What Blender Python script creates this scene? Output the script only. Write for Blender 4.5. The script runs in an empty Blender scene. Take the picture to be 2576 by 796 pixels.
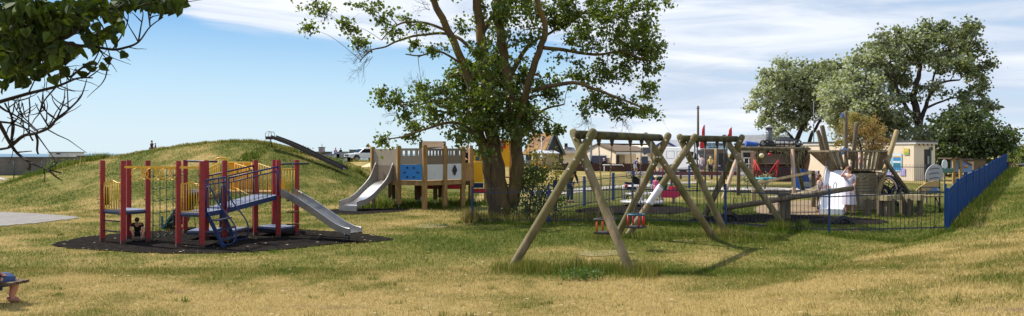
import bpy, math, random
import numpy as np
from mathutils import Vector, Matrix
random.seed(7)
rng = np.random.default_rng(11)
S = bpy.context.scene
COL = S.collection
R = math.radians
F, CX, HY, EYE = 1960.0, 1288.0, 386.0, 2.5      # focal length, centre and horizon (photo 2576 wide), eye height

def W(px, py, d):
    return Vector(((px-CX)*d/F, d, EYE-(py-HY)*d/F))
def sst(a, b, x):
    t = np.clip((x-a)/(b-a), 0, 1); return t*t*(3-2*t)
TOE = [(-30,-25),(-8.3,0),(2.2,12),(7.6,18.3),(10.6,21.0),(18.1,32),(29.6,48.5),(60,92),(140,207)]
HX = [(-40,0),(0,.05),(100,.85),(160,1.4),(250,2.0),(380,2.55),(460,2.85),(530,3.07),(600,3.18),(670,3.13),(700,2.95),(760,2.6),(850,1.92),(905,1.4),(945,.8),(990,.3),(1040,0)]
HXx = np.array([(p-CX)*46/F for p,_ in HX]); HXz = np.array([z for _,z in HX])
def vnoise(x, y, s, seed=0):
    x = np.asarray(x, float)/s+seed*17.3; y = np.asarray(y, float)/s+seed*5.1
    def h(i, j):
        v = np.sin(i*127.1+j*311.7+seed*3.7)*43758.5453; return v-np.floor(v)
    xi, yi = np.floor(x), np.floor(y); fx, fy = x-xi, y-yi
    fx = fx*fx*(3-2*fx); fy = fy*fy*(3-2*fy)
    return (h(xi,yi)*(1-fx)+h(xi+1,yi)*fx)*(1-fy)+(h(xi,yi+1)*(1-fx)+h(xi+1,yi+1)*fx)*fy
def bank_s(x, y):
    best = np.full(np.shape(x), 1e9); sg = np.ones(np.shape(x))
    for (ax, ay), (bx, by) in zip(TOE[:-1], TOE[1:]):
        dx, dy = bx-ax, by-ay; L2 = dx*dx+dy*dy
        t = np.clip(((x-ax)*dx+(y-ay)*dy)/L2, 0, 1)
        ex, ey = x-(ax+t*dx), y-(ay+t*dy); d = np.hypot(ex, ey)
        s = np.where(dx*ey-dy*ex < 0, 1.0, -1.0)
        m = d < best-1e-9; best = np.where(m, d, best); sg = np.where(m, s, sg)
    return best*sg
def H(x, y):
    x = np.asarray(x, float); y = np.asarray(y, float)
    s = bank_s(x, y)
    wr = sst(-3, 6, x)
    z = wr*(.3*sst(20, 25.5, y)+.33*sst(30, 52, y))
    z = z+1.45*sst(50, 100, y)*(1-sst(-4, 8, x))*sst(-40, -30, x)+.2*sst(66, 80, y)*(1-sst(-40,-30,x))
    prof = np.interp(x, HXx, HXz)
    rad = sst(34.5, 46, y)*(1-sst(47.5, 60, y))
    z = z+prof*rad*(.94+.1*vnoise(x, y, 6, 3))
    sc = np.clip(s, 0, 9)
    z = z+.165*sc+.22*sst(0, 1.2, s)*sst(16, 22, y)+.42*sst(22, 48, y)*sst(-.5, 1.5, s)
    z = z+.05*(vnoise(x, y, 4.5, 1)-.5)*sst(8,12,y)+.03*(vnoise(x, y, 1.6, 2)-.5)
    sea = sst(116, 135, y)*(1-sst(14, 40, x))
    z = z*(1-sea)-5*sea
    return z
def hz(x, y): return float(H(np.array([x]), np.array([y]))[0])
def G(px, py):                      # the ground point seen at a pixel
    lo = 6.0
    for i in range(900):
        d = 6.0*1.0045**i
        p = W(px, py, d)
        if p.z <= hz(p.x, p.y): return Vector((p.x, p.y, hz(p.x, p.y)))
    p.z = 0; return p
def gd(px, d): x = (px-CX)*d/F; return Vector((x, d, hz(x, d)))

# ---------- materials ----------
def lin(c):
    return tuple(((v/255.)/12.92 if v/255. <= .04045 else ((v/255.+.055)/1.055)**2.4) for v in c)
MATS = {}
def mat(name, c1, c2=None, sc=4.0, rough=.7, metal=0.0, bump=0.0, bsc=30.0, stretch=(1,1,1), c3=None, c3amt=.5, c3sc=1.0, trans=0.0, spec=None, attr=None, coat=0):
    if name in MATS: return MATS[name]
    m = bpy.data.materials.new(name); m.use_nodes = True; nt = m.node_tree; N = nt.nodes; L = nt.links
    b = N['Principled BSDF']; b.inputs['Roughness'].default_value = rough; b.inputs['Metallic'].default_value = metal
    if spec is not None: b.inputs['Specular IOR Level'].default_value = spec
    if coat: b.inputs['Coat Weight'].default_value = coat; b.inputs['Coat Roughness'].default_value = .1
    c2 = c2 or tuple(v*.82 for v in c1)
    tc = N.new('ShaderNodeTexCoord'); mp = N.new('ShaderNodeMapping'); mp.inputs['Scale'].default_value = stretch
    L.new(tc.outputs['Object'], mp.inputs['Vector'])
    n = N.new('ShaderNodeTexNoise'); n.inputs['Scale'].default_value = sc; n.inputs['Detail'].default_value = 5; n.inputs['Roughness'].default_value=.65
    L.new(mp.outputs[0], n.inputs['Vector'])
    r = N.new('ShaderNodeMapRange'); r.inputs[1].default_value = .35; r.inputs[2].default_value = .65
    L.new(n.outputs[0], r.inputs[0])
    mx = N.new('ShaderNodeMix'); mx.data_type = 'RGBA'; L.new(r.outputs[0], mx.inputs[0])
    mx.inputs[6].default_value = (*c1, 1); mx.inputs[7].default_value = (*c2, 1)
    out = mx.outputs[2]
    if c3:
        n3 = N.new('ShaderNodeTexNoise'); n3.inputs['Scale'].default_value = c3sc; n3.inputs['Detail'].default_value = 6; n3.inputs['Roughness'].default_value=.7
        L.new(mp.outputs[0], n3.inputs['Vector'])
        r3 = N.new('ShaderNodeMapRange'); r3.inputs[1].default_value = 1-c3amt-.08+.0; r3.inputs[2].default_value = 1-c3amt+.08
        L.new(n3.outputs[0], r3.inputs[0])
        m3 = N.new('ShaderNodeMix'); m3.data_type = 'RGBA'; L.new(r3.outputs[0], m3.inputs[0]); L.new(out, m3.inputs[6]); m3.inputs[7].default_value = (*c3, 1)
        out = m3.outputs[2]
    if attr:      # per-leaf value 0..1 blends towards a second leaf colour; also paints whitebeam sunlit side
        a = N.new('ShaderNodeAttribute'); a.attribute_name = 'v'
        ma = N.new('ShaderNodeMix'); ma.data_type = 'RGBA'; L.new(a.outputs['Fac'], ma.inputs[0]); L.new(out, ma.inputs[6]); ma.inputs[7].default_value = (*attr, 1)
        out = ma.outputs[2]
    L.new(out, b.inputs['Base Color'])
    if bump:
        nb = N.new('ShaderNodeTexNoise'); nb.inputs['Scale'].default_value = bsc; nb.inputs['Detail'].default_value = 4
        L.new(mp.outputs[0], nb.inputs['Vector'])
        bp = N.new('ShaderNodeBump'); bp.inputs['Strength'].default_value = bump; bp.inputs['Distance'].default_value = .02
        L.new(nb.outputs[0], bp.inputs['Height']); L.new(bp.outputs[0], b.inputs['Normal'])
    if trans:
        t = N.new('ShaderNodeBsdfTranslucent'); L.new(out, t.inputs[0])
        br = N.new('ShaderNodeMix'); br.data_type='RGBA'; br.blend_type='MULTIPLY'; br.inputs[0].default_value=1; L.new(out, br.inputs[6]); br.inputs[7].default_value=(1.5,1.6,.6,1)
        L.new(br.outputs[2], t.inputs[0])
        ms = N.new('ShaderNodeMixShader'); ms.inputs[0].default_value = trans
        L.new(b.outputs[0], ms.inputs[1]); L.new(t.outputs[0], ms.inputs[2])
        L.new(ms.outputs[0], N['Material Output'].inputs['Surface'])
    MATS[name] = m; return m

def paint(name, rgb, rough=.45, wear=.0):
    c = lin(rgb)
    return mat(name, c, tuple(v*.8+.01 for v in c), sc=3, rough=rough, bump=.05, bsc=40)

# ---------- meshes ----------
class MB:
    def __init__(s, root=None): s.v = []; s.f = []; s.root = root; s.smooth = set()
    def add(s, vs, fs, sm=False):
        o = len(s.v); s.v.extend([tuple(v) for v in vs]); k = len(s.f)
        s.f.extend([tuple(i+o for i in f) for f in fs])
        if sm: s.smooth.update(range(k, len(s.f)))
        return s
    def box(s, c, d, rz=0, rx=0, ry=0, bev=0):
        M = Matrix.Rotation(rz,3,'Z') @ Matrix.Rotation(ry,3,'Y') @ Matrix.Rotation(rx,3,'X')
        vs = [Vector(c)+M@Vector((sx*d[0]/2, sy*d[1]/2, sz*d[2]/2)) for sz in (-1,1) for sy in (-1,1) for sx in (-1,1)]
        return s.add(vs, [(0,2,3,1),(4,5,7,6),(0,1,5,4),(2,6,7,3),(0,4,6,2),(1,3,7,5)])
    def beam(s, a, b, w, h, up=(0,0,1)):
        a = Vector(a); b = Vector(b); t = (b-a).normalized(); u = Vector(up)
        if abs(t.dot(u)) > .98: u = Vector((1,0,0))
        x = t.cross(u).normalized(); z = x.cross(t).normalized()
        vs = [p+x*(sx*w/2)+z*(sz*h/2) for p in (a,b) for sz in (-1,1) for sx in (-1,1)]
        return s.add(vs, [(0,1,3,2),(4,6,7,5),(0,4,5,1),(2,3,7,6),(0,2,6,4),(1,5,7,3)])
    def tube(s, pts, r, seg=8, cap=True, closed=False, dome=0):
        pts = [Vector(p) for p in pts]; n = len(pts)
        rr = list(r) if hasattr(r, '__len__') else [r]*n
        vs = []; fs = []; px = None
        for i, p in enumerate(pts):
            if closed: t = pts[(i+1)%n]-pts[i-1]
            else: t = pts[min(i+1,n-1)]-pts[max(i-1,0)]
            t = t.normalized() if t.length > 1e-9 else Vector((0,0,1))
            if px is None: px = t.orthogonal().normalized()
            px = (px-t*px.dot(t)); px = px.normalized() if px.length > 1e-6 else t.orthogonal().normalized()
            py = t.cross(px)
            for k in range(seg):
                a = 2*math.pi*k/seg; vs.append(p+(px*math.cos(a)+py*math.sin(a))*rr[i])
        m = n if closed else n-1
        for i in range(m):
            for k in range(seg):
                a = i*seg+k; b = i*seg+(k+1)%seg; j = ((i+1)%n)*seg
                fs.append((a, b, j+(k+1)%seg, j+k))
        s.add(vs, fs, True)
        if cap and not closed:
            o = len(s.v)-len(vs)
            s.f.append(tuple(o+k for k in reversed(range(seg)))); s.f.append(tuple(o+(n-1)*seg+k for k in range(seg)))
        return s
    def log(s, a, b, r, seg=14, rnd=.5):        # round pole with domed ends
        a = Vector(a); b = Vector(b); t = (b-a).normalized()
        return s.tube([a-t*r*rnd, a-t*r*rnd*.8, a, a.lerp(b,.33), a.lerp(b,.66), b, b+t*r*rnd*.8, b+t*r*rnd], [r*.35, r*.75, r, r*1.02, r*.98, r, r*.75, r*.35], seg)
    def ell(s, c, r, nu=10, nv=6, rz=0, tilt=0):
        M = Matrix.Rotation(rz,3,'Z') @ Matrix.Rotation(tilt,3,'X')
        vs = [Vector(c)+M@Vector((0,0,-r[2]))]; fs = []
        for j in range(1, nv):
            a = math.pi*(j/nv-.5)
            for i in range(nu):
                b = 2*math.pi*i/nu; vs.append(Vector(c)+M@Vector((r[0]*math.cos(a)*math.cos(b), r[1]*math.cos(a)*math.sin(b), r[2]*math.sin(a))))
        vs.append(Vector(c)+M@Vector((0,0,r[2])))
        for i in range(nu): fs.append((0, 1+(i+1)%nu, 1+i))
        for j in range(nv-2):
            for i in range(nu):
                a = 1+j*nu+i; b = 1+j*nu+(i+1)%nu; fs.append((a, b, b+nu, a+nu))
        l = len(vs)-1; o = 1+(nv-2)*nu
        for i in range(nu): fs.append((o+i, o+(i+1)%nu, l))
        return s.add(vs, fs, True)
    def prism(s, poly, ext):
        poly = [Vector(p) for p in poly]; e = Vector(ext); n = len(poly)
        nrm = (poly[1]-poly[0]).cross(poly[2]-poly[1])
        if nrm.dot(e) > 0: poly.reverse()
        vs = poly+[p+e for p in poly]
        fs = [tuple(range(n)), tuple(reversed(range(n, 2*n)))]+[(i, i+n, (i+1)%n+n, (i+1)%n) for i in range(n)]
        return s.add(vs, fs)
    def grid(s, rows, sm=True):
        n = len(rows[0]); vs = [p for r in rows for p in r]
        return s.add(vs, [(i*n+k, i*n+k+1, (i+1)*n+k+1, (i+1)*n+k) for i in range(len(rows)-1) for k in range(n-1)], sm)
    def build(s, name, m, parent=None, label=None, loc=None):
        me = bpy.data.meshes.new(name)
        off = Vector((0,0,0)); rz = 0
        if s.root is not None:
            off = s.root['_loc']; off = Vector(off); rz = s.root['_rz']
            Mi = Matrix.Rotation(-rz,3,'Z'); vs = [tuple(Mi@(Vector(v)-off)) for v in s.v]
        elif loc is not None:
            off = Vector(loc); vs = [tuple(Vector(v)-off) for v in s.v]
        else: vs = s.v
        me.from_pydata(vs, [], s.f); me.update()
        if s.smooth:
            fl = np.zeros(len(me.polygons), bool); fl[list(s.smooth)] = True; me.polygons.foreach_set('use_smooth', fl)
        o = bpy.data.objects.new(name, me); COL.objects.link(o)
        if m: me.materials.append(m)
        if parent: o.parent = parent
        elif loc is not None: o.location = loc
        if label: o['label'] = label
        return o
def thing(name, label, cat, loc, rz=0, group=None):
    o = bpy.data.objects.new(name, None); COL.objects.link(o); o.empty_display_size = .3
    o.location = loc; o.rotation_euler = (0,0,rz); o['label'] = label; o['category'] = cat
    if group: o['group'] = group
    o['_loc'] = tuple(loc); o['_rz'] = rz
    return o
def tag(o, label, cat, group=None, kind=None):
    o['label'] = label; o['category'] = cat
    if group: o['group'] = group
    if kind: o['kind'] = kind
    return o
def dup(root, loc, rz=None, label=None, group=None, scale=1):
    r = root.copy(); COL.objects.link(r); r.location = loc
    if rz is not None: r.rotation_euler = (0,0,rz)
    r.scale = (scale,)*3
    if label: r['label'] = label
    if group: r['group'] = group
    def rec(a, b):
        for ch in list(a.children):
            if ch.get('_dupd') : pass
            c = ch.copy(); COL.objects.link(c); c.parent = b; rec(ch, c)
    rec(root, r); return r
def arc(c, u, v, r, a0, a1, n):
    c = Vector(c); u = Vector(u); v = Vector(v)
    return [c+u*(r*math.cos(a0+(a1-a0)*i/n))+v*(r*math.sin(a0+(a1-a0)*i/n)) for i in range(n+1)]
def curve(pts, n=6):
    P = [Vector(p) for p in pts]; out = []
    for i in range(len(P)-1):
        a = P[max(i-1,0)]; b = P[i]; c = P[i+1]; d = P[min(i+2,len(P)-1)]
        for k in range(n):
            t = k/n; out.append(.5*((2*b)+(c-a)*t+(2*a-5*b+4*c-d)*t*t+(3*b-a-3*c+d)*t**3))
    out.append(P[-1]); return out
def skin(name, V, E, RD, m, parent, roots=(0,), sub=1):
    me = bpy.data.meshes.new(name); me.from_pydata([tuple(v) for v in V], E, [])
    o = bpy.data.objects.new(name, me); COL.objects.link(o); me.materials.append(m)
    o.parent = parent
    md = o.modifiers.new('skin', 'SKIN'); md.use_smooth_shade = True; md.branch_smoothing = .3
    sv = me.skin_vertices[0].data
    for i, r in enumerate(RD): sv[i].radius = (r, r) if not isinstance(r, tuple) else r; sv[i].use_root = False
    for r in roots: sv[r].use_root = True
    if sub: sb = o.modifiers.new('sub', 'SUBSURF'); sb.levels = sub; sb.render_levels = sub
    return o

# ---------- people ----------
JO = dict(pel=(0,0,.93), wai=(0,0,1.1), che=(0,0,1.3), nec=(0,.0,1.45), hea=(0,-.01,1.58), top=(0,.0,1.68),
 sL=(.17,0,1.39), eL=(.21,.01,1.1), wL=(.22,-.05,.86), sR=(-.17,0,1.39), eR=(-.21,.01,1.1), wR=(-.22,-.05,.86),
 hL=(.09,0,.89), kL=(.1,-.01,.49), aL=(.1,.02,.08), tL=(.11,-.13,.035), hR=(-.09,0,.89), kR=(-.1,-.01,.49), aR=(-.1,.02,.08), tR=(-.11,-.13,.035))
def person(label, loc, rz, hgt=1.7, pose={}, skin_rgb=(214,160,130), top=(60,60,70), bottom=(40,45,70), hair=(60,42,30), longhair=False, shorts=False, dress=False, sleeveless=False, hat=None, shoes=(30,30,32), longsleeve=False, chub=1.0, group=None, cat='person'):
    root = thing('person', label, cat, loc, rz, group); root.scale = (hgt/1.7,)*3
    J = {k: Vector(v) for k, v in JO.items()}
    for k, v in pose.items(): J[k] = Vector(v)
    order = ['pel','wai','che','nec','hea','top','sL','eL','wL','sR','eR','wR','hL','kL','aL','tL','hR','kR','aR','tR']
    c = chub
    RD = dict(pel=(.125*c,.1*c), wai=(.115*c,.085*c), che=(.14*c,.1*c), nec=.05, hea=(.078,.09), top=.062, sL=.058, eL=.042, wL=.03, sR=.058, eR=.042, wR=.03, hL=.088*c, kL=.058*c, aL=.04, tL=.035, hR=.088*c, kR=.058*c, aR=.04, tR=.035)
    ED = [('pel','wai'),('wai','che'),('che','nec'),('nec','hea'),('hea','top'),('che','sL'),('sL','eL'),('eL','wL'),('che','sR'),('sR','eR'),('eR','wR'),('pel','hL'),('hL','kL'),('kL','aL'),('aL','tL'),('pel','hR'),('hR','kR'),('kR','aR'),('aR','tR')]
    V = [J[k] for k in order]; RR = [RD[k] for k in order]; E = [(order.index(a), order.index(b)) for a, b in ED]; roots = [0]
    for s, sg in (('L',1),('R',-1)):
        w = J['w'+s]; d = (w-J['e'+s]).normalized(); side = d.cross(Vector((0,-1,.2))).normalized()*sg; nrm = d.cross(side)
        i0 = len(V); V.append(w+d*.06); RR.append(.032); E.append((order.index('w'+s), i0))
        for q, (o, l) in enumerate(((-.028,.075),(-.01,.085),(.01,.08),(.027,.065))):
            b = w+d*.07+side*o; i = len(V); V += [b, b+d*l*.5+nrm*.006, b+d*l*.85+nrm*.022]; RR += [.009,.008,.007]; E += [(i,i+1),(i+1,i+2)]; roots.append(i)
        b = w+d*.035+side*-.03; i = len(V); V += [b, b+d*.03-side*.022, b+d*.055-side*.03]; RR += [.011,.01,.008]; E += [(i,i+1),(i+1,i+2)]; roots.append(i)
    # nose and ears
    hd = J['hea']; up = (J['top']-J['nec']).normalized(); fx = Vector((1,0,0)); fw = up.cross(fx).normalized()*-1
    if fw.y > 0: fw = -fw
    if 'face' in pose: fw = (Vector(pose['face'])).normalized(); fx = up.cross(fw).normalized()
    i = len(V); V += [hd+fw*.075+up*.025, hd+fw*.105-up*.005]; RR += [.014,.012]; E.append((i,i+1)); roots.append(i)
    for sg in (1,-1):
        i = len(V); V += [hd+fx*sg*.075+up*.02, hd+fx*sg*.09-up*.02]; RR += [.014,.01]; E.append((i,i+1)); roots.append(i)
    sk = mat('skin_%d_%d'%(skin_rgb[0], skin_rgb[2]), lin(skin_rgb), sc=8, rough=.55)
    body = skin('body', V, E, RR, sk, root, roots, 1)
    for sg in (1,-1): eye = MB(); eye.ell(hd+fx*sg*.032+fw*.083+up*.02, (.013,.013,.01), 6, 4); eye.build('eye', mat('eye_dark', (.03,.02,.02), rough=.2), root)
    mo = MB(); mo.ell(hd+fw*.083-up*.04, (.024,.012,.007), 6, 4, rz=math.atan2(fx.y, fx.x)); mo.build('mouth', mat('lips', lin((170,95,85))), root)
    # clothing
    tm = mat('cloth_%d_%d_%d'%top, lin(top), sc=14, rough=.9, bump=.15, bsc=25)
    g = .022
    tv = [J['pel']+Vector((0,0,.01)), J['wai'], J['che'], J['che'].lerp(J['nec'],.72), J['sL'], J['sR']]
    tr = [(.125*c+g,.1*c+g), (.115*c+g,.085*c+g), (.14*c+g,.1*c+g), .075, .075, .075]; te = [(0,1),(1,2),(2,3),(2,4),(2,5)]
    if not sleeveless:
        f = 1.0 if longsleeve else .6
        for a, sx in ((4,'L'),(5,'R')):
            tv.append(J['s'+sx].lerp(J['e'+sx], f)); tr.append(.062); te.append((a, len(tv)-1))
            if longsleeve: tv.append(J['e'+sx].lerp(J['w'+sx], .93)); tr.append(.045); te.append((len(tv)-2, len(tv)-1))
    skin('top', tv, te, tr, tm, root)
    bm = mat('cloth_%d_%d_%d'%bottom, lin(bottom), sc=14, rough=.9, bump=.15, bsc=25)
    if dress:
        d = MB(); rows = []
        ctop = J['wai']; cb = (J['kL']+J['kR'])/2-Vector((0,0,.1))
        for t in (0,.2,.45,.7,1):
            p = ctop.lerp(cb, t); rad = .15*c+.075*t
            rows.append([p+Vector((math.cos(a)*(rad+.012*math.sin(a*7)*t), math.sin(a)*(rad*.85+.012*math.cos(a*6)*t), 0)) for a in [2*math.pi*k/28 for k in range(29)]])
        d.grid(rows); d.build('skirt', bm, root)
    else:
        f = .75 if shorts else None
        bv = [J['pel'], J['hL'], J['hR']]; br = [(.13*c+g,.1*c+g), .09*c+g, .09*c+g]; be = [(0,1),(0,2)]
        for a, sx in ((1,'L'),(2,'R')):
            if shorts: bv.append(J['h'+sx].lerp(J['k'+sx], .85 if c < 1.4 else 1.04)); br.append(.08*c+.01); be.append((a, len(bv)-1))
            else:
                bv += [J['k'+sx], J['k'+sx].lerp(J['a'+sx], .93)]; br += [.06*c+g, .045*c+g]; be += [(a, len(bv)-2), (len(bv)-2, len(bv)-1)]
        skin('shorts' if shorts else 'trousers', bv, be, br, bm, root)
    sh = mat('shoe_%d_%d_%d'%shoes, lin(shoes), rough=.6)
    for sx in 'LR':
        a = J['a'+sx]; t = J['t'+sx]; b = MB(); b.tube([a+(a-t).normalized()*.06-Vector((0,0,.03)), a-Vector((0,0,.02)), a.lerp(t,.6), t+(t-a).normalized()*.03], [.035,.05,.048,.03], 8); b.build('shoe', sh, root)
    if hat:
        h = MB(); c0 = hd+up*.075
        rows = []
        for rr, zz in ((.165,.0),(.1,.012),(.095,.06),(.075,.1),(.01,.11)):
            rows.append([c0+fx*math.cos(a)*rr+fw*math.sin(a)*rr+up*zz for a in [2*math.pi*k/16 for k in range(17)]])
        h.grid(rows); h.build('hat', mat('hat_%d_%d_%d'%hat, lin(hat), rough=.9), root)
    hm = mat('hair_%d_%d_%d'%hair, lin(hair), sc=40, rough=.6)
    h = MB(); h.ell(hd+up*.04-fw*.022, (.094,.102,.098), 12, 8)
    if longhair:
        h.tube([hd+up*.02-fw*.06, hd-up*.08-fw*.075, hd-up*.22-fw*.08, hd-up*.3-fw*.07], [.08,.085,.06,.02], 10)
    h.build('hair', hm, root)
    return root
# ---------- camera, sky, sun ----------
cd = bpy.data.cameras.new('camera'); cam = bpy.data.objects.new('camera', cd); COL.objects.link(cam); S.camera = cam
cam.location = (0,0,EYE); cam.rotation_euler = (R(90),0,0); cd.sensor_width = 36; cd.lens = F/2576*36
cd.shift_y = -(398-HY)/2576; cd.clip_end = 8000; cd.clip_start = .05
SUN = Vector((-.80,.42,1.02)).normalized()
el = math.asin(SUN.z)
sl = bpy.data.lights.new('sun', 'SUN'); so = bpy.data.objects.new('sun', sl); COL.objects.link(so)
sl.energy = 4.8; sl.angle = R(.5); sl.color = (1,.94,.84)
so.rotation_euler = SUN.to_track_quat('Z','Y').to_euler()
w = bpy.data.worlds.new('World'); S.world = w; w.use_nodes = True; nt = w.node_tree; N = nt.nodes; L = nt.links
bg = N['Background']; bg.inputs[1].default_value = .15
sky = N.new('ShaderNodeTexSky'); sky.sky_type = 'NISHITA'; sky.sun_disc = False; sky.sun_elevation = el; sky.sun_rotation = math.atan2(SUN.x, SUN.y)
sky.air_density = 1.0; sky.dust_density = .6; sky.ozone_density = 1.6
tc = N.new('ShaderNodeTexCoord'); sp = N.new('ShaderNodeSeparateXYZ'); L.new(tc.outputs['Generated'], sp.inputs[0])
def mth(op, a, b=None, c=None):
    n = N.new('ShaderNodeMath'); n.operation = op
    for i, v in enumerate((a, b, c)):
        if v is None: continue
        if isinstance(v, (int, float)): n.inputs[i].default_value = v
        else: L.new(v, n.inputs[i])
    return n.outputs[0]
def mrange(v, a, b, c=0, d=1):
    n = N.new('ShaderNodeMapRange'); n.interpolation_type='SMOOTHSTEP'; L.new(v, n.inputs[0])
    for i, q in enumerate((a,b,c,d)): n.inputs[i+1].default_value = q
    return n.outputs[0]
X, Y, Z = sp.outputs
cz = N.new('ShaderNodeCombineXYZ')
L.new(mth('MULTIPLY', X, 2.2), cz.inputs[0]); L.new(mth('MULTIPLY', Y, 1.0), cz.inputs[1]); L.new(mth('ADD', mth('MULTIPLY', Z, 19.0), mth('MULTIPLY', X, .9)), cz.inputs[2])
n1 = N.new('ShaderNodeTexNoise'); n1.inputs['Scale'].default_value = 1.5; n1.inputs['Detail'].default_value = 7; n1.inputs['Roughness'].default_value = .58; n1.inputs['Distortion'].default_value=.9
L.new(cz.outputs[0], n1.inputs['Vector'])
az = mth('DIVIDE', X, mth('MAXIMUM', Y, .05))
right = mth('MULTIPLY', mrange(az, -.02, .2), mrange(Z, -.01, .07, .35, 1.0))        # streaky cloud sheet to the right
topc = mth('MULTIPLY', mrange(mth('SUBTRACT', Z, mth('MULTIPLY', mth('ABSOLUTE', mth('ADD', az, .12)), .06)), .118, .165), mrange(az, -.52, -.36))
hor = mrange(Z, .0, .05, .25, 0)
den = mth('MAXIMUM', mth('MAXIMUM', mth('MULTIPLY', right, 1.0), mth('MULTIPLY', topc, 1.05)), mth('MULTIPLY', hor, .0))
back = mth('MULTIPLY', mrange(Y, .2, -.2), .55)
den = mth('MAXIMUM', den, back)
thr = mth('SUBTRACT', mth('ADD', n1.outputs[0], mth('MULTIPLY', den, .42)), .56)
cl = mrange(thr, .02, .30)
cl = mth('MULTIPLY', cl, mth('MINIMUM', mth('MULTIPLY', den, 2.2), 1.0))
shade = mrange(n1.outputs[0], .35, .75)
cm = N.new('ShaderNodeMix'); cm.data_type = 'RGBA'; L.new(shade, cm.inputs[0]); cm.inputs[6].default_value = (2.8,3.3,4.1,1); cm.inputs[7].default_value = (4.9,5.0,5.2,1)
gr = N.new('ShaderNodeValToRGB'); L.new(mrange(Z, -.02, .5), gr.inputs[0]); ge = gr.color_ramp.elements
ge[0].position = 0; ge[0].color = (.68,.84,.94,1); ge[1].position = 1; ge[1].color = (.10,.27,.62,1)
q_ = ge.new(.12); q_.color = (.49,.73,.93,1); q_ = ge.new(.27); q_.color = (.25,.52,.86,1)
gs = N.new('ShaderNodeVectorMath'); gs.operation = 'SCALE'; gs.inputs[3].default_value = 4.65; L.new(gr.outputs[0], gs.inputs[0])
SK2 = N.new('ShaderNodeMix'); SK2.data_type = 'RGBA'; SK2.inputs[0].default_value = .93; L.new(sky.outputs[0], SK2.inputs[6]); L.new(gs.outputs[0], SK2.inputs[7])
SKYMIX = N.new('ShaderNodeMix'); SKYMIX.data_type = 'RGBA'; L.new(mth('MULTIPLY', cl, .93), SKYMIX.inputs[0]); L.new(SK2.outputs[2], SKYMIX.inputs[6]); L.new(cm.outputs[2], SKYMIX.inputs[7])
L.new(SKYMIX.outputs[2], bg.inputs[0])
S.view_settings.view_transform = 'Standard'; S.view_settings.look = 'None'; S.view_settings.exposure = .52; S.view_settings.gamma = 1
S.cycles.max_bounces = 6; S.cycles.transparent_max_bounces = 6; S.cycles.use_denoising = True

# ---------- terrain ----------
xs = np.concatenate([-60-np.geomspace(2,3500,18)[::-1], np.arange(-60,-24,.9), np.arange(-24,-9,.5), np.arange(-9,15,.3), np.arange(15,60,.6), 60+np.geomspace(1,3500,22)])
ys = np.concatenate([-30-np.geomspace(2,900,8)[::-1], np.arange(-30,4,1.5), np.arange(4,28,.28), np.arange(28,64,.6), np.arange(64,142,1.5), 142+np.geomspace(2,5000,22)])
gx, gy = np.meshgrid(xs, ys); gz = H(gx, gy)
def px_of(x, y): return CX+x*F/np.maximum(y, 3)
def dryness(x, y):
    s = bank_s(x, y)
    d = .80+.0*x
    d = d-.24*sst(13,17,y)*(1-sst(30,40,y))*sst(-26,-14,x)         # greener mid lawn
    d = d-.36*sst(18.5,22.5,y+.0)*(1-sst(25,30,y))*sst(-5,0,x)*(1-sst(.2,1.4,s))-.15*np.exp(-((x+2)/4)**2-((y-20)/2.5)**2)
    d = d-.75*np.exp(-((x-1.6)/1.5)**2-((y-16.3)/.55)**2)*1.0
    d = d-.28*np.exp(-((x-7.2)/2.2)**2-((y-12.0)/1.2)**2)-.3*np.exp(-((x-9.3)/1.6)**2-((y-14.5)/1.2)**2)  # green patch on the bank
    d = d-.42*sst(34,38,y)*(x<-2)*(1-sst(62,70,y))+.2*np.exp(-((x+15)/8)**2-((y-41)/3.2)**2)
    d = d-.5*sst(26,30,y)*sst(0,4,x)*(1-sst(44,52,y))
    d = np.where(s > .4, np.maximum(d, .62)-.42*sst(17,24,y)*(1-sst(2.0,5,s)), d)
    d = d+.26*np.exp(-((x-3.2)/2.8)**2-((y-13.8)/1.8)**2)+.08*(y<16)
    d = d+.36*(vnoise(x, y, 2.6, 5)-.5)+.55*(vnoise(x, y, 1.0, 6)-.5)+.3*(vnoise(x, y, .35, 7)-.5)+.28*(vnoise(x+y*.3, y*2.2, 3.2, 9)-.5)
    d = d+(y > 34)*(x < -3)*(.5*(vnoise(x*1.0, y*.7, 1.3, 12)-.5)+.5*(vnoise(x, y, .6, 13)-.5)+.5*(vnoise(x, y, 4, 14)-.5)-.10)
    return np.clip(d, 0, 1)
ny, nx = gx.shape
V = np.stack([gx, gy, gz], -1).reshape(-1,3)
ii = np.arange(ny*nx).reshape(ny, nx)
Q = np.stack([ii[:-1,:-1], ii[:-1,1:], ii[1:,1:], ii[1:,:-1]], -1).reshape(-1,4)
def npmesh(name, V, Q, m, cols=None, smooth=False, dom='POINT'):
    me = bpy.data.meshes.new(name); k = Q.shape[1]
    me.vertices.add(len(V)); me.vertices.foreach_set('co', V.astype(np.float32).ravel())
    me.loops.add(Q.size); me.loops.foreach_set('vertex_index', Q.astype(np.int32).ravel())
    me.polygons.add(len(Q)); me.polygons.foreach_set('loop_start', np.arange(0, Q.size, k, dtype=np.int32)); me.polygons.foreach_set('loop_total', np.full(len(Q), k, np.int32))
    if smooth: me.polygons.foreach_set('use_smooth', np.ones(len(Q), bool))
    me.update(calc_edges=True); me.validate()
    if cols is not None:
        a = me.attributes.new('v', 'FLOAT', dom); a.data.foreach_set('value', cols.astype(np.float32))
    me.materials.append(m); o = bpy.data.objects.new(name, me); COL.objects.link(o); return o
GREEN, STRAW, STRAW2, SOIL = (.125,.130,.026), (.38,.28,.11), (.28,.212,.072), (.22,.15,.09)
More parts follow.
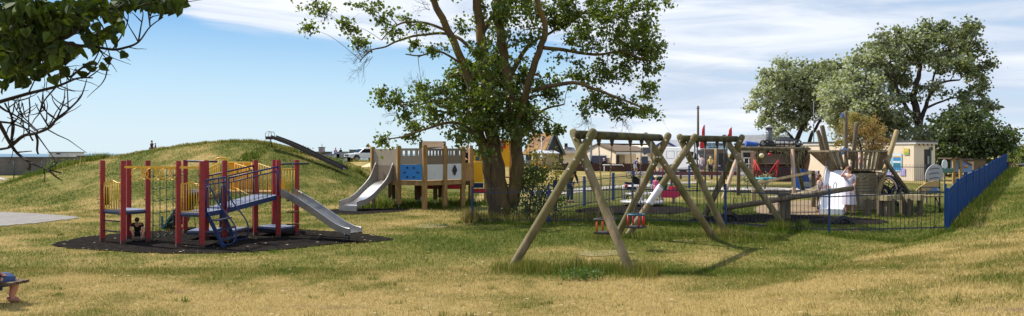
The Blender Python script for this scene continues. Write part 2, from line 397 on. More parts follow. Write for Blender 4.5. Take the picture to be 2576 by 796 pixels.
def ground_mat():
    m = bpy.data.materials.new('lawn'); m.use_nodes = True; nt = m.node_tree; N = nt.nodes; L = nt.links; b = N['Principled BSDF']; b.inputs['Roughness'].default_value = .95; b.inputs['Specular IOR Level'].default_value=.1
    a = N.new('ShaderNodeAttribute'); a.attribute_name = 'v'
    tc = N.new('ShaderNodeTexCoord')
    def noise(s, d=6, r=.7):
        n = N.new('ShaderNodeTexNoise'); n.inputs['Scale'].default_value = s; n.inputs['Detail'].default_value = d; n.inputs['Roughness'].default_value = r; L.new(tc.outputs['Object'], n.inputs['Vector']); return n.outputs[0]
    na, nb, nc = noise(3.5), noise(14, 5, .8), noise(.9)
    def M(op, x, y):
        n = N.new('ShaderNodeMath'); n.operation = op
        for i, v in enumerate((x, y)):
            if isinstance(v, (int, float)): n.inputs[i].default_value = v
            else: L.new(v, n.inputs[i])
        return n.outputs[0]
    f = M('ADD', a.outputs['Fac'], M('ADD', M('MULTIPLY', M('SUBTRACT', na, .5), 1.1), M('MULTIPLY', M('SUBTRACT', nb, .5), 1.3)))
    r = N.new('ShaderNodeValToRGB'); L.new(f, r.inputs[0]); e = r.color_ramp.elements
    e[0].position = .12; e[0].color = (*tuple(v*.75 for v in GREEN), 1); e[1].position = .98; e[1].color = (*STRAW, 1)
    x = e.new(.38); x.color = (*GREEN, 1); x = e.new(.6); x.color = (.175,.16,.04,1); x = e.new(.8); x.color = (*STRAW2, 1)
    soilf = N.new('ShaderNodeMapRange'); L.new(M('MULTIPLY', nc, a.outputs['Fac']), soilf.inputs[0]); soilf.inputs[1].default_value = .56; soilf.inputs[2].default_value = .66
    mx = N.new('ShaderNodeMix'); mx.data_type = 'RGBA'; L.new(soilf.outputs[0], mx.inputs[0]); L.new(r.outputs[0], mx.inputs[6]); mx.inputs[7].default_value = (*SOIL, 1)
    L.new(mx.outputs[2], b.inputs['Base Color'])
    bp = N.new('ShaderNodeBump'); bp.inputs['Strength'].default_value = .8; bp.inputs['Distance'].default_value = .06; L.new(M('ADD', nb, M('MULTIPLY', na, .6)), bp.inputs['Height']); L.new(bp.outputs[0], b.inputs['Normal'])
    return m
LAWN = ground_mat()
g = npmesh('ground', V, Q, LAWN, dryness(gx, gy).ravel(), True); g['kind'] = 'structure'
sea = MB(); sea.box((0,0,-3.2), (12000,12000,1.0)); 
so_ = sea.build('sea', mat('sea_water', (.04,.1,.14), (.06,.13,.17), sc=.02, rough=.25, bump=.4, bsc=.6)); so_['kind'] = 'structure'
so_.location = (0,0,.7)
# grass blades
def blades(name, X, Y, hgt, wid, dry, m, kind_label, lean=.5, v=None):
    n = len(X); Zg = H(X, Y)
    a = rng.uniform(0, 2*np.pi, n); la = rng.uniform(0, 2*np.pi, n); lm = rng.uniform(0, lean, n)*hgt
    dx, dy = np.cos(a)*wid/2, np.sin(a)*wid/2
    P = np.empty((n,3,3))
    P[:,0] = np.stack([X-dx, Y-dy, Zg-.01], -1); P[:,1] = np.stack([X+dx, Y+dy, Zg-.01], -1)
    P[:,2] = np.stack([X+np.cos(la)*lm, Y+np.sin(la)*lm, Zg+hgt], -1)
    o = npmesh(name, P.reshape(-1,3), np.arange(n*3).reshape(-1,3), m, np.repeat(dry, 3))
    return o
def blade_mat(name, trans=.35):
    m = bpy.data.materials.new(name); m.use_nodes = True; nt = m.node_tree; N = nt.nodes; L = nt.links; b = N['Principled BSDF']; b.inputs['Roughness'].default_value = .8; b.inputs['Specular IOR Level'].default_value=.15
    a = N.new('ShaderNodeAttribute'); a.attribute_name = 'v'; r = N.new('ShaderNodeValToRGB'); L.new(a.outputs['Fac'], r.inputs[0]); e = r.color_ramp.elements
    e[0].position = .1; e[0].color = (.075,.13,.014,1); e[1].position = .95; e[1].color = (.56,.43,.18,1)
    x = e.new(.42); x.color = (.145,.17,.025,1); x = e.new(.65); x.color = (.27,.215,.06,1)
    L.new(r.outputs[0], b.inputs['Base Color']); t = N.new('ShaderNodeBsdfTranslucent'); L.new(r.outputs[0], t.inputs[0]); ms = N.new('ShaderNodeMixShader'); ms.inputs[0].default_value = trans
    L.new(b.outputs[0], ms.inputs[1]); L.new(t.outputs[0], ms.inputs[2]); L.new(ms.outputs[0], N['Material Output'].inputs['Surface']); return m
BL = blade_mat('grass_blade')
SURF = []      # polygons without grass
def inpoly(x, y, P):
    c = np.zeros(x.shape, bool); n = len(P)
    for i in range(n):
        x0, y0 = P[i]; x1, y1 = P[(i+1)%n]
        c ^= ((y0 > y) != (y1 > y)) & (x < (x1-x0)*(y-y0)/(y1-y0+1e-12)+x0)
    return c
def sheet(name, pts, m, lift=.02, px=True, kind='structure', step=.35):
    P = [G(*p) for p in pts] if px else [Vector((a, b, 0)) for a, b in pts]
    P2 = [(p.x, p.y) for p in P]
    C = []
    n = len(P2)
    for i in range(n):      # smooth, slightly ragged outline
        a, b, c, d = (Vector(P2[(i+k)%n]) for k in (-1,0,1,2))
        for k in range(8):
            t = k/8; q = .5*((2*b)+(c-a)*t+(2*a-5*b+4*c-d)*t*t+(3*b-a-3*c+d)*t**3); C.append((q.x+random.uniform(-.04,.04), q.y+random.uniform(-.05,.05)))
    SURF.append(C)
    bm_ = np.array(C); x0, y0 = bm_.min(0); x1, y1 = bm_.max(0)
    gx = np.arange(x0, x1+step, step*.5); gy = np.arange(y0, y1+step, step*.5)
    X, Y = np.meshgrid(gx, gy); ins = inpoly(X, Y, C); ny, nx = X.shape; ii = np.arange(ny*nx).reshape(ny, nx)
    ok = ins[:-1,:-1] & ins[:-1,1:] & ins[1:,1:] & ins[1:,:-1]
    Q = np.stack([ii[:-1,:-1], ii[:-1,1:], ii[1:,1:], ii[1:,:-1]], -1)[ok]
    V = np.stack([X, Y, H(X, Y)+lift], -1).reshape(-1,3)
    used, inv = np.unique(Q.ravel(), return_inverse=True)
    o = npmesh(name, V[used], inv.reshape(-1,4), m, None, True); o['kind'] = kind; return o
RUB = mat('black_rubber_mulch', (.014,.0125,.012), (.027,.024,.022), sc=5, rough=.95, bump=.8, bsc=60, c3=(.055,.043,.032), c3amt=.38, c3sc=7, spec=.0)
sheet('rubber_surface', [(122,617),(180,603),(260,592),(400,582),(500,577),(650,574),(800,581),(900,588),(1000,602),(960,609),(850,616),(700,632),(560,640),(420,641),(250,633),(150,626)], RUB, .022, step=.25)
sheet('rubber_surface', [(795,533),(850,527),(960,524),(1035,528),(1000,535),(900,541),(830,540)], RUB, .022, step=.25)
sheet('rubber_surface', [(1440,530),(1500,522),(1600,518),(1720,522),(1745,533),(1680,541),(1560,543),(1470,540)], RUB, .022, step=.25)
sheet('rubber_surface', [(1735,552),(1850,542),(2000,541),(2150,548),(2240,560),(2160,567),(1950,563),(1800,563),(1740,560)], RUB, .022, step=.2)
sheet('rubber_surface', [(1850,475),(1950,470),(2080,473),(2060,486),(1950,488),(1850,486)], RUB, .022, step=.4)
PAVE = mat('grey_paving', (.20,.18,.165), (.155,.14,.13), sc=1.2, rough=.9, bump=.2, bsc=30, c3=(.26,.24,.2), c3amt=.4, c3sc=5)
sheet('path', [(-60,537),(40,536),(120,540),(190,545),(205,549),(160,556),(90,564),(0,573),(-60,580)], PAVE, .02, step=.4)
CONC = mat('pale_concrete', (.42,.38,.33), (.33,.3,.26), sc=1.5, rough=.9, bump=.1, c3=(.24,.21,.18), c3amt=.36, c3sc=4)
sheet('path', [(-200,444.5),(0,444),(130,443),(215,441),(200,446),(120,450),(0,453),(-200,455)], CONC, .02, step=.8)
sheet('path', [(1330,482),(1420,478),(1520,470),(1640,462),(1780,457),(1780,461),(1650,467),(1540,476),(1440,488),(1345,494)], CONC, .02, step=.4)
sheet('path', [(1780,474),(1850,473),(1960,474),(2050,476),(2050,479),(1900,480),(1780,479)], CONC, .024, step=.3)
TAR = mat('car_park_tarmac', (.22,.20,.19), (.28,.25,.23), sc=.6, rough=.9, bump=.1)
sheet('road', [(1640,448),(1700,445),(1900,444),(2010,444),(2000,433),(1850,428),(1640,429),(1560,430),(1600,440)], TAR, .02, step=1.0)
MND = mat('trodden_earth', (.28,.19,.115), (.20,.135,.075), sc=2.2, rough=.95, bump=.4, bsc=20, c3=(.12,.115,.035), c3amt=.4, c3sc=3)
sheet('path', [(1900,521),(1960,510),(2050,505),(2100,516),(2130,530),(2120,540),(2040,543),(1950,543),(1900,537)], MND, .02, step=.25)
WORN = mat('worn_turf', (.25,.19,.085), (.18,.155,.05), sc=3.5, rough=.95, bump=.5, bsc=16, c3=(.14,.13,.03), c3amt=.5, c3sc=4)
sheet('path', [(1440,640),(1490,632),(1560,631),(1600,637),(1550,645),(1480,647)], WORN, .012, step=.12)
sheet('path', [(1690,606),(1740,601),(1800,600),(1815,605),(1760,610),(1710,611)], WORN, .012, step=.12)
sheet('path', [(1040,571),(1080,565),(1130,567),(1120,574),(1060,576)], WORN, .015, step=.12)

SURF = SURF[:-3]
def scatter(n, yr, f=None, xr=None):
    # uniform in the visible wedge
    y = np.sqrt(rng.uniform(yr[0]**2, yr[1]**2, n)); x = rng.uniform(-.80, .92, n)*y
    if xr: 
        k = (x > xr[0]) & (x < xr[1]); x, y = x[k], y[k]
    for P in SURF:
        k = ~inpoly(x, y, P); x, y = x[k], y[k]
    if f is not None:
        k = f(x, y); x, y = x[k], y[k]
    return x, y
x, y = scatter(290000, (5.0, 17)); d = dryness(x, y)
k = rng.uniform(0,1,len(x)) < .85; x, y, d = x[k], y[k], d[k]
o = blades('grass', x, y, rng.uniform(.025,.075,len(x))*(1.15-.35*d), .008+.006*rng.uniform(0,1,len(x)), np.clip(d+rng.normal(0,.22,len(x)),0,1), BL, '', 1.3); o['kind'] = 'stuff'
x, y = scatter(205000, (16, 33)); d = dryness(x, y)
o = blades('grass', x, y, rng.uniform(.03,.085,len(x))*(1.2-.4*d), .014+.008*rng.uniform(0,1,len(x)), np.clip(d+rng.normal(0,.22,len(x)),0,1), BL, '', 1.2); o['kind'] = 'stuff'
x, y = scatter(150000, (33, 50), lambda x, y: x < -2); d = dryness(x, y)
o = blades('grass', x, y, rng.uniform(.03,.11,len(x))*(1.2-.4*d), .03+.02*rng.uniform(0,1,len(x)), np.clip(d+rng.normal(0,.25,len(x)),0,1), BL, '', 1.2); o['kind'] = 'stuff'
# unmown tall grass: at the swing feet, along the fences, on the mound and its edge
FE0, FE1 = Vector((-1.42,28.0)), Vector((11.96,21.5))
TX = []; TY = []; TH = []; TD = []
def tall(n, cx, cy, sx, sy, h0, h1, dry, ang=0):
    u = rng.uniform(-1,1,n); v = rng.normal(0,.5,n).clip(-1.3,1.3)
    v = v*(.6+.8*rng.uniform(0,1,n)); c, s = math.cos(ang), math.sin(ang); X = cx+u*sx*c-v*sy*s; Y = cy+u*sx*s+v*sy*c
    kk = vnoise(X,Y,.45,8)+rng.uniform(-.25,.25,n) > .38; X, Y = X[kk], Y[kk]; n = len(X)
    TX.append(X); TY.append(Y); hh = rng.uniform(h0,h1,n)*(.5+.9*vnoise(X,Y,.5,4)); TH.append(hh); TD.append(np.clip(dry+rng.normal(0,.2,n),0,1))
tall(7500, 1.35, 16.55, 1.75, .75, .08, .30, .42, -.3)
tall(900, 1.9, 16.2, .45, .25, .12, .28, .12)
tall(1500, 2.5, 16.3, .5, .4, .1, .34, .55)
tall(500, .0, 17.1, .35, .3, .1, .3, .5)
tall(4200, 4.9, 22.1, 2.8, 1.1, .04, .2, .38, -.1); tall(900, 6.2, 22.6, .7, .5, .08, .3, .6)
fd = (FE1-FE0); fa = math.atan2(fd.y, fd.x); fm = (FE0+FE1)/2
tall(12000, fm.x-.2, fm.y-.25, fd.length/2+.3, .42, .03, .15, .12, fa)
tall(3500, 1.0, 27.2, 2.6, .5, .1, .45, .5, fa)
tall(1200, -1.5, 28.1, .3, .4, .1, .5, .75)
tall(1500, 8.3, 23.4, .6, .4, .08, .3, .3)
bx0, bx1 = Vector((11.9,21.3)), Vector((31.6,49.8)); bd = bx1-bx0
tall(9000, (bx0+bx1).x/2+.3, (bx0+bx1).y/2, bd.length/2, .5, .04, .26, .25, math.atan2(bd.y, bd.x))
for (pa, pb, n, h0, h1, dr, wd) in (((0,500),(60,470),5000,.2,.6,.08,1.0),((60,470),(160,434),7000,.2,.6,.12,1.0),((150,432),(270,405),5000,.15,.5,.3,.9),((640,366),(745,381),2200,.06,.24,.5,.7),((745,381),(870,420),2600,.06,.2,.45,.5),((560,364),(640,362),900,.06,.22,.45,.6),((260,404),(560,365),4000,.06,.18,.6,.8),((905,441),(960,452),900,.1,.35,.4,.5)):
    A = gd(pa[0], 46); B = gd(pb[0], 46); c = (A+B)/2; tall(n, c.x, 45.6, (B-A).length/2*1.05, wd, h0, h1, dr)
tall(1500, -14.2, 41.6, .5, 2.6, .05, .2, .1)
tall(2500, -4.3, 37.3, 3.2, 1.0, .1, .4, .2); tall(1500, -5.0, 35.6, 2.2, .9, .1, .35, .2)
tall(2500, -17, 72, 9, 4, .3, .8, .6); tall(2500, -20, 97, 9, 2, .2, .6, .6)
for _ in range(230):
    y_ = random.uniform(8.5, 26); x_ = random.uniform(-.68,.72)*y_; q_ = np.array([x_]), np.array([y_])
    if any(inpoly(*q_, P)[0] for P in SURF): continue
    tall(random.randint(14,60), x_, y_, random.uniform(.05,.22), random.uniform(.04,.16), .03, random.uniform(.07,.15), random.choice((.1,.2,.3,.6,.8)), random.uniform(0,3))
TX, TY, TH, TD = map(np.concatenate, (TX, TY, TH, TD))
BT = blade_mat('tall_grass_blade', .45)
o = blades('tall_grass', TX, TY, TH, np.where(TY > 35, .05, np.where(TY>20,.02,.013)), TD, BT, '', .45); o['kind'] = 'stuff'
# fallen leaves and litter specks on the lawn
x, y = scatter(900, (8, 34)); n = len(x); zz = H(x, y)+.05; s_ = rng.uniform(.015,.04,n); a_ = rng.uniform(0,6.28,n)
P = np.stack([np.stack([x+np.cos(a_+q)*s_, y+np.sin(a_+q)*s_, zz+.012*np.sin(q*2)], -1) for q in (0,1.57,3.14,4.71)], 1)
o = npmesh('leaves', P.reshape(-1,3), np.arange(n*4).reshape(-1,4), mat('dry_leaf', (.5,.4,.22), (.3,.2,.1), sc=.5, rough=.8)); o['kind'] = 'stuff'
xx = rng.uniform(-13.5,-3.5,90); yy = rng.uniform(19.3,25,90); k = np.zeros(90,bool)
for P_ in SURF[:1]: k |= inpoly(xx, yy, P_)
x, y = xx[k], yy[k]; n = len(x); zz = H(x, y)+.035; s_ = rng.uniform(.02,.05,n); a_ = rng.uniform(0,6.28,n)
P = np.stack([np.stack([x+np.cos(a_+q)*s_, y+np.sin(a_+q)*s_, zz], -1) for q in (0,1.57,3.14,4.71)], 1)
o = npmesh('leaves', P.reshape(-1,3), np.arange(n*4).reshape(-1,4), MATS['dry_leaf']); o['kind'] = 'stuff'
# ================= climbing frame =================
RED = mat('red_paint_timber', lin((152,34,38)), lin((130,26,30)), sc=5, rough=.5, bump=.12, bsc=30, c3=lin((130,60,56)), c3amt=.3, c3sc=9)
YEL = paint('yellow_paint', (232,176,30), .4); YEP = mat('yellow_panel', lin((228,170,24)), lin((214,154,20)), sc=2, rough=.45)
BLU = mat('blue_paint', lin((22,48,98)), lin((18,40,84)), sc=3, rough=.5, c3=lin((60,66,80)), c3amt=.3, c3sc=14); BAL = paint('grey_green_bar', (70,84,88), .45); DBL = paint('dark_blue_metal', (22,30,64), .5)
GRN = paint('green_rope', (52,86,62), .8); STL = mat('steel_chute', (.50,.49,.48), (.40,.39,.38), sc=3, rough=.28, metal=.9, bump=.03)
GAL = mat('galvanised_steel', (.35,.36,.37), (.28,.29,.3), sc=12, rough=.45, metal=.7)
DECK = mat('blue_grey_deck', lin((116,126,150)), lin((90,98,120)), sc=20, rough=.5, c3=lin((70,70,76)), c3amt=.35, c3sc=3)
BLK = mat('black_rubber', (.02,.02,.022), (.03,.03,.03), sc=9, rough=.7); TEAL = paint('teal_paint', (30,86,104), .5)
def wood(n, a, b, c=None, sc=2.2): return mat(n, lin(a), lin(b), sc=sc, rough=.85, bump=.35, bsc=14, stretch=(3,3,.6), c3=lin(c) if c else None, c3amt=.42, c3sc=2)
def ground_d(px, py, z=0.0): return (EYE-z)*F/(py-HY)
base = G(510, 600)
cf = thing('climbing_frame', 'red posted climbing frame with yellow railings, blue ramp and steel slide on black rubber', 'climbing frame', base)
def atp(px, d, z): return Vector(((px-CX)*d/F, d, z))
PS = {}
SCUFF = mat('scuffed_foot', lin((96,56,52)), lin((70,50,44)), sc=14, rough=.9)
def post(k, px, d, top=2.28, w=.125, rz=.6):
    x = (px-CX)*d/F; z0 = hz(x, d)-.05; PS[k] = Vector((x, d, 0))
    b = MB(cf); b.box((x, d, (z0+top)/2), (w, w, top-z0), rz); b.box((x, d, top+.008), (w*.9, w*.9, .016), rz)
    for z in (top-.35, 1.2, .85): b.ell((x-.07, d-.05, z), (.02,.02,.02), 6, 4)
    o_ = b.build('post', RED, cf); f_ = MB(cf); f_.box((x, d, z0+.11), (w+.006, w+.006, .12), rz); f_.build('scuffed_foot', SCUFF, o_); return o_
post('a', 258, 21.9); post('b', 310, 21.35); post('c', 372, 22.0); post('d', 324, 22.7)
post('e', 449, 20.85); post('f', 508, 20.6); post('g', 466, 24.3); post('h', 519, 22.5)
post('i', 565, 22.0); post('j', 643, 23.7); post('k', 700, 23.2); post('l', 690, 24.4); post('m', 746, 23.9)
def P(k, z): return Vector((PS[k].x, PS[k].y, z))
def deck(ks, z, name='deck', m=None, t=.05, sh=.04):
    pts = [P(k, z) if isinstance(k, str) else Vector(k) for k in ks]
    b = MB(cf); b.prism([p-Vector((0,0,t)) for p in pts], (0,0,t)); o = b.build(name, m or DECK, cf)
    r = MB(cf); n = len(pts)
    for i in range(n): r.beam(pts[i]-Vector((0,0,t+.03)), pts[(i+1)%n]-Vector((0,0,t+.03)), .04, .06)
    r.build('deck_frame', DBL, o); return o
deck(['a','b','c','d'], .92); deck(['e','f','i','h'], .92)
deck([P('h',.27)+Vector((-.6,.9,0)), P('h',.27)+Vector((-.5,-.1,0)), P('i',.27)+Vector((.05,.5,0)), P('i',.27)+Vector((.1,1.6,0))], .27, 'step_platform')
deck([P('j',.28)+Vector((.02,0,0)), P('k',.28), P('m',.28), P('l',.28)+Vector((-.1,.2,0))], .28, 'step_platform')
def railing(a, b, z0, z1, m=YEL, hump=.06, n=7, name='railing', r=.014, inset=.09):
    a = Vector(a); b = Vector(b); t = (b-a).normalized(); a = a+t*inset; b = b-t*inset
    q = MB(cf); up = Vector((0,0,1))
    za, zb = z0 if hasattr(z0,'__len__') else (z0, z0); ya, yb = z1 if hasattr(z1,'__len__') else (z1, z1)
    f = lambda u: ya+(yb-ya)*u+hump*(math.exp(-((u-.5)/.17)**2))
    top = [Vector((*(a.lerp(b, u).xy), f(u))) for u in [i/12 for i in range(13)]]
    q.tube(top, r*1.25, 6); A = Vector((a.x, a.y, za+.05)); B = Vector((b.x, b.y, zb+.05)); q.tube([A, B], r*1.2, 6)
    q.tube([A, top[0]], r*1.2, 6); q.tube([B, top[-1]], r*1.2, 6)
    for i in range(1, n): u = i/n; p = a.lerp(b, u); q.tube([(p.x, p.y, za+(zb-za)*u+.05), (p.x, p.y, f(u))], r, 6)
    return q.build(name, m, cf)
railing(PS['a'], PS['b'], .9, 1.68); railing(PS['e'], PS['f'], .9, 1.68)
for z in (.33, .62): b = MB(cf); b.tube([P('a', z), P('b', z)], .02, 6); b.build('rung', DBL, cf)
b = MB(cf); b.tube([P('a',1.3)+Vector((.05,.06,z)) for z in (-.25,.25)], .09, 8); b.build('bumper', BLK, cf)
# ring bar
m0 = (P('b',2.1)+P('c',2.1))/2; m1 = P('e', 2.1)
b = MB(cf); A = P('b', 2.12); Bp = P('e', 2.12); C = P('c', 2.08); D = P('g', 2.08)
b.beam(A, Bp, .05, .06); b.beam(C, C.lerp(D, .12)+Vector((1.0,-.4,0)), .04, .05); b.beam(P('e',2.12), P('f',2.12), .05, .06); b.build('overhead_bar', YEL, cf)
for i in range(6):
    u = .27+.66*i/5.2; p = A.lerp(Bp, u)+Vector((0,0,-.03)); t = Vector((.75,.5*(-1)**i,0)).normalized()
    q = MB(cf); q.tube(arc(p-Vector((0,0,.15)), t, (0,0,1), .155, 0, 2*math.pi, 20)[:-1], .014, 6, closed=True); q.build('ring', YEL, cf)
# rope net
b = MB(cf); N0 = P('c', 0)+Vector((.08,.05,0)); N1 = P('g', 0); nz = [.12,.45,.8,1.15,1.5,1.85]
for i in range(6):
    u = .04+i/5.2; b.tube([N0.lerp(N1,u)+Vector((0,0,z)) for z in (.02,.5,1.,1.5,2.05)], .012, 5)
for z in nz:
    b.tube([N0.lerp(N1,.04+k/10.4)+Vector((0,0,z-.04*(k%2))) for k in range(11)], .012, 5)
for i in range(6):
    for z in nz: b.ell(N0.lerp(N1,.04+i/5.2)+Vector((0,0,z)), (.022,)*3, 5, 4)
b.build('rope_net', GRN, cf)
# climbing wall behind
b = MB(cf); q0 = atp(408, 25.4, .0); q1 = atp(478, 24.9, 1.32); q2 = atp(500, 24.9, 1.32)
b.prism([q0+Vector((0,0,.02)), atp(466,25.4,.22), q2, q1], (-.25,.9,0)); b.build('climbing_wall', BLK, cf)
b = MB(cf); b.beam(q0, q1, .09, .07); b.beam(q0+Vector((-.25,.9,0)), q1+Vector((-.25,.9,0)), .09, .07); b.beam(q0, q0+Vector((0,0,.45)), .05,.05); b.build('wall_edge', TEAL, cf)
deck([atp(474,24.2,1.32), atp(500,24.0,1.32), atp(519,22.8,1.32), atp(519,24.9,1.32)], 1.32)
# bar with knotted rope
b = MB(cf); b.tube([P('g',2.25), P('h',2.25)+Vector((0,.8,0))], .03, 8); b.build('top_bar', DBL, cf)
b = MB(cf); p = P('g',2.25).lerp(P('h',2.25), .6)+Vector((0,.4,0)); b.tube([p, p-Vector((0,0,.15))], .04, 6)
for z in (1.95,1.7,1.4): b.ell((p.x,p.y,z), (.03,.03,.04), 6, 4)
b.tube([p, (p.x+.02,p.y,1.6), (p.x-.02,p.y,1.1)], .014, 5); b.build('rope', GRN, cf)
b = MB(cf); b.tube(curve([atp(476,23.6,.55), atp(488,23.4,.62), atp(491,23.4,.35), atp(496,23.3,.05)],5), .014, 5); b.tube(curve([atp(474,23.6,.3), atp(490,23.4,.28)],4), .012, 5); b.build('rope', GRN, cf)
# ramp
ra, rb, rc, rd = P('i',.93), P('k',1.27), P('j',1.27), P('h',.93)
b = MB(cf); b.prism([p-Vector((0,0,.05)) for p in (ra, rb, rc, rd)], (0,0,.05)); b.build('ramp_deck', DECK, cf)
b = MB(cf); b.beam(ra-Vector((0,0,.07)), rb-Vector((0,0,.07)), .05, .13); b.beam(rd-Vector((0,0,.07)), rc-Vector((0,0,.07)), .05, .13)
b.beam(P('f',.86), P('i',.86), .05, .13); b.build('ramp_edge', BLU, cf)
def ramp_rail(a, b_, ta, tb, n):
    a = Vector(a); b_ = Vector(b_); q = MB(cf); t = (b_-a).normalized()*.07; up = Vector((0,0,1))
    for dz, r in ((0,.026),(-.13,.018)): q.tube([a+t+up*(ta+dz-a.z), b_-t+up*(tb+dz-b_.z)], r, 8)
    q.tube([a+t, a+t+up*(ta-a.z)], .024, 6); q.tube([b_-t, b_-t+up*(tb-b_.z)], .024, 6)
    for i in range(1, n):
        u = i/n; p = a.lerp(b_, u); bl = MB(cf); bl.tube([p+up*.02, p+up*((ta-.13)+((tb-.13)-(ta-.13))*u-p.z)], .0115, 6); bl.build('baluster', BAL, cf)
    for i in range(4): u = (i+.5)/4; p = a.lerp(b_, u); q.tube([p+up*(ta+(tb-ta)*u-.13-p.z), p+up*(ta+(tb-ta)*u-p.z)], .014, 5)
    return q
out = Vector((.07,-.03,0))
ramp_rail(ra+out, rb+out, 1.79, 2.12, 12).build('handrail', BLU, cf)
ramp_rail(rd, rc, 1.83, 2.14, 12).build('handrail', DBL, cf)
ramp_rail(P('f',.93)+out, P('i',.93)+out, 1.78, 1.83, 5).build('handrail', BLU, cf)
# ladder
l0, l1 = P('f',.9).lerp(P('i',.9), .2), P('f',.9).lerp(P('i',.9), .86)
g0, g1 = G(563,624), G(594,612)
ld = MB(cf)
for a, g_ in ((l0, g0), (l1, g1)): ld = MB(cf); ld.beam(a, g_, .04, .1); ld.build('ladder_side', BLU, cf)
for u in (.24,.52,.79):
    b = MB(cf); p, q = l0.lerp(g0,u), l1.lerp(g1,u); b.prism([p-Vector((.02,0,0)), q-Vector((.02,0,0)), q+Vector((.2,.02,0)), p+Vector((.2,.02,0))], (0,0,.03)); b.build('ladder_step', DBL, cf)
for a, g_ in ((l0, g0), (l1, g1)):
    b = MB(cf); k = Vector((.04,0,0)); b.tube(curve([a+Vector((0,0,.0)), a+Vector((0,0,.62)), a+Vector((.1,0,.66)), a.lerp(g_,.3)+Vector((.18,0,.52)), a.lerp(g_,.72)+Vector((.42,0,.32)), a.lerp(g_,.88)+Vector((.34,0,.05)), a.lerp(g_,.93)],5), .02, 7); b.build('ladder_handrail', BLU, cf)
# yellow walkway behind
Y1, Y2, Y3, Y4 = atp(519,24.6,0), atp(557,25.2,0), atp(640,25.4,0), atp(700,24.8,0)
railing(Y1, Y2, (1.12,1.28), (2.02,2.18), hump=0, n=6); railing(Y2+Vector((0,.3,0)), Y3, (1.25,1.2), (2.2,2.2), hump=0, n=3)
b = MB(cf); b.prism([(Y2.x+.15,25.5,1.3), (Y3.x-.1,25.6,1.3), (Y3.x-.1,25.6,2.2), (Y2.x+.15,25.5,2.2)], (0,.03,0)); b.build('yellow_panel', YEP, cf)
railing(atp(588,25.0,0), atp(640,24.0,0), (1.35,1.1), (2.17,2.02), hump=0, n=7); railing(Y3, Y4, (1.25,1.22), (2.18,1.98), hump=0, n=8)
b = MB(cf); b.tube(curve([atp(538,25.4,1.95), atp(540,25.4,2.24), atp(549,25.4,2.34), atp(566,25.4,2.34), atp(573,25.4,2.24), atp(574,25.4,2.1)],6), .03, 8); b.build('arch_rail', YEL, cf)
b = MB(cf); b.prism([Y1+Vector((0,0,1.02)), Y2+Vector((0,0,1.2)), Y2+Vector((.1,1.0,1.2)), Y1+Vector((.1,1.0,1.02))], (0,0,.06)); b.prism([Y2+Vector((0,-.2,1.22)), atp(700,24.5,1.24), atp(700,25.3,1.24), Y2+Vector((0,.9,1.22))], (0,0,.06)); b.build('walkway_deck', mat('tan_deck', lin((190,150,80)), lin((170,130,70)), rough=.6), cf)
for p in (atp(557,25.6,0), atp(640,25.7,0)): b = MB(cf); b.box((p.x,p.y,.62), (.1,.1,1.25)); b.build('support', DBL, cf)
# slide end
railing(P('k',0), P('m',0), 1.2, 2.02, hump=0, n=5)
b = MB(cf); s0 = P('k',0).lerp(P('m',0),.05); s1 = P('k',0).lerp(P('m',0),.95); o_ = Vector((.06,-.05,0))
b.prism([s0+o_+Vector((0,0,1.18)), s0.lerp(s1,.25)+o_+Vector((0,0,1.18)), s0.lerp(s1,.25)+o_+Vector((0,0,1.75)), s0+o_+Vector((0,0,1.6))], (.0,.03,0)); b.build('slide_panel', YEP, cf)
b = MB(cf); b.tube([P('k',2.2)-Vector((0,0,.02)), P('m',2.18)+Vector((.35,.1,0))], .028, 8); b.build('top_bar', DBL, cf)
rp = atp(736.5, 23.5, 0); b = MB(cf); b.tube([rp+Vector((0,0,z)) for z in (2.18,1.2,.1)], .014, 6); b.build('rope_ladder', GRN, cf)
for z in (1.08,.73,.36): b = MB(cf); b.box((rp.x,rp.y,z), (.36,.08,.045), .3); b.build('rope_ladder_rung', wood('step_wood', (120,90,50), (90,66,38)), cf)
def slide(root, top, bot, w, side_h, prof, m, side_m=None, edge=.03):
    """steel chute: prof = [(u, z)], sides raised"""
    top = Vector(top); bot = Vector(bot); d = (bot-top); d.z = 0; n = Vector((-d.y, d.x, 0)).normalized()
    C = [Vector((top.x+d.x*u, top.y+d.y*u, z)) for u, z in prof]; C = curve(C, 5)
    b = MB(root); b.grid([[p-n*w/2, p-n*w/6, p+n*w/6, p+n*w/2] for p in C]); b.grid([[p+n*w/2-Vector((0,0,.015)), p-n*w/2-Vector((0,0,.015))] for p in C]); bed = b.build('slide_bed', m, root)
    for sgn in (-1, 1):
        b = MB(root); H_ = [side_h(i/(len(C)-1)) for i in range(len(C))]
        for k in (0,):
            o0 = n*(sgn*w/2); o1 = n*(sgn*(w/2+edge))
            b.grid([[p+o0-Vector((0,0,.05)), p+o0+Vector((0,0,h_)), p+o1+Vector((0,0,h_)), p+o1-Vector((0,0,.06)), p+o0-Vector((0,0,.05))] for p, h_ in zip(C, H_)], False)
            for p, h_ in ((C[0], H_[0]), (C[-1], H_[-1])): b.add([p+o0-Vector((0,0,.05)), p+o0+Vector((0,0,h_)), p+o1+Vector((0,0,h_)), p+o1-Vector((0,0,.06))], [(0,1,2,3),(3,2,1,0)])
            b.tube([p+(o0+o1)/2+Vector((0,0,h_)) for p, h_ in zip(C, H_)], edge*.7, 6)
        b.build('slide_side', side_m or m, root)
    return C
top = atp(722, 23.3, 0); bot = atp(896, 21.9, 0)
slide(cf, top, bot, .46, lambda u: .17-.06*u, [(0,1.27),(.1,1.2),(.35,.93),(.6,.62),(.78,.40),(.9,.31),(1.0,.28)], STL, None, .02)
b = MB(cf); p = atp(873,21.95,0); 
for q in (-.18,.18): b.tube([(p.x+q*.1,p.y+q,.26),(p.x+q*.1,p.y+q,.0)], .02, 6)
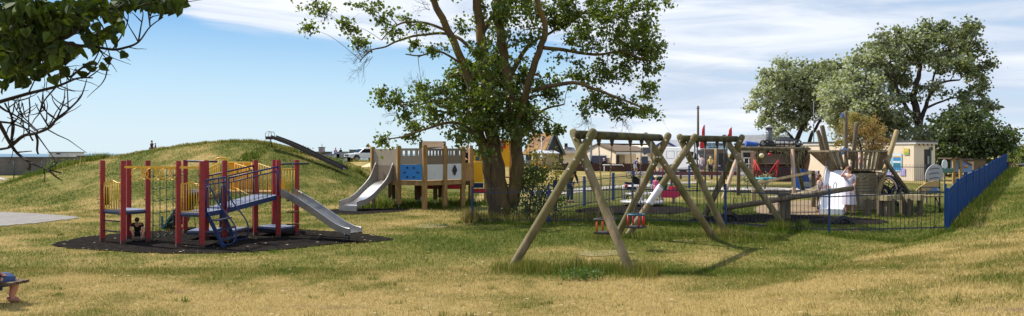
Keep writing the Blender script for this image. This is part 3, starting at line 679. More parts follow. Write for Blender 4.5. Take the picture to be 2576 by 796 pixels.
b.tube([(p.x-.02,p.y-.2,.2),(p.x+.02,p.y+.2,.2)], .02, 6); b.build('slide_leg', DBL, cf)

# ================= play tower with wide slide =================
TW = wood('pale_timber', (172,138,88), (146,112,66), (118,88,50)); TW2 = wood('dark_timber', (104,80,48), (84,64,38))
TAU = mat('taupe_board', lin((158,144,126)), lin((150,136,118)), sc=2, rough=.7); TAUD = mat('brown_shaded_board', lin((124,108,90)), lin((116,100,84)), sc=2, rough=.7)
BLB = mat('bright_blue_board', lin((38,130,206)), lin((34,122,196)), sc=2, rough=.5); WHB = mat('white_board', lin((212,214,220)), lin((200,202,208)), sc=4, rough=.6, c3=lin((160,160,160)), c3amt=.3, c3sc=8)
tb = gd(1068, 35.2)
tw = thing('play_tower', 'timber play tower with blue, white and taupe boards and a wide steel slide', 'play tower', tb)
TP = [atp(938,36.2,0), atp(1003,35.0,0), atp(1068,34.5,0), atp(1118.5,35.4,0), atp(1164,36.4,0), atp(1184.5,38.0,0)]
tops = [2.76,2.80,2.83,2.80,2.77,2.7]
for i, p in enumerate(TP):
    z0 = hz(p.x, p.y); zb = z0+.22 if i in (1,) else z0-.05
    b = MB(tw); b.box((p.x,p.y,(zb+tops[i])/2), (.19,.19,tops[i]-zb), .5); b.box((p.x,p.y,tops[i]+.02), (.15,.15,.04), .5); o = b.build('post', TW, tw)
    if i == 1: b = MB(tw); b.tube([(p.x,p.y,z0-.1),(p.x,p.y,zb+.1)], .03, 6); b.build('post_foot', GAL, o)
back = [atp(1120,39,0), atp(1060,39.5,0), atp(980,38.5,0)]
for i, p in enumerate(back+[atp(990,37,0), atp(1048,36.3,0), atp(1052,37.5,0), atp(1095,36.5,0), atp(1107,38.5,0)]):
    z0 = hz(p.x,p.y); b = MB(tw); b.box((p.x,p.y,.78+z0/2), (.17,.17,.9), .3); o = b.build('support_post', TW2, tw)
    b = MB(tw); b.tube([(p.x,p.y,z0-.1),(p.x,p.y,.36)], .025, 6); b.build('post_foot', GAL, o)
DZ = 1.22
b = MB(tw); b.prism([Vector((p.x,p.y,DZ)) for p in TP[:5]+[atp(1150,38.2,0)]+back], (0,0,.06)); b.build('deck', TW, tw)
b = MB(tw)
for a, c in zip(TP[:4], TP[1:5]): b.beam(Vector((a.x,a.y,DZ-.08)), Vector((c.x,c.y,DZ-.08)), .06, .15)
b.build('deck_edge', TW, tw)
def board(a, c, z0, z1, m, name='board', holes=0, notch=None, th=.03, hz_=(.55,.85)):
    a = Vector((a.x,a.y,0)); c = Vector((c.x,c.y,0)); t = (c-a).normalized(); n = Vector((t.y,-t.x,0)); a = a+t*.095; c = c-t*.095
    b = MB(tw); up = Vector((0,0,1))
    def pl(u0, u1, y0, y1): b.prism([a.lerp(c,u0)+up*y0, a.lerp(c,u1)+up*y0, a.lerp(c,u1)+up*y1, a.lerp(c,u0)+up*y1], n*th)
    if not holes: pl(0,1,z0,z1)
    else:
        k0, k1 = z0+(z1-z0)*hz_[0], z0+(z1-z0)*hz_[1]; pl(0,1,z0,k0); pl(0,1,k1,z1); w_ = 1/(holes*2+.8)
        for i in range(holes+1):
            u0 = 0 if i == 0 else (i*2)*w_-.1*w_; pl(u0, min(1,(i*2+.9)*w_+ (0 if i<holes else 1)), k0+.001, k1-.001)
    return b.build(name, m, tw)
board(TP[0],TP[1],1.95,2.7,TAU,'slide_side_board'); board(TP[0],TP[1],1.28,1.95,TAUD,'slide_side_board')
bd = board(TP[1],TP[2],2.0,2.72,TAU,'top_board',4); board(TP[2],TP[3],2.0,2.72,TAUD,'top_board',5); board(TP[3],TP[4],2.02,2.72,TAUD,'top_board',5)  # right top boards in a darker copy of the taupe: shade put into colour
bb = board(TP[1],TP[2],1.3,1.995,BLB,'climbing_board'); board(TP[2],TP[3],1.3,1.995,WHB,'lower_board'); wb = board(TP[3],TP[4],1.3,2.015,WHB,'lower_board')
a, c = TP[1], TP[2]; n = Vector(((c-a).y,-(c-a).x,0)).normalized()
for u, v in ((.35,.8),(.6,.8),(.25,.5),(.75,.5),(.35,.2),(.6,.2)):
    b = MB(tw); p = a.lerp(c,u)+n*.06; b.ell((p.x,p.y,1.3+.69*v), (.045,.045,.04), 8, 5); b.build('hand_grip', DBL, bb)
a, c = TP[3], TP[4]; t = (c-a).normalized(); n = Vector((t.y,-t.x,0)); p = a.lerp(c,.5)+n*.04+Vector((0,0,1.72)); up = Vector((0,0,1))
b = MB(tw); b.prism([p-t*.15, p-up*.24, p+t*.15, p+up*.24], n*.05)
for q in (p+n*.05-t*.05, p+n*.05+t*.05): b.ell(q, (.03,.03,.05), 6, 4)
b.build('diamond_window', BLK, wb)
# far tower seen over and through the boards
for px, d in ((1058,40.5),(1118,40.5)): b = MB(tw); p = atp(px,d,0); b.box((p.x,p.y,1.5), (.14,.14,3.2)); b.build('rear_post', TW2, tw)
b = MB(tw); b.prism([atp(1054,40.6,2.72), atp(1113,39.8,2.78), atp(1121,40.6,3.06), atp(1062,41.2,3.08)], (0,0,.06)); b.build('roof', TW2, tw)
for px0, px1 in ((1050,1075),(1082,1108),(1126,1160)):
    b = MB(tw)
    p, q = atp(px0,40,0), atp(px1,40,0)
    for i in range(4): x = p.x+(q.x-p.x)*i/3; b.box((x,40,2.0), (.09,.04,1.5))
    b.build('rear_balustrade', TW2, tw)
# ramp walkway to the right with slatted balustrade
b = MB(tw)
for i in range(6):
    p = TP[4].lerp(TP[5], i/5); b.box((p.x+.1,p.y,1.62), (.05,.1,.85), 1)
b.beam(Vector((TP[4].x,TP[4].y,2.02)), Vector((TP[5].x,TP[5].y,2.0)), .08,.05); b.build('balustrade', TW, tw)
b = MB(tw)
for i in range(15):
    u = i/14; p = atp(1120,37.4,0).lerp(atp(1186,38.6,0),u); b.box((p.x,p.y,1.12-.05*u), (.11,1.1,.25), .2)
b.build('walkway_slats', TW2, tw)
slide(tw, (TP[0]+TP[1])/2+Vector((-.02,-.05,0)), (TP[0]+TP[1])/2+Vector((-1.28,-2.0,0)), 1.0, lambda u: .16+.62*math.exp(-(u/.2)**2), [(0,1.27),(.08,1.25),(.2,1.12),(.4,.82),(.6,.52),(.78,.34),(.92,.29),(1,.24)], mat('bright_steel', (.72,.70,.66), (.62,.6,.57), rough=.22, metal=.95), mat('dull_steel', (.36,.34,.31), (.3,.28,.26), rough=.5, metal=.5), .05)
b = MB(tw); e = (TP[0]+TP[1])/2+Vector((-1.28,-2.0,0)); t = Vector((1.26,1.95,0)).normalized(); n = Vector((-t.y,t.x,0)); b.prism([e-n*.52+up*.02, e+n*.52+up*.02, e+n*.52+up*.22, e-n*.52+up*.22], t*-.04)
b.build('slide_foot', MATS['dull_steel'], tw)
for q in (-.3,.3): b = MB(tw); p = e+t*1.2+n*q; b.tube([(p.x,p.y,-.05),(p.x,p.y,.55)], .03, 6); b.build('slide_leg', MATS['dull_steel'], tw)
# second tower: yellow, red and blue boards, behind the tree
t2 = thing('play_tower', 'yellow play tower with red beam, half hidden behind the big tree trunks', 'play tower', gd(1235,41))
def quad2(px0, px1, y0, y1, d, m, name, par=None, d1=None, th=.05):
    d1 = d1 or d; b = MB(t2); z = lambda y, dd: EYE-(y-HY)*dd/F
    b.prism([atp(px0,d,z(y1,d)), atp(px1,d1,z(y1,d1)), atp(px1,d1,z(y0,d1)), atp(px0,d,z(y0,d))], (0,th,0)); return b.build(name, m, par or t2)
RDB = paint('red_board', (190,30,44), .5); YLB = mat('yellow_board', lin((236,176,20)), lin((226,164,16)), rough=.5)
quad2(1187,1216,408,459,39.6,YLB,'board'); quad2(1187,1216,461,473,39.6,BLU,'base_board'); quad2(1185,1222,475,487,39.4,RDB,'base_beam')
quad2(1186,1216,376,406,39.8,TW,'upper_board'); o = quad2(1192,1210,392,407,39.7,YLB,'window_frame'); quad2(1196,1206,395,404,39.66,TEAL,'window',o)
quad2(1224,1282,378,420,41.5,YLB,'board'); quad2(1246,1284,352,381,42.5,YLB,'board'); o = quad2(1252,1272,356,374,42.3,RDB,'window_frame'); quad2(1257,1268,360,370,42.2,TAUD,'window',o)
quad2(1205,1262,360,377,42.6,BLU,'side_board')
for px, d, t in ((1186,39.9,2.9),(1222,40.4,2.6),(1246,42,3.2),(1284,42,3.2),(1290,40.5,2.4)): b = MB(t2); p = atp(px,d,0); b.box((p.x,p.y,t/2), (.16,.16,t)); b.build('post', TW, t2)
b = MB(t2); b.prism([atp(1187,39.9,1.2),atp(1284,40.6,1.2),atp(1284,42.2,1.2),atp(1190,42,1.2)], (0,0,.08)); b.build('deck', TW, t2)
quad2(1061,1172,466,476,38.9,RDB,'low_beam',None,39.3,.12)
person('woman in dark navy top looking out from the play tower walkway', (atp(1175,38.2,0).x, 38.4, 1.28), .3, 1.62, dict(wL=(.12,-.2,1.0), wR=(-.12,-.2,1.0)), hair=(170,140,90), top=(28,32,62), bottom=(30,32,50), longsleeve=True)

# ================= wooden swings =================
LOGM = mat('weathered_green_log', lin((114,103,66)), lin((86,82,46)), sc=2.5, rough=.9, bump=.5, bsc=10, stretch=(1,1,.35), c3=lin((138,120,94)), c3amt=.46, c3sc=1.8)
BEAMM = mat('mossy_beam_log', lin((92,90,46)), lin((66,62,32)), sc=3, rough=.95, bump=.6, bsc=12, c3=lin((44,38,24)), c3amt=.5, c3sc=4)
CH = mat('chain_steel', (.18,.15,.12), (.08,.06,.05), sc=40, rough=.5, metal=.6); HNG = mat('rusty_hanger', (.06,.03,.022), (.03,.02,.02), rough=.7)
CAP = mat('pale_bolt_cap', (.55,.53,.46), rough=.5)
def link_chain(root, a, b, name='chain', r=.0075, L_=.055, parent=None):
    a = Vector(a); b = Vector(b); d = b-a; n = max(2, int(d.length/(L_*.8))); t = d.normalized(); u = t.orthogonal().normalized(); v = t.cross(u); q = MB(root)
    for i in range(n):
        c = a+d*((i+.5)/n); w_ = u if i%2 else v; l = d.length/n*.62
        q.tube([c+t*l+w_*0, c+t*l*.5+w_*.014, c-t*l*.5+w_*.014, c-t*l, c-t*l*.5-w_*.014, c+t*l*.5-w_*.014], r, 4, closed=True)
    return q.build(name, CH, parent or root)
def swing_frame(root, A, Bk, feet, r=.098, cross=.42):
    A = Vector(A); Bk = Vector(Bk); t = (Bk-A).normalized()
    b = MB(root); b.log(A, Bk, r, 16, .12); b.build('beam', BEAMM, root)
    for e, (fa, fb), tt in ((A, feet[:2], t), (Bk, feet[2:], -t)):
        fa = Vector(fa); fb = Vector(fb); inner = e+tt*.16
        for foot, other, off in ((fa, fb, 0.0), (fb, fa, 1.0)):
            d = (other-foot); d.z = 0; d.normalize()
            tip = inner+d*.27+tt*(off*.2-.02)+Vector((0,0,.05)) if True else inner
            g_ = Vector((foot.x, foot.y, hz(foot.x, foot.y)-.05))
            b = MB(root); b.log(g_, tip, r*1.0, 14, .9); leg = b.build('leg', LOGM, root)
            for u in (.955, .80, .73):
                p = g_.lerp(tip, u); q = p-tt*(r*1.0) if tt.y > 0 else p-tt*(-r)-Vector((0,r*1.9,0))
                cp_ = MB(root); cp_.ell(q, (.028,.028,.028), 7, 5); cp_.build('bolt_cap', CAP, leg)
        # bent steel brace under the beam
        m = inner+tt*.35; c0 = e.lerp(Bk if e is A else A, .0)
        pz = inner-Vector((0,0,.62)); q = MB(root); q.tube(curve([inner+tt*.5-Vector((0,0,.08)), inner+tt*.5-Vector((0,0,.4)), inner+tt*.36-Vector((0,0,.66)), inner+tt*.05-Vector((0,0,.72))],5), .026, 7); q.build('brace', GAL, root)
def hangers(root, A, Bk, us):
    out = []
    for u in us:
        p = Vector(A).lerp(Vector(Bk), u)-Vector((0,0,.1)); b = MB(root); b.tube([p+Vector((0,0,.02)), p-Vector((0,0,.03)), p-Vector((0,0,.06)), p-Vector((0,0,.1)), p-Vector((0,0,.14))], [.05,.055,.04,.045,.02], 8); b.build('hanger', HNG, root); out.append(p-Vector((0,0,.14)))
    return out
A, Bk = atp(1455,17.2,2.91), atp(1660,21.6,2.93)
s1 = thing('swing_frame', 'larger wooden A-frame swing with mossy beam and two cradle seats, in unmown grass', 'swing', gd(1440,17))
swing_frame(s1, A, Bk, [G(1285,674), G(1591,692), atp(1549,22.3,0), atp(1801,21.8,0)])
us = []
def u_at(px):
    lo, hi = 0, 1
    for _ in range(40):
        m = (lo+hi)/2; p = A.lerp(Bk, m)
        if CX+p.x*F/p.y < px: lo = m
        else: hi = m
    return lo
hp = hangers(s1, A, Bk, [u_at(q) for q in (1506.5,1539.5,1585.5,1614)])
def cradle(root, c, t, rimm, barm, rimr=.0, sq=False):
    n = Vector((-t.y,t.x,0)); z = c.z; b = MB(root)
    if sq: ring = [c+t*a_+n*b_ for a_, b_ in ((.23,.1),(.2,.2),(-.2,.2),(-.23,.1),(-.23,-.1),(-.2,-.2),(.2,-.2),(.23,-.1))]
    else: ring = arc(c, t, n, .22, 0, 2*math.pi, 20)[:-1]
    b.tube(ring, .026, 8, closed=True); b.build('seat_rim', rimm, root)
    s = MB(root); s.box(c-Vector((0,0,.32)), (.44,.40,.045), math.atan2(t.y,t.x)); s.build('seat', BLK, root)
    for a_ in (.17,-.17):
        for q in (.15,-.15): b = MB(root); p = c+t*a_+n*q; b.tube([p-Vector((0,0,.01)), p-Vector((0,0,.3))], .022, 8); b.build('seat_bar', barm, root)
    for q in (0.,): b = MB(root); p = c-n*.19; b.tube([p-Vector((0,0,.01)), p-Vector((0,0,.3))], .022, 8); b.build('seat_bar', barm, root)
tt = (Bk-A); tt.z = 0; tt.normalize(); nn = Vector((-tt.y,tt.x,0))
for k, (h0, h1, rm, bm_, sq, zz) in enumerate(((hp[0],hp[1],BLK,paint('orange_bar',(216,92,36)),True,.94),(hp[2],hp[3],TEAL,paint('crimson_bar',(196,28,34)),False,.92))):
    c = (h0+h1)/2; c = Vector((c.x,c.y,zz))
    c = c+nn*(-.0)
    cr = thing('cradle_seat', ['black rimmed cradle swing seat with orange bars, hanging behind the front swing leg','teal rimmed cradle swing seat with crimson bars, hanging by the middle of the larger swing'][k], 'swing seat', c, math.atan2(tt.y,tt.x), 'cradle seats of the larger swing')
    cradle(cr, c, tt, rm, bm_, sq=sq)
    for h_, s_ in ((h0,-1),(h1,1)):
        j = Vector((h_.x, h_.y, c.z+.42))+ (c-h_).normalized()*0; j = Vector((c.x+tt.x*s_*.2, c.y+tt.y*s_*.2, c.z+.45))
        link_chain(cr, h_, j)
        for q in (-.15,.15): link_chain(cr, j, c+tt*s_*.17+nn*q+Vector((0,0,.02)))
A, Bk = atp(1718,22.8,2.93), atp(1853,25.2,2.96)
s2 = thing('swing_frame', 'smaller wooden A-frame swing with flat black seats, beside the bow top railings', 'swing', gd(1785,23.5))
swing_frame(s2, A, Bk, [atp(1578,22.75,0), atp(1828,22.7,0), atp(1768,26.0,0), atp(1977,23.7,0)])
hp = hangers(s2, A, Bk, [u_at(q) for q in (1754,1774,1804,1822)])
tt = (Bk-A); tt.z = 0; tt.normalize(); nn = Vector((-tt.y,tt.x,0))
for k, (h0, h1) in enumerate(((hp[0],hp[1]),(hp[2],hp[3]))):
    c = (h0+h1)/2; c = Vector((c.x,c.y,.58)); sw = thing('flat_seat', ['flat black swing seat low over the grass, between the two legs nearest the paper notice','flat black swing seat hanging further back beside a blue railing post'][k], 'swing seat', c, 0, 'flat seats of the smaller swing')
    b = MB(sw); b.box(c, (.44,.17,.035), math.atan2(tt.y,tt.x)); b.box(c+Vector((0,0,.02)), (.40,.14,.012), math.atan2(tt.y,tt.x)); b.build('seat', BLK, sw)
    for h_, s_ in ((h0,-1),(h1,1)):
        m = Vector((h_.x, h_.y, 1.35)); b = MB(sw); b.tube([h_, m], .022, 8); b.ell(h_, (.04,.04,.04), 7, 5); b.build('hanging_rod', mat('dark_rod', (.045,.032,.026), rough=.6), sw)
        link_chain(sw, m, c+tt*s_*.18+Vector((0,0,.03)))
# notice wrapped round the near leg of the smaller swing
f0 = gd(1578,22.75); f0.z -= .05
leg = [o for o in s2.children if o.name.startswith('leg')][0]
pa = Vector(leg.data.vertices[14*2].co); 
vs = [Vector(v.co) for v in leg.data.vertices]; lc = lambda k: sum(vs[k*14:(k+1)*14], Vector())/14+Vector(s2['_loc'])
L0, L1 = lc(2), lc(5)
def py_of(p): return HY-(p.z-EYE)*F/p.y
us_ = [i/400 for i in range(400)]; ua = min(us_, key=lambda u: abs(py_of(L0.lerp(L1,u))-512)); ub = min(us_, key=lambda u: abs(py_of(L0.lerp(L1,u))-472))
nt_ = thing('notice', 'white paper notice wrapped around a sloping leg of the smaller swing', 'notice', L0.lerp(L1,ua))
b = MB(nt_); b.tube([L0.lerp(L1,ua+(ub-ua)*k/3) for k in range(4)], .108, 16, cap=False); o = b.build('paper', mat('paper_white', (.75,.74,.76), (.68,.67,.7), sc=10, rough=.6), nt_)
for e0_, e1_ in ((ua-.012,ua),(ub,ub+.015)): b = MB(nt_); b.tube([L0.lerp(L1,e0_), L0.lerp(L1,e1_)], .111, 16, cap=False); b.build('tape', GAL, nt_)
b = MB(nt_)
for k in range(9):
    p = L0.lerp(L1, ua+(ub-ua)*(.15+.08*k)); ax = (L1-L0).normalized(); e1 = Vector((0,-1,0)); e1 = (e1-ax*e1.dot(ax)).normalized(); e2 = ax.cross(e1)
    b.tube([p+(e1*math.cos(a_)+e2*math.sin(a_))*.109 for a_ in [(-.5+.1*j)*(1 if k%3 else .7) for j in range(11)]], .0025, 3)
b.build('text_lines', mat('ink_grey', (.15,.15,.17)), nt_)
# ================= fences =================
NAV = paint('navy_fence_metal', (48,56,78), .5); FBL = mat('blue_fence_metal', lin((14,62,122)), lin((12,52,104)), sc=1.5, rough=.65, spec=.2); PBL = paint('blue_post', (18,60,112), .45)
def fence(name, label, posts, m, pm, h=1.2, r=.0075, dip=0, gap=.107, ptop=None, group=None, cat='fence', pw=.06, follow=True, blade=None):
    p0 = posts[0]; root = thing(name, label, cat, (p0.x, p0.y, hz(p0.x, p0.y)), 0, group)
    up = Vector((0,0,1))
    for p in posts:
        z0 = hz(p.x, p.y); b = MB(root); b.box((p.x,p.y,z0+((ptop or h+.04)-.1)/2), (pw,pw,(ptop or h+.04)+.1), math.atan2(posts[-1].y-p0.y, posts[-1].x-p0.x)); b.build('post', pm, root)
    for a, c in zip(posts[:-1], posts[1:]):
        a = Vector((a.x,a.y,hz(a.x,a.y))); c = Vector((c.x,c.y,hz(c.x,c.y))); L_ = (c-a).length; t = (c-a).normalized(); n = int((L_-.1)/gap); n -= n % 2
        s0 = (L_-gap*(n-1))/2; b = MB(root); bow = gap/2; top = h-bow
        side = Vector((-t.y,t.x,0)).normalized()
        for i in range(0, n, 2):
            A_ = a+t*(s0+gap*i); C_ = A_+t*gap
            path = [A_+up*.04, A_+up*top]+arc((A_+C_)/2+up*top, -t, up, bow, 0, math.pi, 6)[1:-1]+[C_+up*top, C_+up*.04]
            b.tube(path, r, 4, cap=False)
            if blade:
                for q in (A_, C_): b.beam(q+up*.05, q+up*top, .012, blade, up=side.cross(up))
        for z in (h-.15, .1): b.beam(a+up*z, c+up*z, .012, .035)
        b.build('railing_panel', m, root)
    return root
n = 5; fp = [FE0.lerp(FE1, i/n) for i in range(n+1)]
fence('bow_top_fence', 'low navy bow top railings with blue posts, running behind the wooden swings', fp, NAV, PBL, 1.22, ptop=1.3)
fence('bow_top_fence', 'bright blue bow top railings climbing the grass bank beside the play area', [bx0.lerp(bx1, i/12) for i in range(13)], FBL, FBL, 1.12, r=.010, ptop=1.19, gap=.1, blade=.06, pw=.07)
def dpost(pts, step=2.8):
    P_ = [gd(*q) for q in pts]; out = [P_[0]]
    for a, c in zip(P_[:-1], P_[1:]):
        k = max(1, round((c-a).length/step)); out += [a.lerp(c, (i+1)/k) for i in range(k)]
    return out
fence('bow_top_fence', 'navy bow top railings with blue posts at the far side of the roundabout', dpost([(1240,29.5),(1395,31),(1470,33),(1543,35.6),(1640,39.5),(1734,43.6),(1857,44.4),(2000,45.5)]), NAV, PBL, 1.2, ptop=1.27, pw=.09)
fence('bow_top_fence', 'blue bow top railings turning a corner behind the long log ramp', dpost([(2000,45.5),(2018,41),(2060,38.5)]), FBL, FBL, 1.2, r=.012, blade=.03)
fence('bow_top_fence', 'thin dark bow top railings in front of the cream toilet block', dpost([(2080,46),(2200,46.5),(2330,46)]), NAV, NAV, 1.25)

# ================= roundabout and spring rider =================
HW = mat('worn_white_steel', (.6,.59,.57), (.5,.49,.48), sc=6, rough=.4, metal=.3); 
c = gd(1615,32.3); rb_ = thing('roundabout', 'white steel roundabout with ring rails standing on dark rubber mulch', 'roundabout', c)
b = MB(rb_); b.tube([c+Vector((0,0,z)) for z in (.08,.1,.2,.21)], [.8,.88,.88,.86], 32); b.build('platform', HW, rb_)
b = MB(rb_); b.tube([c+Vector((0,0,z)) for z in (0,.09)], [.5,.5], 20); b.build('base', BLK, rb_)
b = MB(rb_); b.tube([c+Vector((0,0,z)) for z in (.2,.85)], [.09,.09], 12); b.tube([c+Vector((0,0,z)) for z in (.84,.88)], [.12,.1], 12); b.build('centre_post', GAL, rb_)
for z, rr in ((.82,.8),(.5,.66)):
    b = MB(rb_); b.tube(arc(c+Vector((0,0,z)), (1,0,0), (0,1,0), rr, 0, 2*math.pi, 32)[:-1], .024, 7, closed=True)
    for k in range(4): a_ = k*math.pi/2+.4; b.tube([c+Vector((0,0,z)), c+Vector((rr*math.cos(a_),rr*math.sin(a_),z))], .02, 6)
    b.build('ring_rail', HW, rb_)
for k in range(8):
    a_ = k*math.pi/4+.1; b = MB(rb_); b.tube([c+Vector((.8*math.cos(a_),.8*math.sin(a_),z)) for z in (.2,.82)], .02, 6); b.build('upright', GAL, rb_)
b = MB(rb_); p = atp(1575,31.8,0); b.ell((p.x,p.y,c.z+.83), (.06,.06,.08), 8, 6); b.build('grip', RDB, rb_)
PNK = paint('pink_panel', (206,34,88), .45)
c = gd(1680,34.0); sr = thing('spring_rider', 'pink car shaped spring rider behind the paper covered swing leg', 'spring rider', c)
up = Vector((0,0,1))
for s_ in (-.28,.28):
    b = MB(sr); pts = [(-.5,.32),(-.42,.62),(-.28,.66),(-.22,.56),(.05,.56),(.12,.72),(.42,.7),(.48,.6),(.5,.32),(.3,.24),(-.3,.24)]
    b.prism([c+Vector((x_,s_,z_)) for x_, z_ in pts], (0,.035,0)); b.build('side_panel', PNK, sr)
b = MB(sr); b.box(c+Vector((.05,0,.42)), (.5,.54,.04)); b.build('seat', PNK, sr)
b = MB(sr); b.box(c+Vector((.35,0,.58)), (.04,.54,.3), 0); b.build('seat_back', PNK, sr)
b = MB(sr); b.tube([c+Vector((-.3,q,.68)) for q in (-.35,.35)], .02, 6); b.tube([c+Vector((-.3,0,.3)), c+Vector((-.3,0,.68))], .02, 6); b.build('handlebar', HW, sr)
for x_ in (-.25,.25):
    b = MB(sr); b.tube([c+Vector((x_+.08*math.cos(t*.9), .08*math.sin(t*.9), .02+t*.0066)) for t in range(36)], .014, 5); b.build('spring', GAL, sr)
# pram, bin
c = gd(1590,35.5); pr = thing('pram', 'dark blue pram with a raised hood parked beside the roundabout', 'pram', c)
b = MB(pr); b.prism([c+Vector(q) for q in ((-.33,-.2,.85),(-.25,-.2,.5),(.3,-.2,.5),(.33,-.2,.8))], (0,.4,0)); b.build('body', mat('navy_fabric', (.012,.016,.05), rough=.8), pr)
b = MB(pr)
rows = [[c+Vector((.02+.33*math.cos(a_)*1.0, y_, .8+.32*math.sin(a_))) for a_ in [math.pi*.08*k-.1 for k in range(9)]] for y_ in (-.22,.22)]
b.grid(rows); b.prism([rows[0][i]-Vector((0,0,.0)) for i in (0,2,4,6,8)]+[c+Vector((0,-.22,.72))], (0,.02,0)); b.build('hood', mat('black_fabric', (.01,.011,.016), rough=.9), pr)
for x_ in (-.3,.3):
    for y_ in (-.22,.22): b = MB(pr); b.tube(arc(c+Vector((x_,y_,.12)), (1,0,0), (0,0,1), .1, 0, 2*math.pi, 14)[:-1], .022, 6, closed=True); b.ell(c+Vector((x_,y_,.12)), (.03,.02,.03), 6, 4); b.build('wheel', BLK, pr)
b = MB(pr)
for y_ in (-.2,.2): b.tube([c+Vector((-.3,y_,.15)), c+Vector((.2,y_,.5)), c+Vector((.42,y_,1.0))], .014, 5); b.tube([c+Vector((.3,y_,.15)), c+Vector((-.1,y_,.5))], .014, 5)
b.tube([c+Vector((.42,y_,1.0)) for y_ in (-.2,.2)], .018, 6); b.build('chassis', GAL, pr)
c = gd(1657,40.5); bn = thing('wheelie_bin', 'dark green four wheeled litter bin with a flat lid inside the railings', 'bin', c)
g1 = paint('green_bin_plastic', (18,72,66), .5)
b = MB(bn); 
vs = [c+Vector((sx*(.36+.08*sz),sy*(.28+.06*sz),.14+.62*sz)) for sz in (0,1) for sy in (-1,1) for sx in (-1,1)]; b.add(vs, [(0,2,3,1),(4,5,7,6),(0,1,5,4),(2,6,7,3),(0,4,6,2),(1,3,7,5)]); b.build('body', g1, bn)
b = MB(bn); b.box(c+Vector((0,0,.80)), (1.0,.8,.05)); b.box(c+Vector((0,-.38,.80)), (1.04,.06,.08)); b.build('lid', g1, bn)
for x_ in (-.28,.28): b = MB(bn); b.tube([c+Vector((x_,q,.09)) for q in (-.28,-.22)], .09, 12); b.build('wheel', BLK, bn)

# ================= seesaw =================
WD = wood('grey_log', (122,108,84), (92,80,60), (76,64,44)); WDL = wood('grey_plank', (150,136,108), (122,108,84), (96,84,62), 3)
a_, c_ = atp(1820,25.3,EYE-138*25.3/F), atp(2145,26.2,EYE-88*26.2/F)
cg = gd(1974,25.9); ss = thing('seesaw', 'long tilted log seesaw on two thick posts over half buried tyres', 'seesaw', cg)
b = MB(ss); b.log(a_, c_, .09, 14, .1); b.build('beam', WD, ss)
for q, yy in ((1966,25.75),(1981,26.15)): p = gd(q,yy); b = MB(ss); b.box((p.x,p.y,p.z+.42), (.17,.13,.95), .1); b.build('post', WD, ss)
ax = (c_-a_).normalized()
for u in (.085,.155,.80,.86):
    p = a_.lerp(c_,u)+up*.08; b = MB(ss); b.tube(curve([p-ax*.05, p-ax*.05+up*.14, p+up*.2+ax*.0, p+ax*.05+up*.14, p+ax*.03],4), .012, 5); b.build('handle', DBL, ss)
b = MB(ss); b.box(a_.lerp(c_,.045)-up*.16, (.14,.12,.16)); b.build('bumper', WD, ss)
def tyre(px, d, rz, label, rr=.34):
    p = gd(px, d); t = thing('buried_tyre', label, 'tyre', p, rz, 'half buried tyres under the seesaw')
    b = MB(); n_ = 18
    rows = []
    for i in range(n_+1):
        al = math.pi*i/n_; rad = Vector((math.cos(al),0,math.sin(al)))
        rows.append([rad*(rr-.07+.07*math.cos(q))+Vector((0,.1*math.sin(q),-.06)) for q in [2*math.pi*k/10 for k in range(11)]])
    b.grid(rows); b.build('tyre_wall', BLK, t); 
    b = MB()
    for i in range(1,n_*2): al = math.pi*i/(n_*2); b.box((math.cos(al)*(rr+.0),0,math.sin(al)*(rr+.0)-.06), (.02,.14,.025), 0, 0, math.pi/2-al)
    b.build('tread', BLK, t); return t
tyre(1835,25.5,.1,'black half buried tyre under the low end of the log seesaw'); tyre(2121,24.6,.15,'black half buried tyre below the raised end of the log seesaw',.30)

# ================= fort shaped like a ship =================
FD = 30.5
fb_ = gd(2140,FD); ft = thing('play_ship', 'weathered timber play ship with flared slatted bulwark, masts and a white slide', 'play ship', fb_)
Zp = lambda py, d: EYE-(py-HY)*d/F
def fp_(px, py, d=FD): return Vector(((px-CX)*d/F, d, Zp(py,d)))
# hull of horizontal planks, eight sided
hullp = [(2092,30.6),(2110,29.7),(2160,29.5),(2204,30.0),(2219,31.2),(2190,33.4),(2120,33.8),(2094,32.4)]
gz_ = fb_.z
b = MB(ft)
for k in range(12):
    z0 = gz_+.02+k*.118; ins = .0 if k%2 else .006
    for i in range(8):
        p = Vector((*((Vector(((hullp[i][0]-CX)*hullp[i][1]/F, hullp[i][1])))),z0)); q = Vector((*((Vector(((hullp[(i+1)%8][0]-CX)*hullp[(i+1)%8][1]/F, hullp[(i+1)%8][1])))),z0)); t = (q-p).normalized(); n_ = Vector((t.y,-t.x,0))
        b.prism([p+n_*ins, q+n_*ins, q+n_*(ins-.04), p+n_*(ins-.04)], (0,0,.106))
b.build('hull', WDL, ft)
b = MB(ft); p = fp_(2178,470,29.62)
b.tube([p+Vector((-.33,0,-.5))]+arc(p, (-1,0,0), up, .33, 0, math.pi, 10)+[p+Vector((.33,0,-.5))], .022, 6); b.build('door_outline', WD, ft)
dk = [Vector((fp_(x_,431,d_).x, d_, 1.83)) for x_, d_ in hullp]
b = MB(ft); b.prism(dk, (0,0,.07)); b.build('deck', WDL, ft)
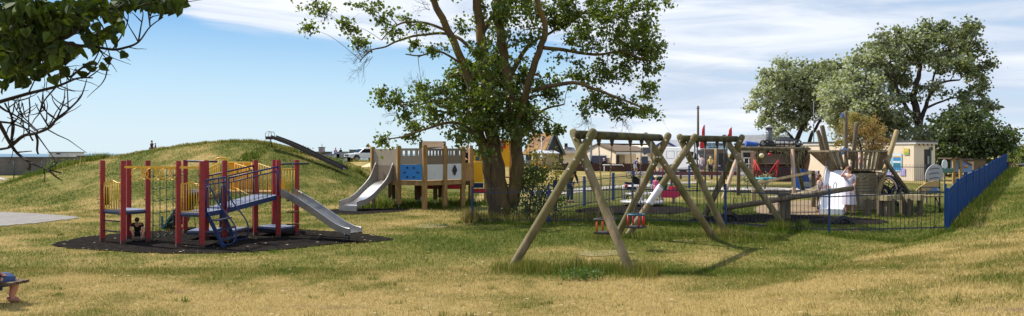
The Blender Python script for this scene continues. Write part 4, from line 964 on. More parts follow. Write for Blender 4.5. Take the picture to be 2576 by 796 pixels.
# flared bulwark
cen = sum(dk, Vector())/8
def flare(p, k, z): v = Vector((p.x-cen.x, p.y-cen.y, 0)); q = cen+v*k; return Vector((q.x, q.y, z))
top_ = [flare(p, 1.95 if i in (0,7) else (1.5 if i in (1,6) else 1.22), 2.58) for i, p in enumerate(dk)]
bot_ = [flare(p, 1.04, 1.88) for p in dk]
b = MB(ft)
for i in range(8): b.beam(top_[i], top_[(i+1)%8], .12, .07); b.beam(bot_[i], bot_[(i+1)%8], .08, .06)
b.build('bulwark_rail', WDL, ft)
for i in range(8):
    b = MB(ft); L_ = (top_[(i+1)%8]-top_[i]).length; n_ = max(3, int(L_/.21))
    for k in range(n_): u = (k+.5)/n_; b.beam(bot_[i].lerp(bot_[(i+1)%8],u)-up*.05, top_[i].lerp(top_[(i+1)%8],u), .09, .035, up=(0,1,0))
    b.build('bulwark_slats', WD if i%2 else WDL, ft)
for (x0,y0,x1,y1,d0,d1,r_) in ((2094,432,2057,330,30.0,29.8,.075),(2072,400,2058,331,31.5,31.3,.07),(2094,436,2068,318,29.4,29.3,.085),(2129,436,2127,283,31.0,31.0,.08),(2131,385,2132,375,31,31,.1),(2148,430,2153,316,32.2,32.2,.06),(2143,432,2155,310,29.6,29.4,.085),(2136,400,2136,376,29.3,29.3,.07),(2205,500,2256,330,29.6,29.9,.09),(2226,404,2285,484,29.5,29.9,.08),(2176,408,2166,392,33.3,33.3,.05)):
    if abs(y0-y1) < 12: continue
    b = MB(ft); b.log(fp_(x0,y0,d0), fp_(x1,y1,d1), r_, 12, .5); b.build('mast' if y0>y1 else 'strut', WD if x0!=2205 else wood('pale_log',(168,146,104),(140,120,84)), ft)
b = MB(ft); q = fp_(2215,438,29.6); b.box(q, (.3,.2,.1)); b.build('step', WDL, ft)
for (x_, y_, s_) in ((2124,381,.19),(2120,290,.12)):
    b = MB(ft); p = fp_(x_, y_, 29.2 if y_ > 300 else 31.0); pts = []
    for k in range(10): a_ = 2*math.pi*k/10+.3; r_ = s_ if k%2 == 0 else s_*.55; pts.append(p+Vector((r_*math.cos(a_),0,r_*math.sin(a_))))
    b.prism(pts, (0,.03,0)); b.build('badge', mat('pale_blue_board', lin((120,150,205)), lin((104,134,190))), ft)
# slide
wsl = mat('white_slide', (.80,.80,.82), (.72,.73,.76), sc=2, rough=.35)
sa, sb_ = fp_(2110,425,29.4), fp_(2092,517,27.9); sb_.z = hz(sb_.x, sb_.y)+.12
d_ = sb_-sa; n_ = Vector((-d_.y,d_.x,0)).normalized()
slide(ft, sa, sb_, .78, lambda u: .13, [(0,sa.z-.05),(.15,sa.z-.15),(.5,(sa.z+sb_.z)/2),(.85,sb_.z+.12),(1,sb_.z)], wsl, wsl, .04)
for s_ in (-1,1):
    b = MB(ft); o_ = n_*s_*.44; b.tube(curve([sa+o_+up*.28, sa.lerp(sb_,.1)+o_+up*.22, sa.lerp(sb_,.55)+o_+up*.15, sb_+o_+up*.16],5), .03, 7); b.build('slide_rail', mat('mauve_rail', lin((150,132,128)), rough=.5), ft)
b = MB(ft); p = sb_+n_*-.44+up*.12; b.box(sb_+up*-.02+Vector((.0,.0,.0)), (.8,.1,.22), math.atan2(n_.y,n_.x)); b.build('slide_foot', wsl, ft)
# climbing net under strut with tyres
b = MB(ft); q0, q1, q2 = fp_(2210,436,30.2), fp_(2214,480,30.4), fp_(2278,478,30.2)
for k in range(6):
    u = k/5; b.tube([q0.lerp(q2,u), q1.lerp(q2,u*.95+.02)+Vector((0,.2,-.1*math.sin(u*3)))], .014, 5)
for k in range(4): u = k/4; b.tube(curve([q0.lerp(q1,u), q0.lerp(q1,u).lerp(q2,.5)-up*.1, q2.lerp(q0,(1-u)*.1)],4), .014, 5)
b.build('climbing_net', BLK, ft)
for px_, py_, r_, rot in ((2240,472,.42,.3),(2222,492,.36,-.3),(2262,492,.36,.15)):
    b = MB(ft); p = fp_(px_,py_,30.6); u_ = Vector((math.cos(rot),.35,math.sin(rot))).normalized(); v_ = Vector((-math.sin(rot),.25,math.cos(rot))).normalized(); b.tube(arc(p, u_, v_, r_, 0, 2*math.pi, 22)[:-1], .085, 8, closed=True); b.build('climbing_tyre', BLK, ft)
b = MB(ft); p = fp_(2246,462,30.3); b.tube(curve([fp_(2222,452,30.3), fp_(2236,448,30.3), fp_(2250,460,30.2), fp_(2256,478,30.2)],6), .035, 7); b.build('pale_hoop', mat('pale_pink_hose', lin((226,190,178)), rough=.5), ft)
# log ramp and wobbly bridge up to the ship
c0 = gd(1905,33); lr = thing('log_ramp', 'straight log balance ramp rising to the play ship from a round post', 'balance beam', c0)
a1, a2 = fp_(1906,461,33.2), fp_(2046,433,31.2); b = MB(lr); b.beam(a1, a2, .22, .10); b.build('ramp_beam', WDL, lr)
p = gd(1895,33); b = MB(lr); b.log((p.x,p.y,p.z-.1), (p.x,p.y,p.z+.62), .08, 12, .4); b.build('post', wood('pale_log',(168,146,104),(140,120,84)), lr)
p = gd(2046,31.4); b = MB(lr); b.log((p.x,p.y,p.z-.1), (p.x,p.y,Zp(438,31.4)), .08, 12, .4); b.build('post', WD, lr)
b = MB(lr); b.ell(fp_(1915,457,33.1), (.16,.12,.09), 10, 6); b.build('stone_step', WDL, lr)
c0 = gd(1990,29.5); wbr = thing('plank_bridge', 'sagging wooden plank bridge on two black ropes beside the log seesaw', 'bridge', c0)
q0, q1 = fp_(1932,497,28.6), fp_(2064,471,29.3)
for k in range(12):
    u = k/11; p = q0.lerp(q1,u)-up*(.10*math.sin(math.pi*u)); b = MB(wbr); b.box(p, (.13,.7,.04), .15, 0, .08*(-1)**k-.2); b.build('plank', WDL, wbr)
for s_ in (-.3,.3):
    b = MB(wbr); b.tube([q0.lerp(q1,k/8)-up*(.10*math.sin(math.pi*k/8)+.04)+Vector((0,s_,0)) for k in range(9)], .02, 6); b.build('rope', BLK, wbr)
for q in (q0, q1):
    b = MB(wbr); b.log((q.x,q.y-.3,hz(q.x,q.y)-.1),(q.x,q.y-.3,q.z), .07, 10, .4); b.build('post', WD, wbr)

# zigzag balance table
c0 = gd(2245,27.3); zt = thing('zigzag_balance_bench', 'thick weathered timber zigzag balance bench on stout square legs', 'balance bench', c0)
zp = [(2170,27.4),(2237,27.7),(2222,26.9),(2262,27.6),(2320,27.0),(2316,27.9)]
hz0 = c0.z+.72
wt = wood('sunny_timber', (176,160,120), (150,134,98), (116,100,70))
for (p_, q_) in ((0,1),(2,3),(3,4)):
    A_ = Vector((gd(*zp[p_]).x, zp[p_][1], hz0-.06)); B_ = Vector((gd(*zp[q_]).x, zp[q_][1], hz0-.06+.002*q_)); b = MB(zt); b.beam(A_, B_, .34, .17+.004*q_); b.build('beam', wt, zt)
for px_, d_ in ((2182,27.3),(2213,27.9),(2219,27.2),(2232,26.95),(2243,27.0),(2270,27.9),(2283,27.2),(2290,27.7),(2314,27.1)):
    p = gd(px_,d_); b = MB(zt); b.box((p.x,p.y,(p.z+hz0-.14)/2), (.14,.14,hz0-.14-p.z+.1), .2); b.build('leg', WD, zt)
# steel legged table with tan top, against the blue fence
c0 = gd(2336,28.5); ptb = thing('picnic_table', 'small picnic table with tan top and dark metal legs beside the blue railings', 'table', c0)
b = MB(ptb); b.box(c0+up*.62, (.75,.6,.05), .1); b.build('table_top', mat('tan_top', lin((150,120,80)), rough=.6), ptb)
for s_ in (-.36,.36):
    b = MB(ptb); 
    b.tube([c0+Vector((s_,-.25,0)), c0+Vector((s_*.7,0,.6)), c0+Vector((s_,.25,0))], .02, 6); b.tube([c0+Vector((s_*1.0,-.1,0)), c0+Vector((s_,-.1,.95))], .018, 6); b.build('leg_frame', DBL, ptb)
b = MB(ptb); b.tube([c0+Vector((-.36,-.1,.95)), c0+Vector((.36,-.1,.95))], .018, 6); b.tube([c0+Vector((-.36,-.1,.8)), c0+Vector((.36,-.1,.8))], .018, 6); b.build('back_rail', DBL, ptb)
# snail board with tan board
c0 = gd(2350,34); sn = thing('snail_board', 'grey shell shaped play board with curved black lines and a tan base', 'play board', c0)
def fl(px, py, d=34): return Vector(((px-CX)*d/F, d, Zp(py,d)))
b = MB(sn); b.prism([fl(2350+22*math.cos(t)-4*math.sin(t), 442-27*math.sin(t)-10*math.cos(t)) for t in [2*math.pi*k/22 for k in range(22)]], (0,.04,0)); b.build('shell', mat('pale_grey_board', lin((190,188,186)), lin((176,174,172))), sn)
b = MB(sn)
for k, (y_) in enumerate((428,440,452)): b.tube([fl(2338+j*3.2, y_-4+.09*(j-3)**2*1.2+ (3-j)*.6, 33.97) for j in range(9)], .014, 4)
b.build('black_lines', BLK, sn)
b = MB(sn); b.prism([fl(2304,480,33.6),fl(2312,472,33.6),fl(2330,460,33.6),fl(2350,455,33.6),fl(2362,455,33.6),fl(2362,474,33.6),fl(2340,476,33.6),fl(2318,488,33.6)], (0,.04,0)); b.build('tan_base', mat('tan_board', lin((214,176,112)), lin((200,162,100))), sn)
b = MB(sn); b.prism([fl(2336,486,33.5),fl(2346,474,33.5),fl(2358,472,33.5),fl(2362,486,33.5)], (0,.04,0)); b.build('blue_base', MATS['pale_blue_board'], sn)
for q in (2330,2362):
    p = gd(q,33.7); b = MB(sn); b.box((p.x,p.y,p.z+.5), (.08,.08,1.1)); b.build('post', WDL, sn)
p = gd(2364,23.5); tag((lambda b: (b.log((0,0,-.2), (0,0,Zp(420,23.5)-p.z), .055, 12, .5), b.build('round_post', wood('pinkish_post',(168,132,108),(140,104,84)), loc=p))[1])(MB()), 'short round timber post standing at the near end of the blue railings', 'post')
# playhouse behind the blue fence
c0 = gd(2420,46); ph = thing('playhouse', 'small pale blue playhouse with sloping roof and timber posts behind the blue railings', 'playhouse', c0)
f2 = lambda px, py, d=46: Vector(((px-CX)*d/F, d, Zp(py,d)))
b = MB(ph); b.prism([f2(2420,434),f2(2445,434),f2(2445,414),f2(2420,399)], (0,1.2,0)); b.build('side_wall', mat('powder_blue_board', lin((136,162,206)), lin((120,146,194))), ph)
b = MB(ph); b.prism([f2(2394,397.5,45.9),f2(2419,398,45.9),f2(2446,414,45.9),f2(2446,417,45.9),f2(2418,400.5,45.9),f2(2394,400,45.9)], (0,1.5,0)); b.build('roof', wood('brown_roof_board',(120,92,76),(96,72,60)), ph)
for q in (2399,2416): b = MB(ph); z_ = hz(0,46); p = f2(q,434); b.box((p.x,45.98,(Zp(399,46)+c0.z)/2), (.16,.12,Zp(399,46)-c0.z)); b.build('post', TW, ph)
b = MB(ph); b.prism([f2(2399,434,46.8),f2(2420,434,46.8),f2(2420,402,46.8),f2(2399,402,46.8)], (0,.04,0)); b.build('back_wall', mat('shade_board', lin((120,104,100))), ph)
b = MB(ph)
for q in (2404,2411):
    for y_ in (417,421): b.ell(f2(q,y_,46.75), (.08,.03,.04), 6, 4)
b.build('white_plates', HW, ph)
b = MB(ph); b.ell(f2(2432,419,45.93), (.1,.05,.07), 8, 5); b.ell(f2(2428,419,45.93), (.07,.05,.07), 8, 5); b.build('orange_motif', paint('orange_motif', (226,160,60)), ph)
for (px_,d_,c1_,lab) in ((2377,42,(236,236,240),'white egg shaped play panel sticking up behind the blue railings'),):
    c1 = gd(px_,d_); eg = thing('egg_panel', lab, 'play panel', c1); b = MB(eg); 
    b.prism([Vector((c1.x+.15*math.cos(t), d_, Zp(415,d_)+.26*math.sin(t)*(1.0 if math.sin(t)<0 else 1.1))) for t in [2*math.pi*k/18 for k in range(18)]], (0,.04,0)); b.build('panel', mat('white_panel', (.78,.78,.8), rough=.5), eg)
    b = MB(eg); b.prism([Vector((c1.x+x_, d_-.01, Zp(425+y_,d_))) for x_, y_ in ((-.3,10),(-.3,0),(-.15,-3),(0,0),(.15,-3),(.3,0),(.45,-3),(.45,10))], (0,.03,0)); b.build('green_hedge_board', paint('sage_green', (96,132,116)), eg)
    b = MB(eg); b.box((c1.x,d_+.06,(c1.z+Zp(420,d_))/2), (.08,.08,Zp(420,d_)-c1.z)); b.build('post', WDL, eg)

# ================= nest swing =================
A, Bk = atp(1858,38,Zp(374,38)), atp(2000,38.6,Zp(376,38.6))
ns = thing('nest_swing', 'tall log framed nest swing with red rope cone and turquoise basket', 'swing', gd(1925,38.2))
b = MB(ns); b.log(A, Bk+Vector((.3,0,0)), .10, 12, .3); b.build('beam', WD, ns)
pl_ = wood('bleached_log', (196,168,140), (170,142,114))
for (x0,y0,d0,x1,y1,d1,m_) in ((1818,493,37,1857,388,38,pl_),(1857,482,38.8,1859,378,38.2,WD),(1998,474,37.5,1993,378,38.4,pl_),(2024,466,40,1996,380,38.7,WD)):
    p = gd(x0,d0); b = MB(ns); b.log(Vector((p.x,d0,p.z-.1)), atp(x1,d1,Zp(y1,d1)), .095, 12, .4); b.build('leg', m_, ns)
bk = atp(1925,38,Zp(450,38)); redr = paint('red_rope', (176,40,34), .8)
b = MB(ns); b.tube(arc(bk, (1,0,0), (0,1,0), .5, 0, 2*math.pi, 24)[:-1], .055, 8, closed=True); b.build('basket_rim', paint('turquoise_rim', (50,166,176), .5), ns)
b = MB(ns)
for k in range(7): o_ = (k-3)/3.5*.5; w_ = math.sqrt(max(0,.25-o_*o_)); b.tube([bk+Vector((-w_,o_,-.0)), bk+Vector((0,o_,-.08)), bk+Vector((w_,o_,0))], .012, 4); b.tube([bk+Vector((o_,-w_,0)), bk+Vector((o_,0,-.08)), bk+Vector((o_,w_,0))], .012, 4)
b.build('basket_net', GRN, ns)
for hx, s_ in ((1897,-1),(1959,1)):
    h_ = atp(hx,38.2,Zp(402,38.2)); ht_ = atp(hx+(4 if s_<0 else -2),38.2,Zp(378,38.2)); b = MB(ns); b.tube([ht_, h_], .012, 5); b.build('chain', CH, ns)
    b = MB(ns); e_ = [bk+Vector((s_*.5*math.cos(q),.5*math.sin(q),0)) for q in (-1.2,-.5,.5,1.2)]
    for q in e_: b.tube([h_+Vector((0,0,0)), h_.lerp(q,.5), q], [.03,.03,.02], 6)
    for a__, c__ in zip(e_[:-1], e_[1:]): b.add([h_, h_.lerp(a__,.55), h_.lerp(c__,.55)], [(0,1,2),(2,1,0)])
    b.build('red_rope_cone', redr, ns)

# ================= people around the playground =================
pw_ = gd(2136,27.6)
person('woman in white dress shading her eyes with one raised hand by the white slide', pw_, -.75, 1.74, dict(eR=(-.17,-.24,1.36), wR=(-.07,-.17,1.56), eL=(.2,-.02,1.12), wL=(.18,-.14,.9)), hair=(92,52,34), top=(218,208,222), bottom=(218,208,222), dress=True, shoes=(28,22,24), chub=1.1)
pw_ = gd(2061,28.9)
person('girl with long brown hair in pale vest and dark leggings beside the play ship', pw_, .9, 1.42, dict(eL=(.16,-.12,1.16), wL=(.1,-.36,1.16), eR=(-.19,-.1,1.14), wR=(-.06,-.35,1.12)), hair=(110,66,40), longhair=True, top=(196,198,206), bottom=(22,24,34), sleeveless=True, shoes=(200,150,130), chub=.85)
person('child in pale pink top standing on the deck inside the play ship', (atp(2171,31.2,0).x, 31.4, 1.55), .4, 1.0, {}, top=(238,206,214), bottom=(200,190,200), hair=(120,80,50), chub=.9)
pw_ = gd(346,21.95); pw_.z += .02
person('small boy in black T-shirt squatting on black rubber under the red posts', pw_, .35, 1.14, dict(pel=(0,.16,.34), wai=(0,.08,.5), che=(0,-.06,.66), nec=(0,-.16,.78), hea=(0,-.22,.88), top=(0,-.24,.98), face=(0,-.8,-.6), sL=(.17,-.07,.74), eL=(.26,-.2,.5), wL=(.22,-.36,.3), sR=(-.17,-.07,.74), eR=(-.26,-.2,.54), wR=(-.14,-.36,.38), hL=(.1,.14,.32), kL=(.17,-.24,.46), aL=(.15,.0,.08), tL=(.18,-.15,.035), hR=(-.1,.14,.32), kR=(-.16,-.24,.46), aR=(-.14,.0,.08), tR=(-.17,-.15,.035)), hair=(26,18,16), top=(18,18,24), bottom=(16,20,34), shorts=True, shoes=(30,44,60), skin_rgb=(200,150,124))
p = gd(1434,35.5)
person('adult in dark hooded jacket and jeans bending forward behind the railings', p, .5, 1.62, dict(che=(0,-.14,1.27), nec=(0,-.27,1.38), hea=(0,-.38,1.42), top=(0,-.47,1.44), face=(0,-.5,-.8), sL=(.17,-.2,1.34), eL=(.2,-.32,1.08), wL=(.17,-.46,.9), sR=(-.17,-.2,1.34), eR=(-.2,-.32,1.08), wR=(-.17,-.46,.9)), top=(16,18,26), bottom=(44,66,106), hair=(24,26,34), longsleeve=True, shoes=(120,60,60), chub=1.1)
p = gd(1639,33.2)
person('small girl in pink dress and cream sun hat standing on the roundabout', (p.x, 32.2, gd(1639,32.2).z+.21), 2.6, 1.0, dict(eR=(-.2,-.16,1.2), wR=(-.18,-.36,1.16)), top=(232,96,150), bottom=(232,96,150), dress=True, hat=(238,226,180), hair=(190,150,90), chub=.95)
person('woman with big red pushchair bag and pink top crouching behind the spring rider', gd(1697,36.5), .3, .8, dict(), top=(226,60,120), bottom=(210,50,100), hair=(150,110,70), chub=.9) if False else None
c0 = gd(1597,57)
person('boy in bright blue T-shirt and white shorts riding past the brown fence', (c0.x,c0.y,c0.z+.3), 1.2, 1.3, dict(che=(0,-.1,1.28), nec=(0,-.2,1.4), hea=(0,-.26,1.52), top=(0,-.28,1.62), sL=(.17,-.14,1.33), eL=(.2,-.36,1.18), wL=(.18,-.56,1.05), sR=(-.17,-.14,1.33), eR=(-.2,-.36,1.18), wR=(-.18,-.56,1.05), kL=(.1,-.2,.56), aL=(.1,-.1,.16), tL=(.1,-.25,.12)), top=(36,100,196), bottom=(206,206,222), shorts=True, hair=(30,26,26), shoes=(210,210,215))
bk_ = thing('bicycle', 'small dark bicycle ridden by the boy in the blue T-shirt', 'bicycle', c0, 1.2)
for y_ in (-.5,.4):
    b = MB(); b.tube(arc((0,y_,.25), (0,1,0), (0,0,1), .24, 0, 2*math.pi, 18)[:-1], .022, 6, closed=True)
    for k in range(8): b.tube([(0,y_,.25), (0,y_+.23*math.cos(k*.785),.25+.23*math.sin(k*.785))], .003, 3)
    b.build('wheel', BLK, bk_)
b = MB(); b.tube([(0,.4,.25),(0,.05,.27),(0,-.35,.62),(0,.1,.66),(0,.4,.25)], .016, 6); b.tube([(0,.05,.27),(0,.13,.72)], .014, 6); b.tube([(0,-.5,.25),(0,-.36,.75)], .014, 6); b.build('bicycle_frame', DBL, bk_)
b = MB(); b.tube([(-.24,-.38,.78),(0,-.36,.76),(.24,-.38,.78)], .013, 6); b.build('handlebar', BLK, bk_)
b = MB(); b.ell((0,.15,.74), (.06,.12,.03), 8, 5); b.build('saddle', BLK, bk_)
# ================= mound: slide, people, dome =================
pt, pb_ = atp(688,44.6,Zp(344,44.6)), atp(868,43.4,Zp(427,43.4))
ms_ = thing('mound_slide', 'long brown metal slide running down the far side of the grass mound', 'slide', gd(680,46))
dk_ = mat('rusty_dark_steel', (.055,.042,.034), (.035,.027,.024), sc=4, rough=.7)
slide(ms_, pt, pb_, .5, lambda u: .13, [(0,pt.z-.06),(.3,pt.z+(pb_.z-pt.z)*.28),(.7,pt.z+(pb_.z-pt.z)*.69),(1,pb_.z+.02)], dk_, dk_, .03)
c = atp(679.5,44.6,Zp(347.5,44.6)); b = MB(ms_); b.box(c, (.36,.6,.17)); b.build('slide_platform', dk_, ms_)
for s_ in (-.28,.28):
    b = MB(ms_); b.tube(curve([c+Vector((-.17,s_,0)), c+Vector((-.17,s_,.26)), c+Vector((-.05,s_,.36)), c+Vector((.1,s_,.34)), c+Vector((.17,s_,.22)), c+Vector((.17,s_,0))],5), .018, 6); b.build('hand_loop', GAL, ms_)
b = MB(ms_); b.tube([c+Vector((.02,0,-.05)), c+Vector((.12,0,-.55))], .035, 6); b.build('slide_leg', dk_, ms_)
p = gd(531,44.5); p.z = Zp(363,44.5)+.06; dm = MB(); dm.prism([(.26*math.cos(a),-.1,.2*math.sin(a)-.08) for a in [math.pi*k/14 for k in range(15)]], (0,.22,0)); dm.tube([(0,-.05,-.1),(0,-.05,-.5)], .03, 6)
tag(dm.build('tunnel_end', paint('red_dome', (196,36,28), .5), loc=p), 'rounded red top of play equipment showing over the crest of the mound', 'play equipment')
def on_mound(px, py, d=47.0): q = gd(px, d); return q
q = atp(382,46.6,Zp(396,46.6)); person('man in dark shirt seen from the waist up beyond the mound crest', q, 2.6, 1.0+.0, {}, top=(24,34,50), bottom=(40,40,50), hair=(40,24,20), chub=1.3)
q = atp(391,46.8,Zp(393,46.8)); person('woman with fair hair in dark top following the man beyond the mound crest', q, 1.9, .78, {}, top=(26,30,44), bottom=(120,60,80), hair=(190,150,110), chub=1.4)

# ================= sea wall and beach =================
SW = mat('sea_wall_concrete', lin((112,106,98)), lin((96,90,82)), sc=.5, rough=.95, bump=.3, bsc=3, c3=lin((84,78,70)), c3amt=.45, c3sc=.35)
def gx_(px, d): return (px-CX)*d/F
b = MB(); x0, x1 = gx_(-420,81), gx_(196,81)
n_ = 16
for k in range(n_): 
    xa = x0+(x1-x0)*k/n_; b.box((xa+(x1-x0)/n_/2, 81, .98), ((x1-x0)/n_-.03, .6, 2.2))
b.box(((x0+x1)/2, 81, 2.08), (x1-x0, .7, .10))
tag(b.build('sea_wall', SW), 'long grey concrete sea wall beyond the grass at the edge of the beach', 'wall')
b = MB(); x0, x1 = gx_(196,88), gx_(420,88); 
for k in range(6): xa = x0+(x1-x0)*k/6; b.box((xa+(x1-x0)/12, 88, 1.0), ((x1-x0)/6-.03, .6, 2.3))
b.box(((x0+x1)/2, 88, 2.19), (x1-x0, .7, .08)); tag(b.build('sea_wall', mat('dark_wall_concrete', lin((88,80,74)), lin((72,66,60)), sc=.6, rough=.95)), 'darker set back stretch of concrete sea wall behind the mound', 'wall')
hw = thing('beach_hut', 'white corrugated metal cabin showing over the top of the sea wall', 'hut', (gx_(168,92),92,1.0))
wc = mat('white_cladding', (.6,.62,.64), (.5,.52,.54), sc=2, rough=.5)
b = MB(hw); xa, xb = gx_(142,92), gx_(194,92)
for k in range(26): b.box((xa+(xb-xa)*(k+.5)/26, 92-.02*(k%2), 1.62), ((xb-xa)/26, 3, 1.9))
b.build('wall', wc, hw)
b = MB(hw); b.box(((xa+xb)/2,92,2.62),(xb-xa+.2,3.2,.1)); b.build('roof', mat('grey_roof', (.25,.26,.28)), hw)
b = MB(hw); b.box(((xa+xb)/2-.1,90.4,2.44),(.45,.04,.12)); b.build('vent', BLK, hw)
for x_ in (xa-.25, xa-.1): b = MB(hw); b.tube([(x_,91,1.6),(x_-.05,91,2.35)], .03, 5); b.build('rail_post', GAL, hw)
wf = thing('wire_fence', 'tall wire mesh fence with dark green posts in front of the sea wall', 'fence', gd(35,68))
pg = paint('green_post', (30,60,50), .5)
ps = [gd(-140,64), gd(35,68), gd(106,72), gd(170,75)]
for p in ps[1:3]+[ps[0]]: b = MB(wf); b.tube([(p.x,p.y,p.z-.1),(p.x,p.y,p.z+1.75)], .05, 7); b.build('post', pg, wf)
b = MB(wf)
for a, c in zip(ps[:-1], ps[1:]):
    for z_ in (.1,.6,1.15,1.7): b.tube([a+up*z_, c+up*z_], .008, 3)
    L_ = (c-a).length; nn_ = int(L_/.22)
    for k in range(nn_): p = a.lerp(c,k/nn_); b.tube([p+up*.1, p+up*1.7], .004, 3)
b.build('wire_mesh', pg, wf)
# boats, crates and people on the shingle
D0 = 104
def z0_(px, d): return gd(px,d)
WHT = mat('white_hull', (.62,.62,.6), (.5,.5,.48), sc=1.5, rough=.5, c3=(.25,.24,.22), c3amt=.32, c3sc=1.5)
def boat(px0, px1, d, zt, h_, mh, mt, label, name='boat'):
    x0, x1 = gx_(px0,d), gx_(px1,d); L_ = x1-x0; o = Vector(((x0+x1)/2, d, zt-h_)); t = thing(name, label, 'boat', o)
    b = MB(t); rows = []
    for i in range(13):
        u = i/12; wv = 1.0*(math.sin(math.pi*min(1,.12+u*.88))**.6); sheer = .25*(u-.4)**2*2
        x = x0+L_*(1-u) if False else x0+L_*u; keel = zt-h_+.15*max(0,(.25-u))*4*h_
        w_ = max(.04, .9*(1-(max(0,.45-u)/.45)**2.2))
        rows.append([Vector((x, d+w_*s_, z_)) for s_, z_ in ((-1,zt+sheer),(-.85,zt-h_*.5),(-.35,keel),(.35,keel),(.85,zt-h_*.5),(1,zt+sheer))])
    b.grid(rows); e = rows[-1]; b.add(e, [(0,1,2,3,4,5),(5,4,3,2,1,0)]); b.build('hull', mh, t)
    b = MB(t); b.tube([r_[0] for r_ in rows]+[r_[-1] for r_ in reversed(rows)], .06, 6, closed=True); b.build('gunwale', mt, t)
    for u in (4, 7, 10): b = MB(t); b.beam(rows[u][0]-up*.12, rows[u][-1]-up*.12, .25, .04); b.build('thwart', mt, t)
    return t
boat(788,850,D0-2,Zp(391,D0-2),.85,WHT,paint('blue_trim',(50,84,150)),'long white boat with blue gunwale beached beyond the mound slide')
boat(814,877,D0-8,Zp(400,D0-8),.85,WHT,BLK,'nearer beached white boat with a black gunwale')
GRY = mat('grey_crate', lin((120,116,104)), lin((96,92,84)), sc=2, rough=.8)
def crate(px0, px1, py0, py1, d, m, label, name, cat, extra=None):
    x0, x1 = gx_(px0,d), gx_(px1,d); zt, zb = Zp(py0,d), Zp(py1,d); t = thing(name, label, cat, ((x0+x1)/2,d,zb))
    b = MB(t); b.box(((x0+x1)/2,d,(zt+zb)/2), (x1-x0,1.2,zt-zb)); b.build('body', m, t)
    b = MB(t); b.box(((x0+x1)/2,d,zt+.02), (x1-x0+.1,1.3,.08)); b.build('lid', mat('dark_trim', (.06,.06,.07)), t)
    b = MB(t)
    for k in range(4): b.box((x0+(x1-x0)*(k+.5)/4, d-.62, (zt+zb)/2), (.06,.03,zt-zb-.1))
    b.build('batten', m, t); return t
crate(787,833,383,397,D0+2,GRY,'long low grey fish locker behind the beached boats','storage_locker','locker')
crate(850,877,383,398,D0,mat('pale_locker',lin((176,176,174)),lin((150,150,148)),rough=.6),'pale grey square locker beside the black posts and surfboards','storage_locker','locker')
crate(881,913,378,392,112,mat('shed_boards',lin((104,108,108)),lin((84,88,90)),rough=.7),'low flat roofed grey shed behind the white pickup truck','shed','shed')
wh = crate(804,815,371.5,384,D0+1.5,mat('wheelhouse_paint',lin((176,160,160)),lin((150,132,132))),'small pinkish wheelhouse standing above the long fish locker','wheelhouse','wheelhouse')
b = MB(wh); q = atp(810,D0+1.5,Zp(370,D0)); b.tube([q, q+up*.45], .04, 5); b.build('antenna', BLK, wh)
p = atp(844,D0-1,0); person('seated person in straw hat and lilac shirt among the beached boats', (p.x,p.y,Zp(403,D0)), .4, 1.62, {}, top=(180,160,190), bottom=(60,60,80), hat=(220,190,150), chub=1.3)
p = atp(857,D0+1,0); person('seated person in black beside upright surfboards near the boats', (p.x,p.y,Zp(401,D0+1)), .2, 1.5, {}, top=(20,20,28), bottom=(30,30,40), hair=(30,22,24), chub=1.3)
for px_, tl, col, lab in ((863.5,.0,(30,44,110),'upright dark blue surfboard beside the seated person in black'),(867.5,.12,(206,110,150),'leaning pink and white surfboard beside the dark blue one')):
    q = atp(px_,D0+1,Zp(372.5,D0+1)); b = MB(); rows = []
    for i in range(11):
        u = -1+2*i/10; w_ = .22*math.sqrt(max(0,1-u*u))+.01; rows.append([Vector((x_+tl*u, y_, u*.9)) for x_, y_ in ((-w_,0),(0,-.03),(w_,0),(0,.03),(-w_,0))])
    b.grid(rows); tag(b.build('surfboard', paint('board_%d'%col[0], col), loc=q), lab, 'surfboard')
for k, (px_, y0_, y1_) in enumerate(((837,381.5,405),(866,382,411),(917,380,403))):
    d_ = 88; q = atp(px_,d_,Zp(y1_,d_)); b = MB(); b.tube([(0,0,-.1),(.0 if k<2 else -.15,0,(y1_-y0_)*d_/F)], .07, 7); b.tube([(0,0,(y1_-y0_)*d_/F*.96),(0,0,(y1_-y0_)*d_/F*1.01)], .085, 7)
    tag(b.build('bollard', paint('black_post',(22,28,34)), loc=q), ['thin black post in front of the blue edged boat','thin black post in front of the black edged boat','thin leaning black post in front of the white pickup truck'][k], 'post', 'black posts along the beach track')
